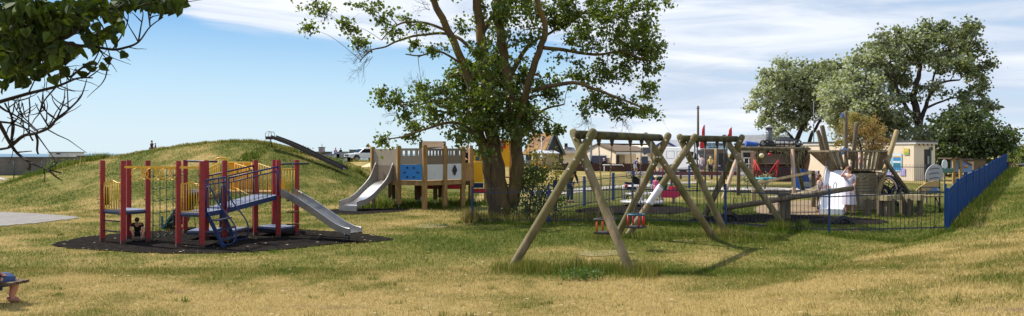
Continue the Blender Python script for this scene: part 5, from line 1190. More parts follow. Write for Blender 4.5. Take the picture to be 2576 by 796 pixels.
# pickup truck, three-quarter view
tk = thing('pickup_truck', 'white pickup truck parked on the beach beyond the play tower', 'truck', gd(916,100), R(-52)+math.pi*0)
def loc_(x, y, z): return Vector((x, y, z))
CW = mat('white_car_paint', (.74,.74,.75), (.70,.70,.71), rough=.25, coat=.6); CGL = mat('car_glass', (.015,.02,.025), rough=.06, spec=.8); TYR = mat('tyre_black', (.015,.015,.016), rough=.85); RIM = mat('alloy_rim', (.4,.4,.42), rough=.3, metal=.8)
def car(t, L_=4.9, W_=1.8, kind='pickup', paintm=CW):
    # side outline, front at -y
    body = [(-2.4,.42),(-2.42,.75),(-2.3,.95),(-1.1,1.08),(2.35,1.08),(2.42,.9),(2.42,.5),(2.2,.42)] if kind != 'van' else [(-2.7,.4),(-2.75,.85),(-2.5,1.1),(-1.75,1.25),(-1.1,2.25),(-.7,2.5),(2.5,2.5),(2.7,2.4),(2.75,.5),(2.6,.38)]
    b = MB(); b.prism([(-W_/2,y,z) for y, z in body], (W_,0,0)); o = b.build('body', paintm, t)
    bv = o.modifiers.new('bevel','BEVEL'); bv.width = .07; bv.segments = 3; bv.limit_method = 'ANGLE'
    if kind != 'van':
        cab = [(-1.15,1.05),(-.5,1.62),(-.2,1.72),(.95,1.72),(1.2,1.08)] if kind == 'pickup' else [(-1.2,1.02),(-.5,1.45),(0,1.5),(1.2,1.48),(2.1,1.05)]
        b = MB(); b.prism([(-W_/2+.12,y,z) for y, z in cab], (W_-.24,0,0)); o = b.build('cab', paintm, t); bv = o.modifiers.new('bevel','BEVEL'); bv.width = .06; bv.segments = 3
        b = MB(); e=.012
        b.add([(-W_/2+.2,-1.06-.02,1.14),(W_/2-.2,-1.06-.02,1.14),(W_/2-.24,-.52-.02,1.6),(-W_/2+.24,-.52-.02,1.6)], [(0,1,2,3)]); o = b.build('windscreen', CGL, t)
        for s_ in (-1,1): b = MB(); x_ = s_*(W_/2-.12+e); b.add([(x_,-.95,1.12),(x_,-.4,1.58),(x_,.9,1.6),(x_,1.05,1.12)], [(0,1,2,3),(3,2,1,0)]); b.build('side_window', CGL, t)
    else:
        b = MB(); b.add([(-W_/2+.14,-1.74,1.32),(W_/2-.14,-1.74,1.32),(W_/2-.16,-1.17,2.18),(-W_/2+.16,-1.17,2.18)], [(0,1,2,3)]); b.build('windscreen', mat('windscreen_grey', (.12,.13,.13), rough=.15, spec=.7), t)
        for s_ in (-1,1): b = MB(); x_ = s_*(W_/2+.012); b.add([(x_,-1.5,1.32),(x_,-1.1,2.05),(x_,-.35,2.05),(x_,-.35,1.32)], [(0,1,2,3),(3,2,1,0)]); b.build('side_window', CGL, t)
        for s_ in (-1,1):
            for y_ in (.5,1.7): b = MB(); x_ = s_*(W_/2+.012); b.tube([(x_,y_-.45,1.45),(x_,y_+.45,1.45),(x_,y_+.45,2.15),(x_,y_-.45,2.15)], .012, 4, closed=True); b.build('panel_seam', paint('seam_grey',(200,200,204)), t)
    f_ = -2.44 if kind != 'van' else -2.77
    b = MB(); b.box((0,f_+.02,.82),(.95,.06,.2)); 
    for k in range(3): b.box((0,f_-.01,.76+.06*k),(.9,.03,.015))
    b.build('grille', BLK, t); b = MB(); b.box((0,f_,.52),(1.5,.1,.16)); b.build('bumper_grille', BLK, t)
    b = MB(); b.box((0,f_-.06,.5),(.5,.02,.11)); b.build('number_plate', WHB, t)
    for s_ in (-1,1): b = MB(); b.ell((s_*.68,f_+.06,.86),(.18,.1,.1),8,6); b.build('headlight', mat('headlight_glass',(.6,.62,.65),rough=.1), t); b = MB(); b.ell((s_*(W_/2+.1),-1.0,1.15 if kind!='van' else 1.45),(.09,.06,.09),8,5); b.build('wing_mirror', BLK, t)
    for s_ in (-1,1):
        for y_ in (-1.5,1.5):
            b = MB(); b.tube([(s_*(W_/2-.2),y_,.38),(s_*(W_/2-.16),y_,.38),(s_*(W_/2+.03),y_,.38),(s_*(W_/2+.05),y_,.38)], [.33,.37,.37,.32], 18); o = b.build('wheel', TYR, t); b = MB(); b.tube([(s_*(W_/2+.04),y_,.38),(s_*(W_/2+.065),y_,.38)], .2, 12); b.build('rim', RIM, o)
            b = MB(); b.tube([(s_*(W_/2-.12),y_,.42),(s_*(W_/2+.012),y_,.42)], .46, 18); b.build('wheel_arch', BLK, t)
car(tk)
vp = gd(1738,73); vn = thing('van', 'white high roofed van parked behind the two swing frames', 'van', vp, R(42)); car(vn, kind='van')
cp = gd(2472,80); cp.z = Zp(403,80)-1.5; cr_ = thing('car', 'silver white car roof showing beyond the blue railings under the dark trees', 'car', cp, R(-95)); car(cr_, kind='car')
# tent, bench, wind cone
tn = gd(925,84); tt_ = thing('tent', 'cream ridge tent with low grey side beyond the slide of the play tower', 'tent', tn)
x0, x1 = gx_(907,84), gx_(950,84); zt = Zp(408,84); zb = Zp(424.5,84); zm = Zp(420,84)
b = MB(tt_); b.add([(x0,83,zb),(x1,83,zb),(x1,85.5,zb),(x0,85.5,zb),(x0+1.3,84.2,zt),(x1,84.2,zt),(x0+.1,83.1,zm),(x1,83.1,zm)], [(6,7,5,4),(0,6,4,3),(4,5,2,3)]); b.build('canvas', mat('cream_canvas', lin((236,206,164)), lin((226,196,154)), rough=.8), tt_)
b = MB(tt_); b.add([(x0,82.98,zb),(x1,82.98,zb),(x1,83.08,zm),(x0+.1,83.08,zm)], [(0,1,2,3)]); b.build('tent_side', mat('grey_canvas', lin((200,200,204))), tt_)
bn_ = gd(895,80); bt = thing('bench', 'low dark backless bench on the beach grass beside the cream tent', 'bench', bn_)
zz = Zp(420,80); b = MB(bt); b.box((bn_.x,80,zz+.03),(1.1,.3,.07)); b.build('seat', BLK, bt)
for s_ in (-.42,.42): b = MB(bt); b.box((bn_.x+s_,80,(zz+bn_.z)/2),(.1,.25,abs(zz-bn_.z)+.02)); b.build('leg', BLK, bt)
q = atp(927,112,Zp(371,112)); wc_ = thing('wind_cone', 'small green and yellow pointed canopy above the white pickup truck', 'canopy', q)
b = MB(wc_); b.tube([q, q+up*.55], [.38,.03], 8); b.build('yellow_cloth', YLB, wc_); b = MB(wc_); b.tube([q+up*.1+Vector((-.12,-.1,0)), q+up*.6+Vector((-.03,-.02,0))], [.3,.02], 8); b.build('green_cloth', paint('dark_green_cloth',(30,80,60)), wc_)
b = MB(wc_); b.tube([q, q-up*1.5], .04, 6); b.build('pole', BLK, wc_)

# ================= bungalows, hut and stalls =================
CRM = mat('cream_render', lin((232,216,192)), lin((224,206,180)), sc=.6, rough=.9, bump=.1, c3=lin((214,188,150)), c3amt=.32, c3sc=.9)
TIL = mat('brown_roof_tiles', lin((112,94,74)), lin((88,72,58)), sc=3, rough=.9, stretch=(1,1,6), bump=.5, bsc=6)
WFA = mat('white_fascia', (.62,.6,.58), rough=.6); NVY = mat('navy_door', (.018,.028,.06), rough=.5); DRK = mat('dark_opening', (.03,.022,.02), rough=.8)
def gen_house(t, pts_front, depth, zb, zt):   # helper: walls as prism between two ground points
    pass
def q3(px, py, d): return atp(px, d, Zp(py, d))
def wallbox(t, px0, px1, d0, d1, py0, py1, depth, m, name):
    a, c = q3(px0,py0,d0), q3(px1,py0*1.0,d1); z1 = a.z; z0 = Zp(py1,d0); a0 = Vector((a.x,a.y,z0)); c0 = Vector((c.x,c.y,z0)); n_ = Vector((-(c-a).y,(c-a).x,0)).normalized()*depth
    b = MB(t); b.prism([a0,c0,Vector((c.x,c.y,z1)),Vector((a.x,a.y,z1))], n_); return b.build(name, m, t)
bg = thing('bungalow', 'cream bungalow with brown tiled roof and navy garage door behind the brown fence', 'bungalow', gd(1520,98))
wallbox(bg,1469,1549,99,93,381,440,9,CRM,'wall'); wallbox(bg,1549,1624,93.2,92.5,385,440,8,CRM,'wall')
a_, p_, c_ = q3(1466,379,99.2), q3(1502.7,364,96.5), q3(1551,383,92.9); dn = Vector((-(c_-a_).y,(c_-a_).x,0)).normalized()
b = MB(bg); b.prism([q3(1469,382,99),q3(1549,384,93),q3(1502.7,364.6,96.4)], dn*8.9); b.build('gable', CRM, bg)
r2 = q3(1597,366.5,101); e2 = q3(1626,382.5,92.3)
b = MB(bg); e1 = q3(1549,383,92.6); b.add([p_+Vector((0,-.2,0)), e1, e2, r2], [(0,1,2,3)]); b.add([p_+up*.12+Vector((0,-.2,0)), e1+up*.12, e2+up*.12, r2+up*.12], [(3,2,1,0),(0,1,2,3)]); b.add([e1, e2, e2+up*.12, e1+up*.12], [(0,1,2,3)]); b.build('roof', TIL, bg)
b = MB(bg); b.add([a_+up*.1-Vector((0,.3,0)), p_+up*.14-Vector((0,.3,0)), p_+up*.14+dn*9, a_+up*.1+dn*9], [(0,1,2,3),(3,2,1,0)]); b.build('roof', TIL, bg)
b = MB(bg); b.beam(a_-Vector((0,.25,0)), p_-Vector((0,.25,-.06)), .12,.16); b.beam(p_-Vector((0,.25,-.06)), c_-Vector((0,.25,0)), .12,.16); b.build('bargeboard', mat('brown_barge', lin((110,90,70))), bg)
b = MB(bg); b.beam(q3(1550,385.5,92.2), q3(1628,386.5,91.8), .5,.26); b.build('fascia', WFA, bg)
def pane(t, px0, px1, py0, py1, d0, d1, m, name, th=.12):
    b = MB(t); b.prism([q3(px0,py1,d0), q3(px1,py1,d1), q3(px1,py0,d1), q3(px0,py0,d0)], (0,th,0)); return b.build(name, m, t)
pane(bg,1483,1526,392,420,97.3,94.2,NVY,'garage_door'); pane(bg,1481,1528,389.5,391.8,97.4,94.1,WFA,'door_frame')
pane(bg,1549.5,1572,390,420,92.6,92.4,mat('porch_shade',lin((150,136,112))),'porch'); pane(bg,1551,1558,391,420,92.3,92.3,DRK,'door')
bw = thing('bungalow', 'low flat roofed cream extension left of the navy garage door', 'extension', gd(1435,97))
wallbox(bw,1405,1470,95,95.5,385,440,6,CRM,'wall'); b = MB(bw); b.beam(q3(1403,383.5,94.7), q3(1471,382.5,95.2), .5,.34); b.build('fascia', WFA, bw)
b = MB(bw); b.prism([q3(1404,381,94.8),q3(1471,380.5,95.3),q3(1471,380.5,95.3)+Vector((0,6,0)),q3(1404,381,94.8)+Vector((0,6,0))], (0,0,.05)); b.build('flat_roof', mat('felt_roof', (.06,.06,.065)), bw)
hl = thing('hall', 'cream hall with blue edged gable and pale grey roof behind the white van', 'building', gd(1650,90))
wallbox(hl,1600,1680,88,85,386,442,8,CRM,'wall'); pane(hl,1614,1630,394,420,87.2,86.6,NVY,'window'); pane(hl,1666,1680,384,440,84.9,84.6,DRK,'doorway')
pane(hl,1648,1656,392,414,85.8,85.6,WFA,'window_frame')
b = MB(hl); b.prism([q3(1622,386,86.4),q3(1726,386,83),q3(1672,355.5,84.6)], (3,8,0)); b.build('gable', mat('grey_white_boards', lin((206,206,210)), lin((190,190,196)), sc=3), hl)
b = MB(hl); b.beam(q3(1620,388,86.2), q3(1672,354.5,84.4), .14,.22); b.beam(q3(1672,354.5,84.4), q3(1730,388,82.6), .14,.22); b.beam(q3(1640,372,85.5), q3(1672,372,84.5), .08,.06); b.build('bargeboard', paint('dark_blue_barge',(28,52,104)), hl)
b = MB(hl); b.prism([q3(1672,354.5,84.6), q3(1745,357,90), q3(1800,383,86), q3(1730,388,82.8)], (0,0,.12)); b.build('roof', mat('pale_sheet_roof', lin((176,178,182)), lin((160,162,168)), sc=2, stretch=(6,1,1)), hl)
b = MB(hl); b.box(q3(1664,377,84.6), (.5,.2,.3)); b.build('wall_lamp', BLK, hl)
pane(hl,1616,1665,371,385.5,85.4,84.9,mat('slate_grey',lin((96,96,100))),'side_roof')
# dark gabled hut with lichen covered roof
dg = thing('net_hut', 'tall dark boarded hut with steep gable and lichen orange tiled roof', 'hut', gd(1390,88))
BRD = mat('black_boards', (.028,.026,.026), (.045,.042,.04), sc=1.5, rough=.8, stretch=(.3,.3,8), bump=.4, bsc=4)
LIC = mat('lichen_tiles', lin((126,96,66)), lin((104,78,56)), sc=1.2, rough=.95, bump=.4, bsc=5, c3=lin((160,118,56)), c3amt=.44, c3sc=1.4)
g0, g1, ga = q3(1375,388,84), q3(1416,388,85.5), q3(1394.7,336.5,84.8)
bk = Vector((-5.6,3.4,0))
RV = (q3(1338,334.5,90)-ga)*.93; RV.z = 0
b = MB(dg); b.prism([g0,g1,ga], RV); b.build('gable', BRD, dg)
b = MB(dg); b.prism([g0+Vector((0,0,-2.4)), g1+Vector((0,0,-2.4)), g1, g0], RV); b.build('wall', BRD, dg)
b = MB(dg); RV2 = RV*1.03; b.prism([ga+Vector((.03,-.12,.03)), ga+RV2+up*.03, g0+RV2+Vector((-.22,-.1,-.12)), g0+Vector((-.22,-.2,-.12))], (-.12,0,.1)); b.build('roof', LIC, dg)
b = MB(dg); b.prism([ga+Vector((.03,-.12,.03)), ga+RV2+up*.03, g1+RV2+Vector((.22,0,-.12)), g1+Vector((.22,-.1,-.12))], (.12,0,.1)); b.build('roof', LIC, dg)
b = MB(dg); b.beam(ga+Vector((0,-.15,.08)), g0+Vector((-.1,-.15,0)), .1,.16); b.beam(ga+Vector((0,-.15,.08)), g1+Vector((.15,-.1,-.05)), .1,.16); b.build('bargeboard', mat('green_grey_barge', lin((96,110,100))), dg)
ex = thing('lean_to', 'tan walled lean-to with pale grey sloping roof below the dark gabled hut', 'outbuilding', gd(1365,82))
wallbox(ex,1340,1406,81,81,387,440,5,mat('tan_render', lin((178,156,120)), lin((160,138,104)), sc=1),'wall')
b = MB(ex); b.prism([q3(1338,388,80.7), q3(1408,388,80.7), q3(1392,380,85), q3(1345,379,85)], (0,0,.1)); b.build('roof', mat('pale_sheet_roof', lin((176,178,182))), ex)
sb = thing('small_house', 'small distant white gabled house with grey roof between the dark hut and bungalow', 'house', gd(1432,130))
b = MB(sb); b.prism([q3(1412,384,128),q3(1450,384,128),q3(1446,378,128),q3(1424,369,128),q3(1414,378,128)], (0,6,0)); b.build('wall', WHB, sb)
b = MB(sb); b.prism([q3(1421,370,127.7),q3(1444,372,127.7),q3(1450,381,127),q3(1430,381,127)], (0,4,.1)); b.build('roof', mat('slate_grey',lin((96,96,100))), sb)
b = MB(sb); b.box(q3(1424,368,128), (.5,.5,.9)); b.build('chimney', DRK, sb)
# brown close boarded fence
bf = thing('board_fence', 'long dark brown close boarded fence in front of the cream bungalow', 'fence', gd(1520,80))
BRF = mat('brown_fence_stain', lin((72,42,34)), lin((58,34,28)), sc=4, rough=.85)
b = MB(bf); x0, x1 = gx_(1392,80), gx_(1640,80); nb_ = 90
for k in range(nb_):
    x = x0+(x1-x0)*(k+.5)/nb_; b.box((x, 80-.02*(k%2), .2+.62+.0*(k%2)), ((x1-x0)/nb_*.96, .03, 1.2+.10*(k%2)))
b.build('boards', BRF, bf)
for k in range(8): b = MB(bf); x = x0+(x1-x0)*k/7; b.box((x,80.1,.85), (.12,.12,1.4)); b.build('post', BRF, bf)
p = gd(1519,81.5); person('white haired person in dark coat looking over the brown fence', (p.x,81.3,.35), .2, 1.62, {}, hair=(220,214,206), top=(40,36,44), bottom=(40,36,44), chub=1.2, longsleeve=True)
p = gd(1470,81.5); person('stooping person with pale hair partly hidden behind the near swing leg', (p.x,81.5,.05), .2, 1.55, {}, hair=(214,196,176), top=(200,180,160), bottom=(60,50,50), chub=1.2)
hr = thing('handrail', 'white tubular handrail in front of the brown boarded fence', 'handrail', gd(1520,78))
b = MB(hr); zt = Zp(415.5,78); b.tube([(gx_(1520,78),78,.0),(gx_(1520,78),78,zt)], .05, 7); b.build('post', WFA, hr)
b = MB(hr); b.tube([(gx_(1516,78),78,zt),(gx_(1566,78),78,zt),(gx_(1569,78),78,zt-.15)], .05, 7); b.build('rail', WFA, hr)
# lamp column, telegraph pole and wires
lc_ = thing('lamp_post', 'slim pale lamp column in front of the lichen roofed hut', 'lamp post', gd(1363,66)); b = MB(lc_); b.tube([(gx_(1363,66),66,.2),(gx_(1363,66),66,Zp(343,66))], [.08,.06], 8); b.build('column', mat('pale_column', (.5,.48,.45), rough=.5), lc_)
b = MB(lc_); b.ell((gx_(1364,66),66,Zp(397,66)), (.22,.2,.2), 8, 6); b.build('lamp_globe', WFA, lc_)
TPX = gx_(1756,86); tz = Zp(267,86)
tp = thing('telegraph_pole', 'tall brown telegraph pole rising behind the ice cream kiosk', 'pole', gd(1756,86)); b = MB(tp); b.tube([(TPX,86,.3),(TPX,86,tz)], [.16,.11], 10); b.build('pole', wood('pole_wood',(96,78,56),(76,60,44)), tp)
b = MB(tp); b.box((TPX,86,tz-.25), (.35,.1,.08)); b.build('bracket', DRK, tp)
def wire(a, c, sag, label, r=.016):
    a = Vector(a); c = Vector(c); b = MB(); b.tube([a.lerp(c,k/14)-up*(sag*4*(k/14)*(1-k/14))-a for k in range(15)], r, 4); tag(b.build('overhead_wire', mat('wire_black', (.04,.04,.045)), loc=a), label, 'wire')
wire((TPX,86,tz-.2), atp(1100,150,9.0), .8, 'upper overhead wire running left from the telegraph pole'); wire((TPX,86,tz-.35), atp(1300,120,5.9), .8, 'lower overhead wire running left from the telegraph pole')
wire((TPX,86,tz-.3), q3(1692,352,92), .5, 'steep overhead wire dropping from the telegraph pole to the hall'); wire((TPX,86,tz-.2), q3(1985,277,90), .2, 'overhead wire running right from the telegraph pole into the tree'); wire(q3(2420,276,95), q3(2700,279,80), .3, 'overhead wire crossing the sky at the far right of the trees')
# ice cream kiosk
kd = 66; ko = thing('ice_cream_kiosk', 'ice cream kiosk with pale blue sign board and black menu panel', 'kiosk', gd(1800,kd))
LBL = mat('pale_blue_sign', lin((170,206,222)), lin((160,198,214)), rough=.6)
o = pane(ko,1763,1832,359,374.5,kd,kd,LBL,'sign'); pane(ko,1761,1834,374.8,376,kd-.02,kd-.02,WFA,'sign_edge')
def text(s_, c, size, m, parent, name='lettering'):
    cu = bpy.data.curves.new(name, 'FONT'); cu.body = s_; cu.size = size; cu.align_x = 'CENTER'; cu.align_y = 'CENTER'; cu.extrude = .008; cu.offset = .004
    tmp = bpy.data.objects.new('tmp_text', cu); COL.objects.link(tmp); dg_ = bpy.context.evaluated_depsgraph_get(); me = bpy.data.meshes.new_from_object(tmp.evaluated_get(dg_)); bpy.data.objects.remove(tmp)
    o_ = bpy.data.objects.new(name, me); COL.objects.link(o_); me.materials.clear(); me.materials.append(m); me.transform(Matrix.Translation(Vector(c)) @ Matrix.Rotation(math.pi/2,4,'X'))
    r_ = parent
    while r_.parent: r_ = r_.parent
    me.transform(Matrix.Translation(-Vector(r_['_loc']))); o_.parent = parent; return o_
INK = mat('sign_ink', lin((40,56,90)), rough=.7)
text('ICE CREAMS', q3(1800,364.6,kd-.03), .27, INK, o); text('COLD DRINKS', q3(1795,371.3,kd-.03), .13, INK, o)
pane(ko,1766,1826,389,432,kd+2.4,kd+2.4,mat('kiosk_grey', lin((150,146,140)), lin((120,116,112)), sc=2),'back_wall')
b = MB(ko); b.prism([q3(1762,376,kd), q3(1832,376,kd), q3(1826,389,kd+2.2), q3(1782,389,kd+2.2)], (0,.1,0)); b.build('canopy', mat('mottled_canopy', lin((130,118,112)), lin((100,90,86)), sc=6), ko)
pane(ko,1808,1831,386,430,kd-.5,kd-.5,BLK,'menu_board'); 
p = gd(1801,kd-1); b = MB(ko); b.tube([p, (p.x,p.y,Zp(374,kd-1))], .12, 8); b.build('post', TW, ko)
for a__, c__ in ((1776,1785),(1789,1800)): pane(ko,a__,c__,420,444,kd-.3,kd-.3,mat('pale_yellow', lin((226,206,130))),'counter_panel')
pane(ko,1768,1812,416,419,kd-.6,kd-.6,WFA,'counter')
pane(ko,1836,1858,398,436,kd+1,kd+1,mat('pale_blue_stall', lin((150,186,210))),'side_panel')
RFL = paint('red_flag', (206,30,40), .7)
for px_, py0_, py1_, lab, q_ in ((1769,316,374,'taller slim red feather flag left of the ice cream sign',1),(1837,322,350,'shorter slim red feather flag right of the ice cream sign',0)):
    d_ = kd-1.5; fg = thing('feather_flag', lab, 'flag', gd(px_,d_), 0, 'red feather flags'); b = MB(fg); x = gx_(px_,d_); b.tube([(x+.12,d_,gd(px_,d_).z),(x+.12,d_,Zp(py0_-2,d_))], .022, 6); b.build('flag_pole', DRK, fg)
    b = MB(fg); zt, zb = Zp(py0_,d_), Zp(py1_,d_); n_ = 10
    rows = [[Vector((x+.1, d_, zb+(zt-zb)*k/n_)), Vector((x+.1-.36*math.sin(math.pi*(.12+.85*(1-k/n_))*.5)-.02*math.sin(k), d_+.1*math.sin(k*.9), zb+(zt-zb)*k/n_))] for k in range(n_+1)]
    b.grid(rows); b.build('flag_cloth', RFL, fg)
# customers
p = gd(1766,63); person('man in pale grey T-shirt and shorts waiting at the ice cream kiosk', p, 2.4, 1.76, {}, top=(182,176,190), bottom=(110,108,124), shorts=True, hair=(44,32,30), shoes=(40,30,30))
p = gd(1787.5,63.5); person('blonde woman in yellow top and black trousers at the ice cream kiosk', p, 2.8, 1.66, dict(eR=(-.2,-.14,1.14), wR=(-.14,-.34,1.2)), top=(232,210,130), bottom=(18,18,24), hair=(214,180,110), longhair=True)
q = gd(1781,63.3); hb = MB(); hb.ell((0,0,0), (.16,.1,.2), 10, 7); hb.tube([(-.1,0,.15),(0,0,.45),(.1,0,.15)], .015, 5); tag(hb.build('handbag', PNK, loc=(q.x,63.2,q.z+1.05)), 'bright pink handbag on the arm of the blonde woman', 'bag')
p = gd(1667,60); person('small child in red top standing by the yellow beach boards', p, 1.0, .95, {}, top=(216,60,60), bottom=(200,60,70), hair=(200,90,60))
p = gd(1754,61); person('child in bright pink standing beside the man in pale grey T-shirt', p, 2.4, .95, {}, top=(206,40,100), bottom=(160,40,80), hair=(90,60,40))
for px_, lab in ((1648,'yellow and red bodyboard standing nearest the navy window'),(1658,'yellow and red bodyboard standing beside the child in red')):
    q = gd(px_,62); b = MB(); b.prism([(-.16,0,0),(.16,0,0),(.19,0,.75),(.1,0,1.0),(-.1,0,1.0),(-.19,0,.75)], (0,.05,0)); o = b.build('bodyboard', YLB, loc=(q.x,q.y,q.z)); tag(o, lab, 'bodyboard', 'yellow bodyboards outside the hall'); b = MB(); b.prism([(-.1,-.01,.3),(.1,-.01,.3),(.05,-.01,.8)], (0,-.01,0)); b.build('red_patch', RDB, o)
lr_ = thing('timber_rail', 'long low red brown timber rail along the edge of the car park', 'rail', gd(1750,56)); b = MB(lr_); b.beam(gd(1634,57)+up*.42, gd(1862,55)+up*.42, .16,.26); b.build('rail', mat('red_brown_rail', lin((118,66,56)), lin((98,54,46)), rough=.8), lr_)
for px_ in (1638,1675,1712,1750,1790,1826,1858): p = gd(px_,56.2); b = MB(lr_); b.box((p.x,p.y,p.z+.2), (.14,.12,.5)); b.build('post', MATS['red_brown_rail'], lr_)
# toy stall
st_ = thing('toy_stall', 'white wire stand hung with colourful balls and toys beside the ice cream kiosk', 'stall', gd(1885,58)); dT = 58
b = MB(st_)
for px_ in (1872,1884,1898): b.tube([q3(px_,440,dT), q3(px_,398,dT)], .03, 5)
for py_ in (398,413,426): b.tube([q3(1870,py_,dT), q3(1900,py_,dT)], .03, 5)
b.build('wire_stand', WFA, st_)
for k, (px_, py_, c_, r_) in enumerate(((1866,398,(240,200,20),.2),(1864,404,(236,80,60),.18),(1869,395,(240,120,40),.16),(1880,394,(190,60,150),.16),(1877,418,(30,120,220),.22),(1886,418,(30,130,210),.22),(1891,410,(90,200,60),.2),(1896,414,(110,210,70),.2),(1879,431,(226,226,232),.2),(1888,431,(226,226,232),.2),(1882,438,(200,200,210),.18),(1892,402,(60,80,200),.16),(1876,408,(40,60,190),.18),(1868,412,(120,60,170),.17),(1886,404,(236,230,90),.14))):
    tag((lambda b: (b.ell((0,0,0), (r_,r_,r_), 10, 7), b.tube([(0,0,r_),(0,0,r_+.12)], .01, 4), b.build('toy_ball', paint('toy_%d'%k, c_, .35), loc=q3(px_,py_,dT-.3)))[2])(MB()), ['yellow','coral','orange','violet','blue, left of two','blue, right of two','lime','pale lime','white, left of two','white, right of two','pale grey','indigo','navy','purple','lemon'][k]+' toy ball hanging on the toy stall', 'ball', 'toy balls on the stall')
b = MB(st_)
for px_, py_ in ((1879,431),(1888,431)): b.ell(q3(px_,py_,dT-.52), (.07,.04,.07), 6, 4)
b.build('eye_spots', BLK, st_)
# net covered boat hut with clutter on top
bh = thing('fishing_display', 'brown boat shaped hut draped with fishing nets, clutter and buoys on its roof', 'display hut', gd(1966,52)); dB = 52
pane(bh,1905,2026,382,462,dB+.3,dB+.3,mat('red_brown_boards', lin((96,58,46)), lin((72,44,38)), sc=2, rough=.9),'wall',1.5)
pane(bh,1908,2028,387,412,dB,dB,mat('mauve_board', lin((128,112,110)), lin((114,98,98)), sc=2),'display_board'); pane(bh,1907,2029,411,413,dB-.03,dB-.03,mat('board_edge', lin((170,150,140))),'board_edge')
for x_ in (1903,2028):
    b = MB(bh); b.tube(curve([q3(x_,460,dB-.1), q3(x_-3,430,dB-.2), q3(x_+2,400,dB-.1), q3(x_,372,dB)],4), [.22]*13, 8); b.build('trunk_post', wood('rough_trunk',(110,78,54),(84,58,42)), bh)
rr_ = random.Random(5); b = MB(bh)
for k in range(46):
    x_ = rr_.choice((rr_.uniform(1900,1925),rr_.uniform(1985,2032),rr_.uniform(1900,2032))); y0_ = rr_.uniform(368,380); y1_ = y0_+rr_.uniform(14,60)*(1 if x_ < 1925 or x_ > 1985 else .8); b.tube(curve([q3(x_,y0_,dB-.35), q3(x_+rr_.uniform(-7,7),(y0_+y1_)/2,dB-.45), q3(x_+rr_.uniform(-9,9),y1_,dB-.35)],4), rr_.uniform(.02,.055), 4)
b.build('fishing_net', mat('net_olive', lin((128,120,92)), lin((92,86,66)), rough=.95), bh)
b = MB(bh)
for k in range(60): b.ell(q3(rr_.uniform(1900,2030),rr_.uniform(370,380),dB-rr_.uniform(-1,.4)), (rr_.uniform(.1,.4),rr_.uniform(.1,.3),rr_.uniform(.06,.16)), 7, 4, rz=rr_.uniform(0,3), tilt=rr_.uniform(-.4,.4))
b.build('heaped_nets', mat('net_brown', lin((104,92,72)), lin((70,62,48)), sc=5, rough=.95, bump=.6), bh)
for (px_,py_,r_,m_) in ((1916,392,.17,mat('cream_buoy', lin((222,206,170)))),(1936,389,.12,RDB),(1990,391,.09,RDB)):
    b = MB(bh); b.ell(q3(px_,py_,dB-.8), (r_,r_*.8,r_*.9), 10, 7); b.build('buoy', m_, bh)
for k, (px_,py_,sx,sz) in enumerate(((1920,366,.22,.2),(1930,364,.26,.24),(1940,367,.22,.18),(2008,365,.2,.16))):
    b = MB(bh); b.ell(q3(px_,py_,dB), (sx,.5,sz), 8, 6, rz=k); b.tube(arc(q3(px_,py_-4,dB-.2), (1,0,0), up, .2, 0, 6.1, 12), .05, 6); b.build('black_clutter', BLK, bh)
for px_ in (1962,1974,1984):
    b = MB(bh); q = q3(px_,368,dB); b.tube([q+Vector((-.3,0,0)), q+Vector((-.3,0,.35)), q+Vector((.3,0,.35)), q+Vector((.3,0,0))], .035, 5); b.build('lobster_pot_hoop', DRK, bh)
b = MB(bh); b.tube(curve([q3(1876,362,dB), q3(1890,364,dB), q3(1905,366,dB)],4), .2, 8); b.build('blue_roll', paint('blue_tarp',(30,84,170),.7), bh)
ch = thing('flue', 'grey metal flue with pale conical cowl above the net covered hut', 'chimney', q3(1935,368,56)); q = q3(1935,368,56); t_ = q3(1935,322,56)
b = MB(ch); b.tube([q, t_], .235, 16)
for k in range(8): z_ = q.z+(t_.z-q.z)*k/8; b.tube([(q.x,q.y,z_),(q.x,q.y,z_+.03)], .25, 16)
b.build('pipe', mat('grey_flue', lin((122,124,130)), lin((104,106,112)), rough=.5, metal=.3), ch); b = MB(ch); b.tube([t_, t_+up*.22], [.36,.03], 16); b.build('cowl', WFA, ch)
# long grey roofed building behind
lb = thing('cafe_building', 'long low cream building with a grey slate roof behind the net covered hut', 'building', gd(1940,76))
wallbox(lb,1850,2040,78,76,364,440,7,CRM,'wall'); b = MB(lb); b.prism([q3(1848,363,77.6), q3(2002,361,75.6), q3(1994,341,80), q3(1862,343,81)], (0,.1,.1)); b.build('roof', mat('grey_slates', lin((140,140,144)), lin((112,114,120)), sc=2.5, stretch=(1.5,1,4), rough=.8), lb)
b = MB(lb); b.beam(q3(1846,363.5,77.4), q3(2042,363,75.4), .3,.14); b.build('gutter', NVY, lb)
pane(lb,1870,1900,384,440,77,76.8,DRK,'doorway')
# ================= toilet block =================
L0_, C0_, R0_ = atp(2026,61,0), atp(2299,52.5,0), atp(2352,54.6,0)
tbk = thing('toilet_block', 'flat roofed cream toilet block with posters and an open dark doorway', 'toilet block', (C0_.x,C0_.y,gd(2299,52.5).z))
zb, zt = .55, Zp(357,52.5); CRB = mat('toilet_cream', lin((224,208,186)), lin((216,198,174)), sc=.7, rough=.9, bump=.1, c3=lin((200,178,146)), c3amt=.36, c3sc=1.1)
B0_ = L0_+(R0_-C0_)
def pt2(p, z): return Vector((p.x,p.y,z))
b = MB(tbk); P4 = [L0_, C0_, R0_, B0_]; b.prism([pt2(p,zb) for p in P4], (0,0,zt-zb)); b.build('wall', CRB, tbk)
cc = sum(P4, Vector())/4; o4 = [p+(p-cc).normalized()*.18 for p in P4]
b = MB(tbk); b.prism([pt2(p,zt-.16) for p in o4], (0,0,.14)); b.build('fascia', WFA, tbk); o5 = [p+(p-cc).normalized()*.24 for p in P4]; b = MB(tbk); b.prism([pt2(p,zt-.018) for p in o5], (0,0,.12)); b.build('roof', mat('felt_roof', (.06,.06,.065)), tbk)
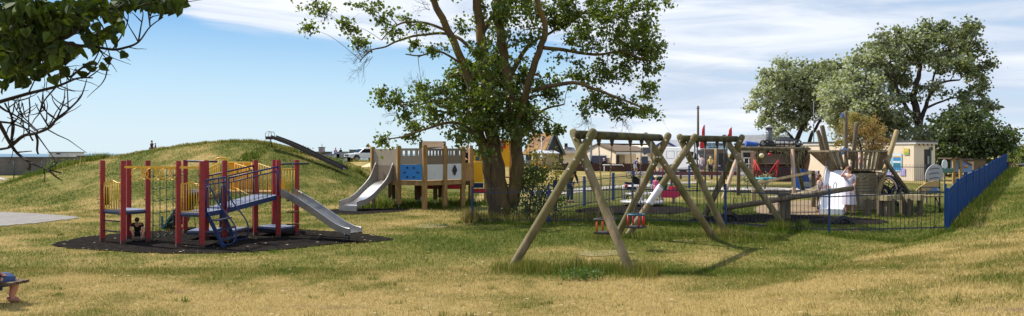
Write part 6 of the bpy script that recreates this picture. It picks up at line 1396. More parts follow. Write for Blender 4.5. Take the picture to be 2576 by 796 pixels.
tF = (C0_-L0_).normalized(); nF = Vector((tF.y,-tF.x,0)); tS = (R0_-C0_).normalized(); nS = Vector((tS.y,-tS.x,0))
def onwall(o_, t, n, u0, u1, z0, z1, m, name, off=.02, par=None, th=.03):
    b = MB(tbk); a = o_+t*u0+n*(off+th); c = o_+t*u1+n*(off+th); b.prism([pt2(a,z0),pt2(c,z0),pt2(c,z1),pt2(a,z1)], -n*th); return b.build(name, m, par or tbk)
def u_of(px): # distance from corner along the front (negative)
    best = min((abs(CX+(C0_+tF*(-k*.02)).x*F/(C0_+tF*(-k*.02)).y-px), k) for k in range(0,500))[1]; return -best*.02
def zf(py, u): p = C0_+tF*u; return EYE-(py-HY)*p.y/F
PB1, PB2, PWt = mat('poster_blue', lin((60,140,190)), lin((40,110,170)), sc=1.5), mat('poster_teal', lin((30,120,140))), mat('poster_white', (.7,.72,.75))
for a__, c__ in ((2222,2244),(2246,2269)):
    u0, u1 = u_of(a__), u_of(c__); fr = onwall(C0_, tF, nF, u0, u1, zf(431,u0), zf(387,u0), mat('poster_frame', lin((170,214,236))), 'poster'); w_ = (u1-u0)
    for (v0,v1,m_) in ((388.5,393,PWt),(393.5,396,YLB),(396.5,405,PB1),(405.5,410,PWt),(410.5,418,PB2),(418.5,428,PB1)):
        onwall(C0_, tF, nF, u0+w_*.1, u1-w_*.1, zf(v1,u0), zf(v0,u0), m_, 'poster_picture', .052, fr, .006)
for px_, y0_, y1_, m_ in ((2281,374,390,mat('small_poster', lin((110,150,90)), lin((220,190,60)), sc=4)),(2237,434,448,mat('lilac_notice', lin((170,160,214)))),(2271,424,442,mat('lilac_notice', lin((170,160,214))))):
    u = u_of(px_); onwall(C0_, tF, nF, u-.2, u+.2, zf(y1_,u), zf(y0_,u), m_, 'notice_sheet')
LS = (R0_-C0_).length
onwall(C0_, tS, nS, LS*.48, LS*.76, .62, .62+2.15, DRK, 'doorway'); fr = onwall(C0_, tS, nS, LS*.70, LS*.77, .6, 2.9, mat('teal_frame', lin((50,92,92))), 'door_frame', .055)
onwall(C0_, tS, nS, LS*.58, LS*.66, 1.75, 2.3, mat('notice_grey', lin((150,150,150))), 'door_sign', .06)
onwall(C0_, tS, nS, LS*.80, LS*.86, 2.7, 2.95, DRK, 'wall_vent')
for k in range(5): u = LS*(k+.5)/5; b = MB(tbk); p = C0_+tS*u+nS*.2; b.box((p.x,p.y,zt-.2), (.06,.06,.12)); b.build('bracket', DRK, tbk)
b = MB(tbk); p = L0_.lerp(C0_, .62)+Vector((.6,1.2,0)); 
for k in range(5): b.box((p.x+k*.35,p.y-k*.2,zt+.14+.01*k), (.5,.25,.08), -1.0)
b.build('roof_batten', wood('weathered_batten',(120,104,86),(96,84,70)), tbk)
# flood light mast
fm = thing('floodlight_mast', 'slim grey mast with a floodlight in front of the left hand trees', 'mast', gd(2047,62)); x = gx_(2047,62); b = MB(fm); b.tube([(x,62,.5),(x,62,Zp(255,62))], [.05,.03], 8); b.build('mast', mat('dull_mast', (.16,.17,.18), rough=.7), fm)
b = MB(fm); b.box((x+.25,61.9,Zp(302,62)), (.4,.16,.12), .3, 0, -.5); b.tube([(x,62,Zp(308,62)),(x+.3,61.9,Zp(304,62))], .03, 5); b.build('floodlight', mat('lamp_housing', lin((130,124,122))), fm)
# right edge: gate, posts, shed box, person
bx_ = thing('equipment_cabin', 'plain brown box cabin behind the blue railings in front of the silver white car', 'cabin', gd(2465,58)); pane(bx_,2450,2480,402,432,58,58,mat('brown_cabin', lin((104,88,66)), lin((84,72,54))),'wall',1.5); pane(bx_,2448,2482,400.5,402,57.9,57.9,DRK,'roof',1.6)
p = atp(2513,54,0); person('person in white top with pale hat standing beyond the end of the blue railings', (p.x,54,Zp(438,54)), .4, 1.15, dict(eR=(-.2,-.1,1.5), wR=(-.1,-.12,1.72)), top=(236,232,246), bottom=(220,216,236), hat=(236,232,246), hair=(90,70,80), chub=1.3)
gt = thing('field_gate', 'grey weathered five bar field gate under the hedge at the right edge', 'gate', atp(2550,62,Zp(432,62)))
for x_, y0_ in ((2538,407),(2582,409)): b = MB(gt); b.box(q3(x_,(y0_+436)/2,62), (.2,.2,(436-y0_)*62/F)); b.build('gate_post', WD, gt)
b = MB(gt)
for k in range(5): b.beam(q3(2538,411+k*4.6,61.95), q3(2582,411.5+k*4.6,61.95), .05,.08)
b.beam(q3(2540,429,61.9), q3(2580,412,61.9), .04,.08); b.build('gate_bars', WD, gt)
b = MB(gt); b.box(q3(2570,413,61.8), (.5,.03,.1)); b.build('white_sign', WFA, gt)
b = MB(); q = gd(2532,50.5); b.box((0,0,.55), (.12,.1,1.4)); tag(b.build('gate_post', mat('pale_green_post', lin((120,160,160))), loc=q), 'pale green square post at the far end of the blue railings', 'post')
# ================= bench and seated woman at the left edge =================
gb = G(24, 756); bo = thing('bench', 'weathered slatted bench with a sitting woman at the left edge of the lawn', 'bench', gb)
bd_ = gb.y-.35; zz = gb.z
def bq(px, z, dy=0): return Vector(((px-CX)*bd_/F, bd_+dy, z))
BW = wood('bench_wood', (112,92,70), (84,68,52), (60,48,38), 5)
sz = Zp(713,bd_)
xe = bq(40,0).x
for k in range(3): b = MB(bo); b.box((xe-.95+.03*k, bd_-.05+.13*k, sz+.0), (1.9,.115,.045)); b.build('seat_slat', BW, bo)
for k in range(2): b = MB(bo); b.box((bq(12,0).x-.85, bd_-.14-.02*k, sz+.18+.13*k), (1.7,.035,.11)); b.build('back_slat', BW, bo)
for x_ in (xe-1.6,): 
    for y_ in (-.05,.2): b = MB(bo); b.box((x_,bd_+y_,(sz+zz)/2-.05), (.08,.08,sz-zz)); b.build('leg', BW, bo)
b = MB(bo); b.box((xe-.42,bd_+.1,(sz+zz)/2-.05), (.06,.06,sz-zz)); b.build('leg', BW, bo)
kz = sz-zz
ws = 1.5
sc_ = 1.7/ws
wm = person('seated woman in coral red top and blue denim shorts on the weathered bench', (bq(-31,0).x, bd_+.02, zz), 2.25, ws, {k: tuple(v) for k, v in dict(
 pel=(0,0,.46), wai=(0,.02,.66), che=(0,.03,.90), nec=(0,.02,1.07), hea=(0,-.01,1.2), top=(0,0,1.3), face=(0,-1,-.1),
 sL=(.2,.03,1.0), eL=(.26,.06,.74), wL=(.2,-.14,.6), sR=(-.2,.03,1.0), eR=(-.26,.06,.74), wR=(-.2,-.14,.6),
 hL=(.11,0,.43), kL=(.15,-.44,.43), aL=(.14,-.36,.07), tL=(.15,-.46,.03), hR=(-.11,0,.43), kR=(-.13,-.44,.43), aR=(-.12,-.36,.07), tR=(-.13,-.46,.03)).items()}, top=(206,50,72), bottom=(56,80,120), shorts=True, hair=(110,70,50), longhair=True, chub=1.45, skin_rgb=(206,140,118), shoes=(150,100,80))
# ================= trees =================
BARK = mat('grey_brown_bark', lin((98,80,56)), lin((66,54,40)), sc=4, rough=.95, bump=1.0, bsc=9, stretch=(3,3,.45), c3=lin((108,88,40)), c3amt=.46, c3sc=.8)
BARKD = mat('dark_bark', lin((70,58,46)), lin((52,43,36)), sc=3, rough=.95, bump=.6, bsc=9, stretch=(3,3,.5))
LEAFP = mat('poplar_leaf', (.05,.085,.015), (.08,.12,.024), sc=.7, rough=.42, trans=.42, attr=(.19,.22,.04))
LEAFW = mat('silver_leaf', (.10,.125,.062), (.14,.165,.085), sc=.5, rough=.6, trans=.3, attr=(.44,.46,.33))
LEAFD = mat('dark_leaf', (.035,.06,.018), (.055,.085,.025), sc=.5, rough=.5, trans=.3, attr=(.13,.16,.06))
def leaf_mesh(name, C, size, m, parent, root, v, up=.3, ar=.85):
    """C: n x 3 centres (world); leaf = bent diamond of two triangles pairs"""
    n = len(C); s_ = size*rng.uniform(.6,1.25,n)[:,None]
    d = rng.normal(0,1,(n,3)); d[:,2] -= .3; d /= np.linalg.norm(d,axis=1)[:,None]
    u = rng.normal(0,1,(n,3)); u -= (u*d).sum(1)[:,None]*d; u /= np.linalg.norm(u,axis=1)[:,None]; w_ = np.cross(d,u)
    P = np.empty((n,5,3)); P[:,0] = C; P[:,1] = C+d*s_*.38+u*s_*.46*ar+w_*s_*.08; P[:,2] = C+d*s_; P[:,3] = C+d*s_*.38-u*s_*.46*ar+w_*s_*.08; P[:,4] = C+d*s_*.5
    off = np.array(root['_loc']) ; P = P-off
    f = np.arange(n)[:,None]*5; T = np.concatenate([f+np.array([0,1,4]), f+np.array([1,2,4]), f+np.array([2,3,4]), f+np.array([3,0,4])])
    o = npmesh(name, P.reshape(-1,3), T, m, np.repeat(v,5)); o.parent = parent; return o
def big_leaves(name, C, size, m, root, v):
    # broad heart shaped leaves, cupped along the midrib, hanging from a short stalk
    n = len(C); s_ = size*rng.uniform(.6,1.2,n)[:,None]; d = rng.normal(0,.7,(n,3)); d[:,2] -= .8; d /= np.linalg.norm(d,axis=1)[:,None]
    u = rng.normal(0,1,(n,3)); u -= (u*d).sum(1)[:,None]*d; u /= np.linalg.norm(u,axis=1)[:,None]; w_ = np.cross(d,u); cup = rng.uniform(.05,.28,n)[:,None]
    prof = [(0,.0),(-.06,.2),(.02,.42),(.2,.52),(.42,.47),(.66,.28),(.84,.12)]
    P = [C, C+d*s_*.5, C+d*s_-w_*s_*cup*.6]
    for sg in (1,-1):
        for a_, b_ in prof[1:]: P.append(C+d*s_*a_+u*s_*b_*sg+w_*s_*cup*(b_*1.6+.12*math.sin(a_*9)))
    P = np.stack(P,1)-np.array(root['_loc']); k = P.shape[1]; F_ = []
    for o_ in (3,9):
        ch = [0]+[o_+i for i in range(6)]+[2]
        F_ += [(1,ch[i],ch[i+1]) for i in range(7)]
    T = (np.arange(n)[:,None,None]*k+np.array(F_)[None]).reshape(-1,3)
    o = npmesh(name, P.reshape(-1,3), T, m, np.repeat(v,k), True); o.parent = root; return o
def tree(name, label, cat, basep, D, trunks, clumps, leaf, leafm, bark, dens, depth=2.0, seed=1, group=None, twig=.012, vfun=None, crown='crown', sub=.32, limbr=.05, extra_twigs=0, dfun=None):
    rr = random.Random(seed); t = thing(name, label, cat, basep, 0, group); nodes = []; k_ = D/F
    tb_ = MB(t); n_tr = 0
    for pts, ra, rb in trunks:
        ph = rr.uniform(0,6)
        P_ = [atp(p[0], D+(p[2] if len(p)>2 else 0), EYE-(p[1]-HY)*k_) for p in pts]
        P_ = curve(P_, 5); n_ = len(P_)
        for i, p in enumerate(P_): p.x += .03*math.sin(i*1.7+ph)*ra*3; p.y += .05*math.sin(i*1.1+ph)
        R_ = [ra+(rb-ra)*(i/(n_-1))**.85 for i in range(n_)]
        if n_tr < 3 and ra > .15: R_[0] *= 1.35; R_[1] *= 1.18; R_[2] *= 1.06
        tb_.tube(P_, R_, 12 if ra > .12 else 8); n_tr += 1
        nodes += [(p, r_) for p, r_ in zip(P_, R_)][3:]
    C_all = []; V_all = []
    for ci, cl in enumerate(clumps):
        cx_, cy_, rx, ry = cl[:4]; dn = cl[4] if len(cl) > 4 else 1.0; dd = cl[5] if len(cl) > 5 else rr.uniform(-depth, depth)
        dc = D+dd; c = atp(cx_, dc, EYE-(cy_-HY)*dc/F); Rx, Rz = rx*k_, ry*k_; Ry = (Rx+Rz)/2*.9
        near = min(nodes, key=lambda q: (q[0]-c).length-q[1]*2)
        st, r0 = near; r0 = min(r0*.55, limbr, .25*Rx+.01); mid = st.lerp(c,.5)+Vector((rr.uniform(-.15,.15),rr.uniform(-.15,.15),.12*(c-st).length))
        limb = curve([st, mid, c],5); tb_.tube(limb, [r0*(1-.75*i/(len(limb)-1)) for i in range(len(limb))], 6)
        ns = max(3, int(dn*Rx*Rz*math.pi/(sub*sub)*.9)); lim = limb[3:]
        for j in range(ns):
            while True:
                v = Vector((rr.uniform(-1,1), rr.uniform(-1,1), rr.uniform(-1,1)))
                if v.length < 1: break
            if v.length > 1e-3: v = v*(v.length**-.35)
            q = c+Vector((v.x*Rx, v.y*Ry, v.z*Rz)); s0 = min(lim, key=lambda w_: (w_-q).length)
            m_ = s0.lerp(q,.5)+Vector((rr.uniform(-.1,.1),rr.uniform(-.1,.1),rr.uniform(0,.15)))*(q-s0).length
            tb_.tube([s0, m_, q], [twig*1.3, twig, twig*.5], 4)
            for e in range(extra_twigs):
                z_ = q+Vector((rr.gauss(0,.3),rr.gauss(0,.3),rr.gauss(-.05,.25))); tb_.tube([q, q.lerp(z_,.5)+Vector((0,0,.04)), z_], [twig*.6,twig*.5,twig*.3], 3)
            nl = int(dens*rr.uniform(.5,1.4)); sg = sub*rr.uniform(.35,.7)
            L_ = rng.normal(0,1,(nl,3))*[sg,sg,sg*.75]+np.array(q)
            al = rng.uniform(0,1,nl)[:,None]; onb = rng.uniform(0,1,nl) < .3; Lb = np.array(m_)*(1-al)+np.array(q)*al+rng.normal(0,.05,(nl,3)); L_[onb] = Lb[onb]
            C_all.append(L_); V_all.append(np.clip(rng.beta(1.3,3,nl)+(vfun(cx_,cy_) if vfun else 0),0,1))
    C_all = np.concatenate(C_all); V_all = np.concatenate(V_all)
    tb_.build('trunk', bark, t)
    leaf_mesh(crown, C_all, leaf, leafm, t, t, V_all)
    return t
def Z1(a): return [(737.7+x*.5055, y*.5055, rx*.5055, ry*.5055, *r) for x,y,rx,ry,*r in a]
def Z2(a): return [(1140.2+x*.5055, y*.5055, rx*.5055, ry*.5055, *r) for x,y,rx,ry,*r in a]
tb0 = gd(1262,28.6)
trk = [([(1246,566),(1243,545),(1236,480),(1222,400),(1208,340),(1190,240),(1165,160),(1127,76),(1092,5),(1060,-80)],.235,.11),
 ([(1268,568),(1262,540),(1258,480),(1247,400),(1232,303),(1222,202),(1212,101),(1200,0),(1195,-130)],.37,.13),
 ([(1282,560,.3),(1285,520,.2),(1296,470),(1302,400),(1292,313),(1276,200),(1264,120),(1254,40),(1240,-110)],.30,.13),
 ([(1297,305),(1318,250,-.4),(1340,180,-.6),(1360,126,-.8),(1372,80,-.9),(1350,10,-1),(1345,-70,-1)],.16,.08),
 ([(1280,200),(1315,130,.5),(1345,95,.8),(1380,75,1),(1440,35,1.2)],.10,.04),
 ([(1338,232,-.6),(1390,222,-1),(1450,218,-1.4),(1510,240,-1.8),(1570,262,-2),(1630,285,-2)],.09,.03),
 ([(1368,128,-.8),(1420,130,-.4),(1500,140,-.2),(1560,130,0),(1620,150,0)],.08,.03),
 ([(1210,150),(1160,98,.3),(1120,80,.5),(1060,82,.6),(1010,92,.8),(970,110,.8),(930,122,.8),(905,150,.8)],.075,.02),
 ([(1130,80),(1060,62,-.5),(1000,70,-.6),(960,108,-.6)],.06,.02),
 ([(1167,165),(1105,135,-.6),(1060,147,-.8),(1020,145,-.9)],.05,.02),
 ([(1208,330),(1170,270,.8),(1100,250,1),(1040,262,1),(985,252,1)],.07,.02),
 ([(1212,350),(1150,312,-1),(1080,325,-1.3),(1020,345,-1.4),(975,352,-1.4)],.07,.02),
 ([(1300,360),(1340,300,1),(1370,270,1.5),(1420,255,1.8)],.09,.03),
 ([(1205,110),(1235,40,.4),(1290,-30,.6)],.09,.05)]
cl1 = Z1([(70,140,34,20,.9),(165,60,55,28,.8),(100,25,50,20,.5),(290,130,55,50),(370,215,70,45),(435,60,60,50,.9),(500,150,60,45),(350,40,60,30,.8),(580,120,50,30,.6),(690,245,90,28),(620,230,50,24,.7),(470,490,70,50),(560,520,95,60),(600,600,105,60),(480,700,60,36),(600,700,70,30,.9),(700,500,110,85),(760,400,60,50,.9),(640,420,60,50,.8),(850,400,110,100,1.0),(930,520,110,100,.9),(1000,400,110,120,.8),(1010,620,70,60,.9),(1100,550,100,110),(1090,360,110,110,.9),(800,690,50,26,.8),(880,640,50,40,.8),(1060,60,110,80,1.),(1150,150,80,80,.8),(960,40,70,60,.6),(1000,230,60,90,.5),(830,130,50,40,.5),(900,280,60,60,.6),(640,150,40,30,.4)])
cl2 = Z2([(440,60,180,75,1.1),(640,70,190,95,1.2),(850,90,150,115,1.2),(950,190,100,85,1.2),(1025,20,55,28),(980,330,55,80,1.1),(690,200,140,65,1.1),(880,250,120,95,1.2),(780,370,120,70,1.1),(610,400,110,55,1.1),(700,500,95,45,1.1),(850,540,135,50,1.1),(960,560,75,50,1.1),(985,440,55,60,1.1),(670,560,60,36,.9),(60,400,90,110,1.0),(200,380,130,130,1.0),(330,420,90,70,1.0),(350,560,110,75,1.1),(470,490,60,70,1.),(400,620,110,50,1.),(520,620,50,46,.9),(240,560,110,90,1.),(60,620,70,70,.9),(200,90,110,90,.8),(300,200,60,60,.5),(560,310,70,40,.6),(1010,260,55,50,1.1),(440,390,50,60,.7),(130,250,70,80,.6),(250,300,90,60,.6)])
cl1 += [(1150,270,40,34,1),(1190,240,36,34,.9),(1240,260,40,40,1),(1190,330,40,34,1),(1160,360,30,20,.8),(1250,330,34,36,.9),(1310,300,34,34,1),(1300,350,34,26,.9),(1345,330,40,26,1),(1270,210,36,34,.8),(1225,380,20,16,.6),(1120,300,40,26,1)]
topc_ = [(1100,-50,70,60),(1200,-70,90,70),(1320,-60,100,70),(1450,-50,110,70),(1560,-30,80,50)]
tree('poplar_tree', 'big poplar with three trunks rising behind the navy railings, dead twigs on the sky side', 'tree', tb0, 28.6, trk, cl1+cl2+[(a,b,c,d,.55) for a,b,c,d in topc_], .135, LEAFP, BARK, 44, 1.7, 3, twig=.008, sub=.28, extra_twigs=1)
pt_ = bpy.data.objects.get('poplar_tree')
# dead twigs
r5 = random.Random(9)
def twigs(px, py, n, L_, ang, spread, D=28.6, droop=.25, mb=None, r=.009, k2=4):
    for i in range(n):
        a_ = ang+r5.uniform(-spread,spread); l_ = L_*r5.uniform(.5,1.1); pts = [atp(px+r5.uniform(-8,8), D, EYE-(py+r5.uniform(-8,8)-HY)*D/F)]; 
        for k in range(6): a_ += r5.uniform(-.35,.35)-droop*.25; pts.append(pts[-1]+Vector((math.cos(a_),r5.uniform(-.3,.3),math.sin(a_)))*l_/6)
        mb.tube(curve(pts,2), [r*(1-.8*q/12) for q in range(13)], 4)
        for k in range(k2):
            o_ = pts[r5.randint(1,5)]; b2 = a_+r5.uniform(-1.2,1.2); e_ = o_+Vector((math.cos(b2),r5.uniform(-.4,.4),math.sin(b2)))*l_*.3; mb.tube([o_, o_.lerp(e_,.5)+Vector((0,0,-.02)), e_], [r*.5,r*.4,r*.25], 3)
b = MB(pt_); twigs(930,130,9,1.1,math.pi,.5,mb=b,droop=-.5); b.build('dead_spray', BARKD, pt_); b = MB(pt_); twigs(930,150,6,1.2,-2.2,.5,mb=b); b.build('dead_spray', BARKD, pt_); b = MB(pt_); twigs(1060,235,12,.9,2.0,.6,mb=b,droop=0); b.build('dead_spray', BARKD, pt_); b = MB(pt_); twigs(1010,270,8,.8,2.4,.6,mb=b); b.build('dead_spray', BARKD, pt_); b = MB(pt_); twigs(820,20,6,.8,-1.6,.5,mb=b); b.build('dead_spray', BARKD, pt_); b = MB(pt_); twigs(1470,290,12,.8,-1.3,.8,mb=b); b.build('dead_spray', BARKD, pt_); b = MB(pt_); twigs(1560,290,8,.7,-1.2,.8,mb=b); b.build('dead_spray', BARKD, pt_); b = MB(pt_); twigs(1000,290,6,.7,3.3,.5,mb=b); b.build('dead_spray', BARKD, pt_); b = MB(pt_); twigs(1080,20,6,.8,2.8,.6,mb=b); b.build('dead_spray', BARKD, pt_)
b = MB(pt_); twigs(1390,240,10,.8,-.6,1.2,mb=b); b.build('dead_spray', BARKD, pt_); b = MB(pt_); twigs(1330,250,8,.9,.6,.8,mb=b); b.build('dead_spray', BARKD, pt_)

# silver leaved trees to the right
def Z3(a): return [(1844.4+x*.5477, y*.5477, rx*.5477, ry*.5477, *r) for x,y,rx,ry,*r in a]
def Z3p(pts): return [(1844.4+p[0]*.5477, p[1]*.5477, *p[2:]) for p in pts]
D1 = 78
tree('whitebeam_tree', 'smaller silver leaved tree rising behind the long grey roofed building', 'tree', gd(2010,D1), D1,
 [(Z3p([(280,800),(290,650),(330,570),(370,500),(380,430)]),.30,.12),(Z3p([(345,800),(350,650),(380,590),(420,510)]),.24,.1),(Z3p([(285,650),(250,610),(190,560),(150,520)]),.14,.05)],
 Z3([(150,360,50,34,.9),(220,320,70,45),(320,320,90,50),(450,320,90,50),(400,300,80,30),(200,430,100,70,1.1),(110,480,44,34,.8),(300,440,110,80,1.1),(400,410,100,80,1.1),(210,550,90,55),(320,560,80,45,.8),(520,380,60,60),(160,560,50,40,.8),(430,500,80,60),(250,380,110,60,1.1),(480,560,60,50,.7),(240,610,60,24,.5),(380,360,110,70,1.1),(280,500,110,60,1.1),(440,450,90,80,1.1),(180,370,70,50,1),(140,430,60,50,1),(500,330,60,50,.9)]), .31, LEAFW, BARKD, 62, 2.5, 5, twig=.02, sub=.62, limbr=.1, vfun=lambda x,y: (.22 if x<1990 else .05)+(.1 if y>210 else 0))  # left and lower leaves coloured lighter: sunlit side painted into the crown
D2 = 68
tree('whitebeam_tree', 'largest silver leaved tree spreading above the cream toilet block', 'tree', gd(2312,D2), D2,
 [(Z3p([(850,820),(852,640),(850,560),(830,440),(850,360),(860,300)]),.50,.14),(Z3p([(850,600),(880,500),(910,430),(960,380),(1040,368)]),.22,.07),(Z3p([(850,560),(800,500),(760,430),(740,360)]),.22,.08),(Z3p([(860,640),(920,590),(980,575),(1020,600),(1060,650)]),.24,.08),(Z3p([(840,620),(770,560),(700,520),(640,500)]),.22,.08),(Z3p([(880,500),(950,470),(1020,450),(1090,470)]),.12,.04),(Z3p([(900,440),(930,330),(980,250)]),.12,.05),(Z3p([(540,800),(545,690),(560,600),(540,520),(520,450)]),.26,.08)],
 Z3([(740,160,75,40,.9),(690,200,60,40,.9),(895,140,75,50),(820,170,80,50),(1050,130,75,45),(1100,160,50,34,.8),(960,150,80,50),(650,250,85,55),(790,230,110,65,1.1),(940,220,120,75,1.1),(1070,220,85,65),(1130,330,65,55),(1165,390,44,34,.9),(1040,320,90,46,1),(990,290,90,50),(860,290,110,50,.9),(610,370,105,75,1.1),(520,440,110,85,1.1),(700,370,110,80,1.1),(560,560,110,65,1.1),(470,520,80,75,1.1),(790,470,70,60,.8),(690,500,100,80,1.1),(1080,470,85,42,.9),(1160,500,55,36,.9),(1050,560,110,50,1.),(650,600,100,50,1.),(750,570,90,50,1.),(440,430,60,60,.9),(940,560,60,40,.7),(1020,430,60,26,.5),(620,450,110,70,1.1),(1150,300,50,36,.9),(600,300,90,60,1.1),(740,300,100,70,1.1),(560,480,110,80,1.1),(460,460,90,70,1.1),(640,540,110,70,1.1),(860,400,80,40,.7),(1090,420,70,30,.8),(880,620,90,40,1),(1000,640,110,50,1.1),(700,640,110,50,1.2)]), .29, LEAFW, BARKD, 66, 2.6, 6, twig=.02, sub=.58, limbr=.12, vfun=lambda x,y: (.32 if x<2180 else (.10 if x < 2330 else -.25))-(.12 if y<110 else 0))  # leaf colour lighter left, darker right: lit and shaded sides painted in
D3 = 62
tree('whitebeam_tree', 'low dark spreading tree behind the playhouse and the blue railings', 'tree', gd(2450,D3), D3,
 [([(2465,440),(2462,400),(2450,360),(2470,320)],.3,.12),([(2455,370),(2400,350),(2370,340)],.14,.06),([(2465,380),(2510,350),(2540,350)],.14,.05)],
 [(2440,350,60,42,1.2),(2500,345,50,36,1.2),(2540,340,28,20,1),(2470,378,60,26,1.2),(2400,370,50,36,1.2),(2380,330,50,36,1),(2420,310,60,40,1),(2515,375,40,22,1),(2360,380,34,34,1.2),(2480,320,44,30,1),(2556,352,16,14,.9),(2370,410,36,30,1.2),(2420,400,40,24,1.2)], .27, LEAFD, BARKD, 56, 2.0, 8, twig=.02, sub=.55, limbr=.1)
def hedge(label, cx, cy, rx, ry, d, leafm, dens=28, leaf=.24, sub=.5, n=6, seed=1, v=0, name='hedge', cat='hedge', twig=.02):
    rr = random.Random(seed); cl = []
    for i in range(n): u = (i+.5)/n*2-1; cl.append((cx+rx*u*.85, cy+ry*rr.uniform(-.25,.25), rx/n*1.6, ry*rr.uniform(.7,1), 1.2))
    g_ = gd(cx, d)
    return tree(name, label, cat, g_, d, [([(cx+rx*u*.6, HY+(EYE-gd(cx,d).z)*F/d+2), (cx+rx*u*.7, cy)], .06, .03) for u in (-1,-.3,.3,1)], cl, leaf, leafm, BARKD, dens, 1.0, seed, twig=twig, sub=sub, crown='foliage', vfun=lambda x,y: v)
hedge('dense dark hedge filling the gap behind the cream toilet block', 2390, 405, 60, 46, 66, LEAFD, 34, n=5, seed=2)
LEAFG = mat('bright_hedge_leaf', (.06,.11,.018), (.10,.16,.03), sc=.5, rough=.6, trans=.3, attr=(.2,.22,.05))
hedge('bright green hedge beyond the field gate at the far right', 2575, 398, 60, 28, 80, LEAFG, 34, n=6, seed=3, v=.1)
hedge('brownish green far hedge line above the field gate', 2600, 376, 75, 14, 110, mat('brown_hedge_leaf', (.07,.075,.03), (.1,.095,.045), sc=.4, rough=.7, trans=.2, attr=(.14,.11,.06)), 30, leaf=.34, n=6, seed=4)
hedge('pale green bush glowing between the limbs of the largest silver leaved tree', 2345, 350, 42, 34, 84, LEAFG, 30, n=4, seed=9, v=.5, name='bush', cat='bush')
# tamarisk
LT1 = mat('tamarisk_green', (.13,.15,.035), (.18,.19,.05), sc=.8, rough=.8, trans=.35, attr=(.42,.24,.13))
tam = tree('tamarisk_bush', 'feathery tamarisk bush with orange pink tips behind the play ship', 'bush', gd(2170,42), 42,
 [([(2172,440),(2168,390),(2160,350),(2150,320)],.07,.03),([(2180,440),(2190,390),(2200,350)],.06,.03),([(2165,440),(2140,395),(2120,360)],.05,.02)],
 [(2160,305,34,18),(2140,322,36,22),(2190,318,36,24),(2120,345,28,24),(2215,340,24,20),(2170,340,44,24,1.1),(2200,360,34,20,1.1),(2140,362,30,18,1),(2185,380,44,16,.9),(2105,365,14,14,.7),(2230,352,12,10,.8),(2150,296,16,8,.7),(2210,392,26,20,.8),(2222,372,20,20,.8)], .10, LT1, BARKD, 60, 1.0, 12, twig=.008, sub=.30, limbr=.03, vfun=lambda x,y: .0+(.38 if x>2165 else .05)*(1 if y>290 else .3))
# bushes under the poplar
UB = mat('shrub_leaf', (.045,.08,.015), (.07,.115,.022), sc=.8, rough=.5, trans=.3, attr=(.15,.19,.03))
tree('elder_bush', 'leafy dark green bush growing against the big poplar inside the railings', 'bush', gd(1340,27.9), 27.9, [([(1330,556),(1335,500),(1345,450)],.04,.02),([(1360,556),(1370,500),(1380,460)],.03,.015)],
 [(1330,520,40,34,1.1,.3),(1380,530,38,26,1.1,.2),(1310,470,26,40,.9,.8),(1345,470,38,40,1,.6),(1385,490,34,30,1,.6),(1325,420,26,36,.9,1.0),(1300,540,30,18,.9,.1),(1410,505,16,24,.8,.5),(1360,430,28,30,.9,1.2)], .095, UB, BARKD, 40, .6, 13, twig=.006, sub=.24, limbr=.02)
hyp = tree('flowering_shrub', 'tall loose shrub with yellow orange blooms behind the dark green bush', 'bush', gd(1370,31), 31, [([(1360,540),(1365,450),(1372,400)],.03,.012),([(1400,540),(1400,460),(1395,420)],.03,.012)],
 [(1350,400,24,26,.9,.2),(1380,415,28,26,1,.0),(1405,430,22,24,.9,.4),(1330,450,28,24,1,.4),(1370,455,34,26,1,.2),(1395,395,10,22,.6,0),(1412,470,16,22,.9,.2)], .09, mat('olive_shrub_leaf', (.075,.095,.02), (.11,.13,.03), sc=.8, rough=.6, trans=.35, attr=(.24,.2,.04)), BARKD, 34, .5, 14, twig=.006, sub=.24, limbr=.02, vfun=lambda x,y: .15)
fl_ = []
for (x_,y_,n_) in ((1352,412,26),(1345,420,20),(1372,430,18),(1335,440,10),(1398,440,8),(1366,458,10)):
    p = atp(x_,30.4,Zp(y_,30.4)); fl_.append(np.array(p)+rng.normal(0,.11,(n_,3)))
leaf_mesh('blossom', np.concatenate(fl_), .09, mat('orange_blossom', (.62,.33,.03), (.7,.45,.06), rough=.7, trans=.4, attr=(.7,.2,.1)), hyp, hyp, rng.uniform(0,.6,sum(len(a) for a in fl_)))
SG = mat('sage_leaf', (.20,.20,.13), (.28,.27,.18), sc=.8, rough=.8, trans=.3, attr=(.42,.38,.27))
for cx_, w_, lab in ((1880,20,'pale grey green rounded shrub left of the turquoise swing basket'),(1925,24,'pale grey green rounded shrub behind the turquoise swing basket')):
    tree('sage_shrub', lab, 'shrub', gd(cx_,43), 43, [([(cx_,478),(cx_,455)],.04,.02)], [(cx_-w_*.4,456,w_*.6,14,1.2,0),(cx_+w_*.4,454,w_*.6,15,1.2,.2),(cx_,446,w_*.6,10,1.1,.1)], .085, SG, BARKD, 60, .3, cx_, twig=.006, sub=.24, limbr=.02, crown='foliage')
p_ = gd(2030,27)
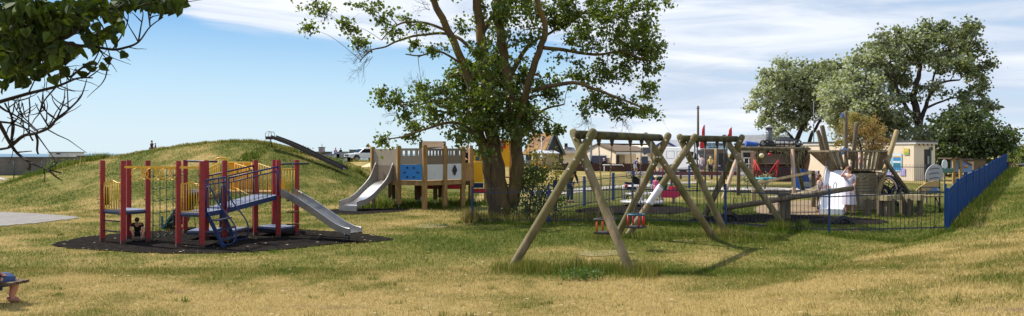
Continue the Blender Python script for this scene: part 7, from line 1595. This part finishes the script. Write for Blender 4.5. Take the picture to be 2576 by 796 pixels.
# ================= overhanging branches of the near tree at the top left =================
DN = 3.6
def n3(zx, zy, dd=0): d = DN+dd; return atp(zx*.59, d, EYE-(zy*.59-HY)*d/F)
nt_ = thing('overhanging_tree', 'near tree whose dark leafy branches hang into the top left of the view', 'tree', (-4.6,3.4,hz(-4.6,3.4)))
b = MB(nt_); b.tube(curve([Vector((-4.6,3.4,hz(-4.6,3.4)-.1)), Vector((-4.55,3.4,1.6)), Vector((-4.4,3.45,2.9)), Vector((-4.1,3.5,4.0)), Vector((-4.0,3.6,5.5))],5), [.26,.24,.23,.22,.21,.2,.2,.19,.18,.17,.17,.16,.15,.14,.13,.12,.12,.11,.1,.09,.08][:21], 12)
J1 = Vector((-4.35,3.45,2.95)); r6 = random.Random(21); tips = []
def br(pts, r0, r1, sub_=0, leafy=0, seg=6, dd=0, start=None):
    P_ = [n3(x, y, dd+.1*math.sin(x*.02)) for x, y in pts]
    C_ = curve(P_, 5); n_ = len(C_); b.tube(C_, [r0+(r1-r0)*i/(n_-1) for i in range(n_)], seg)
    if start is not None: b.tube([start, start.lerp(P_[0],.5)+Vector((0,.03,.02)), P_[0]], [r0*1.5, r0*1.2, r0], seg)
    for k in range(int(sub_*.55)):
        i = r6.randint(n_//4, n_-2); t_ = (C_[i+1]-C_[i]).normalized(); a_ = math.atan2(t_.z,t_.x)+r6.choice((-1,1))*r6.uniform(.4,1.1); l_ = r6.uniform(.06,.2); q = [C_[i]]
        for m in range(4): a_ += r6.uniform(-.3,.3); q.append(q[-1]+Vector((math.cos(a_),r6.uniform(-.35,.35),math.sin(a_)))*l_/4)
        b.tube(curve(q,2), [.0035*(1-.7*j/8) for j in range(9)], 4)
        if leafy: tips.extend(q[1:])
    if leafy: tips.extend(C_[n_//3:])
    return C_
br([(-20,150),(150,165),(280,150),(400,60),(560,20),(780,8)], .028, .006, 16, 1, start=J1)
br([(-60,448),(-20,440),(120,400),(240,370),(330,335),(395,333)], .011, .003, 16, 0, start=J1)
br([(250,175),(330,195),(400,200),(480,212),(530,205),(590,180),(640,115),(695,75)], .010, .002, 12, 0)
br([(590,180),(600,120),(610,60),(600,30)], .004, .0015, 5); br([(640,115),(640,70),(655,40)], .003, .0012, 4); br([(480,212),(520,150),(545,90),(545,30)], .004, .0015, 5)
br([(-60,450),(-20,500),(10,550),(45,615),(80,660),(140,700),(200,722),(262,738)], .011, .003, 4, start=J1)
br([(240,370),(180,450),(230,500)], .004,.002,3); br([(50,620),(100,580),(150,570),(210,545),(240,510),(290,470),(340,420),(358,380),(370,338)], .009, .0018, 14)
br([(-20,520),(40,525),(100,545),(160,572)], .006,.003,6); br([(-20,440),(20,470),(60,490),(120,530),(150,560)], .006,.002,6); br([(240,510),(270,440),(278,370)], .004,.0015,4); br([(160,560),(120,520),(70,470),(60,430)], .004,.0015,4); br([(150,570),(160,600),(158,640),(163,657)], .006,.004,0)
br([(45,615),(60,540),(40,470),(35,430)], .005,.0015,6); br([(140,600),(100,540),(30,500)], .004,.0015,5); br([(210,545),(170,480),(150,440)], .004,.0015,4); br([(240,510),(200,480),(160,410)], .004,.0015,4); br([(95,440),(110,500),(130,480)], .003,.0012,3)
br([(-20,640),(40,630),(50,615)], .006,.004,2); br([(75,650),(100,648),(135,645)], .004,.002,1); br([(200,722),(240,700),(230,680)], .003,.0015,1); br([(205,725),(240,755),(262,770)], .005,.002,1); br([(130,690),(125,722),(118,720)], .006,.005,0); br([(20,440),(50,510),(45,600)], .004,.002,4)
br([(300,330),(350,290),(400,260),(430,200)], .006,.002,6,1); br([(150,165),(200,240),(260,300),(300,350)], .008,.003,8,1); br([(0,60),(120,60),(250,40),(380,0)], .016,.006,12,1,start=J1+Vector((0,0,.3))); br([(0,240),(100,260),(190,300),(240,370)], .012,.004,12,1,start=J1)
br([(400,60),(440,120),(450,180),(470,250),(455,300)], .004,.0015,6,0)
b.build('branch', mat('near_bark', lin((48,40,34)), lin((34,28,24)), sc=12, rough=.95, bump=.4), nt_)
C_ = [np.array(p)+rng.normal(0,.035,3) for p in tips if p.z > EYE-(190*.59-HY)*p.y/F or r6.random() < .12][::2]
for (zx,zy,rx,ry,n_) in ((80,40,100,60,150),(200,60,110,60,150),(330,60,90,60,120),(60,130,80,60,120),(160,150,90,50,110),(60,230,80,60,120),(170,230,80,60,110),(40,310,60,50,70),(150,310,60,50,70),(260,220,60,50,60),(290,100,80,60,90),(420,30,70,36,70),(560,15,80,22,90),(700,20,70,22,80),(750,45,22,18,10),(20,360,26,24,14),(480,150,40,30,10),(400,190,40,30,14),(330,220,34,24,8),(420,290,34,18,7),(460,280,12,30,4),(530,230,20,16,3),(410,332,8,8,1),(500,110,30,30,5),(380,150,50,40,20),(230,290,50,50,22),(110,370,40,20,12),(660,30,60,20,26),(480,70,40,30,14),(300,330,40,24,10),(90,200,90,60,60),(30,90,60,80,80)):
    for _ in range(int(n_*(.62 if zy < 150 else (.5 if zy < 240 else .35)))): C_.append(np.array(n3(zx+rng.normal(0,.46)*rx, zy-14+rng.normal(0,.40)*ry, rng.uniform(-.35,.5))))
C_ = np.array(C_); big_leaves('leaves', C_, .058, mat('near_leaf', (.020,.032,.009), (.032,.050,.012), sc=6, rough=.75, spec=.15, trans=.14, attr=(.14,.2,.03)), nt_, np.clip(rng.beta(1,5,len(C_)),0,1))
# weed clumps on the mound and by the fence foot
for px_, py_, d_, lab in ((760,386,45.6,'dark green weed clump beside the mound slide, nearest its top'),(853,428,45.5,'small bright green weed clump at the foot of the mound slide'),(160,436,47,'dark weedy bush where the mound meets the sea wall')):
    q = atp(px_, d_, Zp(py_,d_)); q.z = hz(q.x,q.y)
    w_ = MB(); t = thing('weed_clump', lab, 'weeds', q); n_ = 260 if d_ < 47 else 900; s_ = .22 if d_ < 47 else .5
    cs = np.array(q)+rng.normal(0,1,(n_,3))*[s_,s_*.8,s_*.5]+[0,0,s_*.7]; leaf_mesh('foliage', cs, .11, LEAFG, t, t, rng.uniform(0,.6,n_))
    for k in range(5): w_ = MB(t); w_.tube([q+Vector((.05*k-.1,0,-.05)), q+Vector((.09*k-.2,0,s_*1.2))], .01, 4); w_.build('stem', BARKD, t)
# nettle clumps in the tall grass near the swing
for px_, py_, lab in ((1465,706,'dark green nettle clump between the front legs of the larger swing'),):
    q = G(px_,py_); t = thing('weed_clump', lab, 'weeds', q); cs = np.array(q)+rng.normal(0,1,(420,3))*[.26,.14,.07]+[0,0,.12]; leaf_mesh('foliage', cs, .05, mat('nettle_leaf', (.04,.09,.012), (.06,.12,.018), sc=4, rough=.6, trans=.3, attr=(.1,.16,.02)), t, t, rng.uniform(0,.5,420))
    for k in range(9): w_ = MB(t); x_ = rng.uniform(-.4,.4); w_.tube([q+Vector((x_,0,-.02)), q+Vector((x_*1.1,.02,.22))], .006, 4); w_.build('stem', GRN, t)
for o in list(bpy.data.objects):
    for k_ in ('_loc','_rz'):
        if k_ in o: del o[k_]
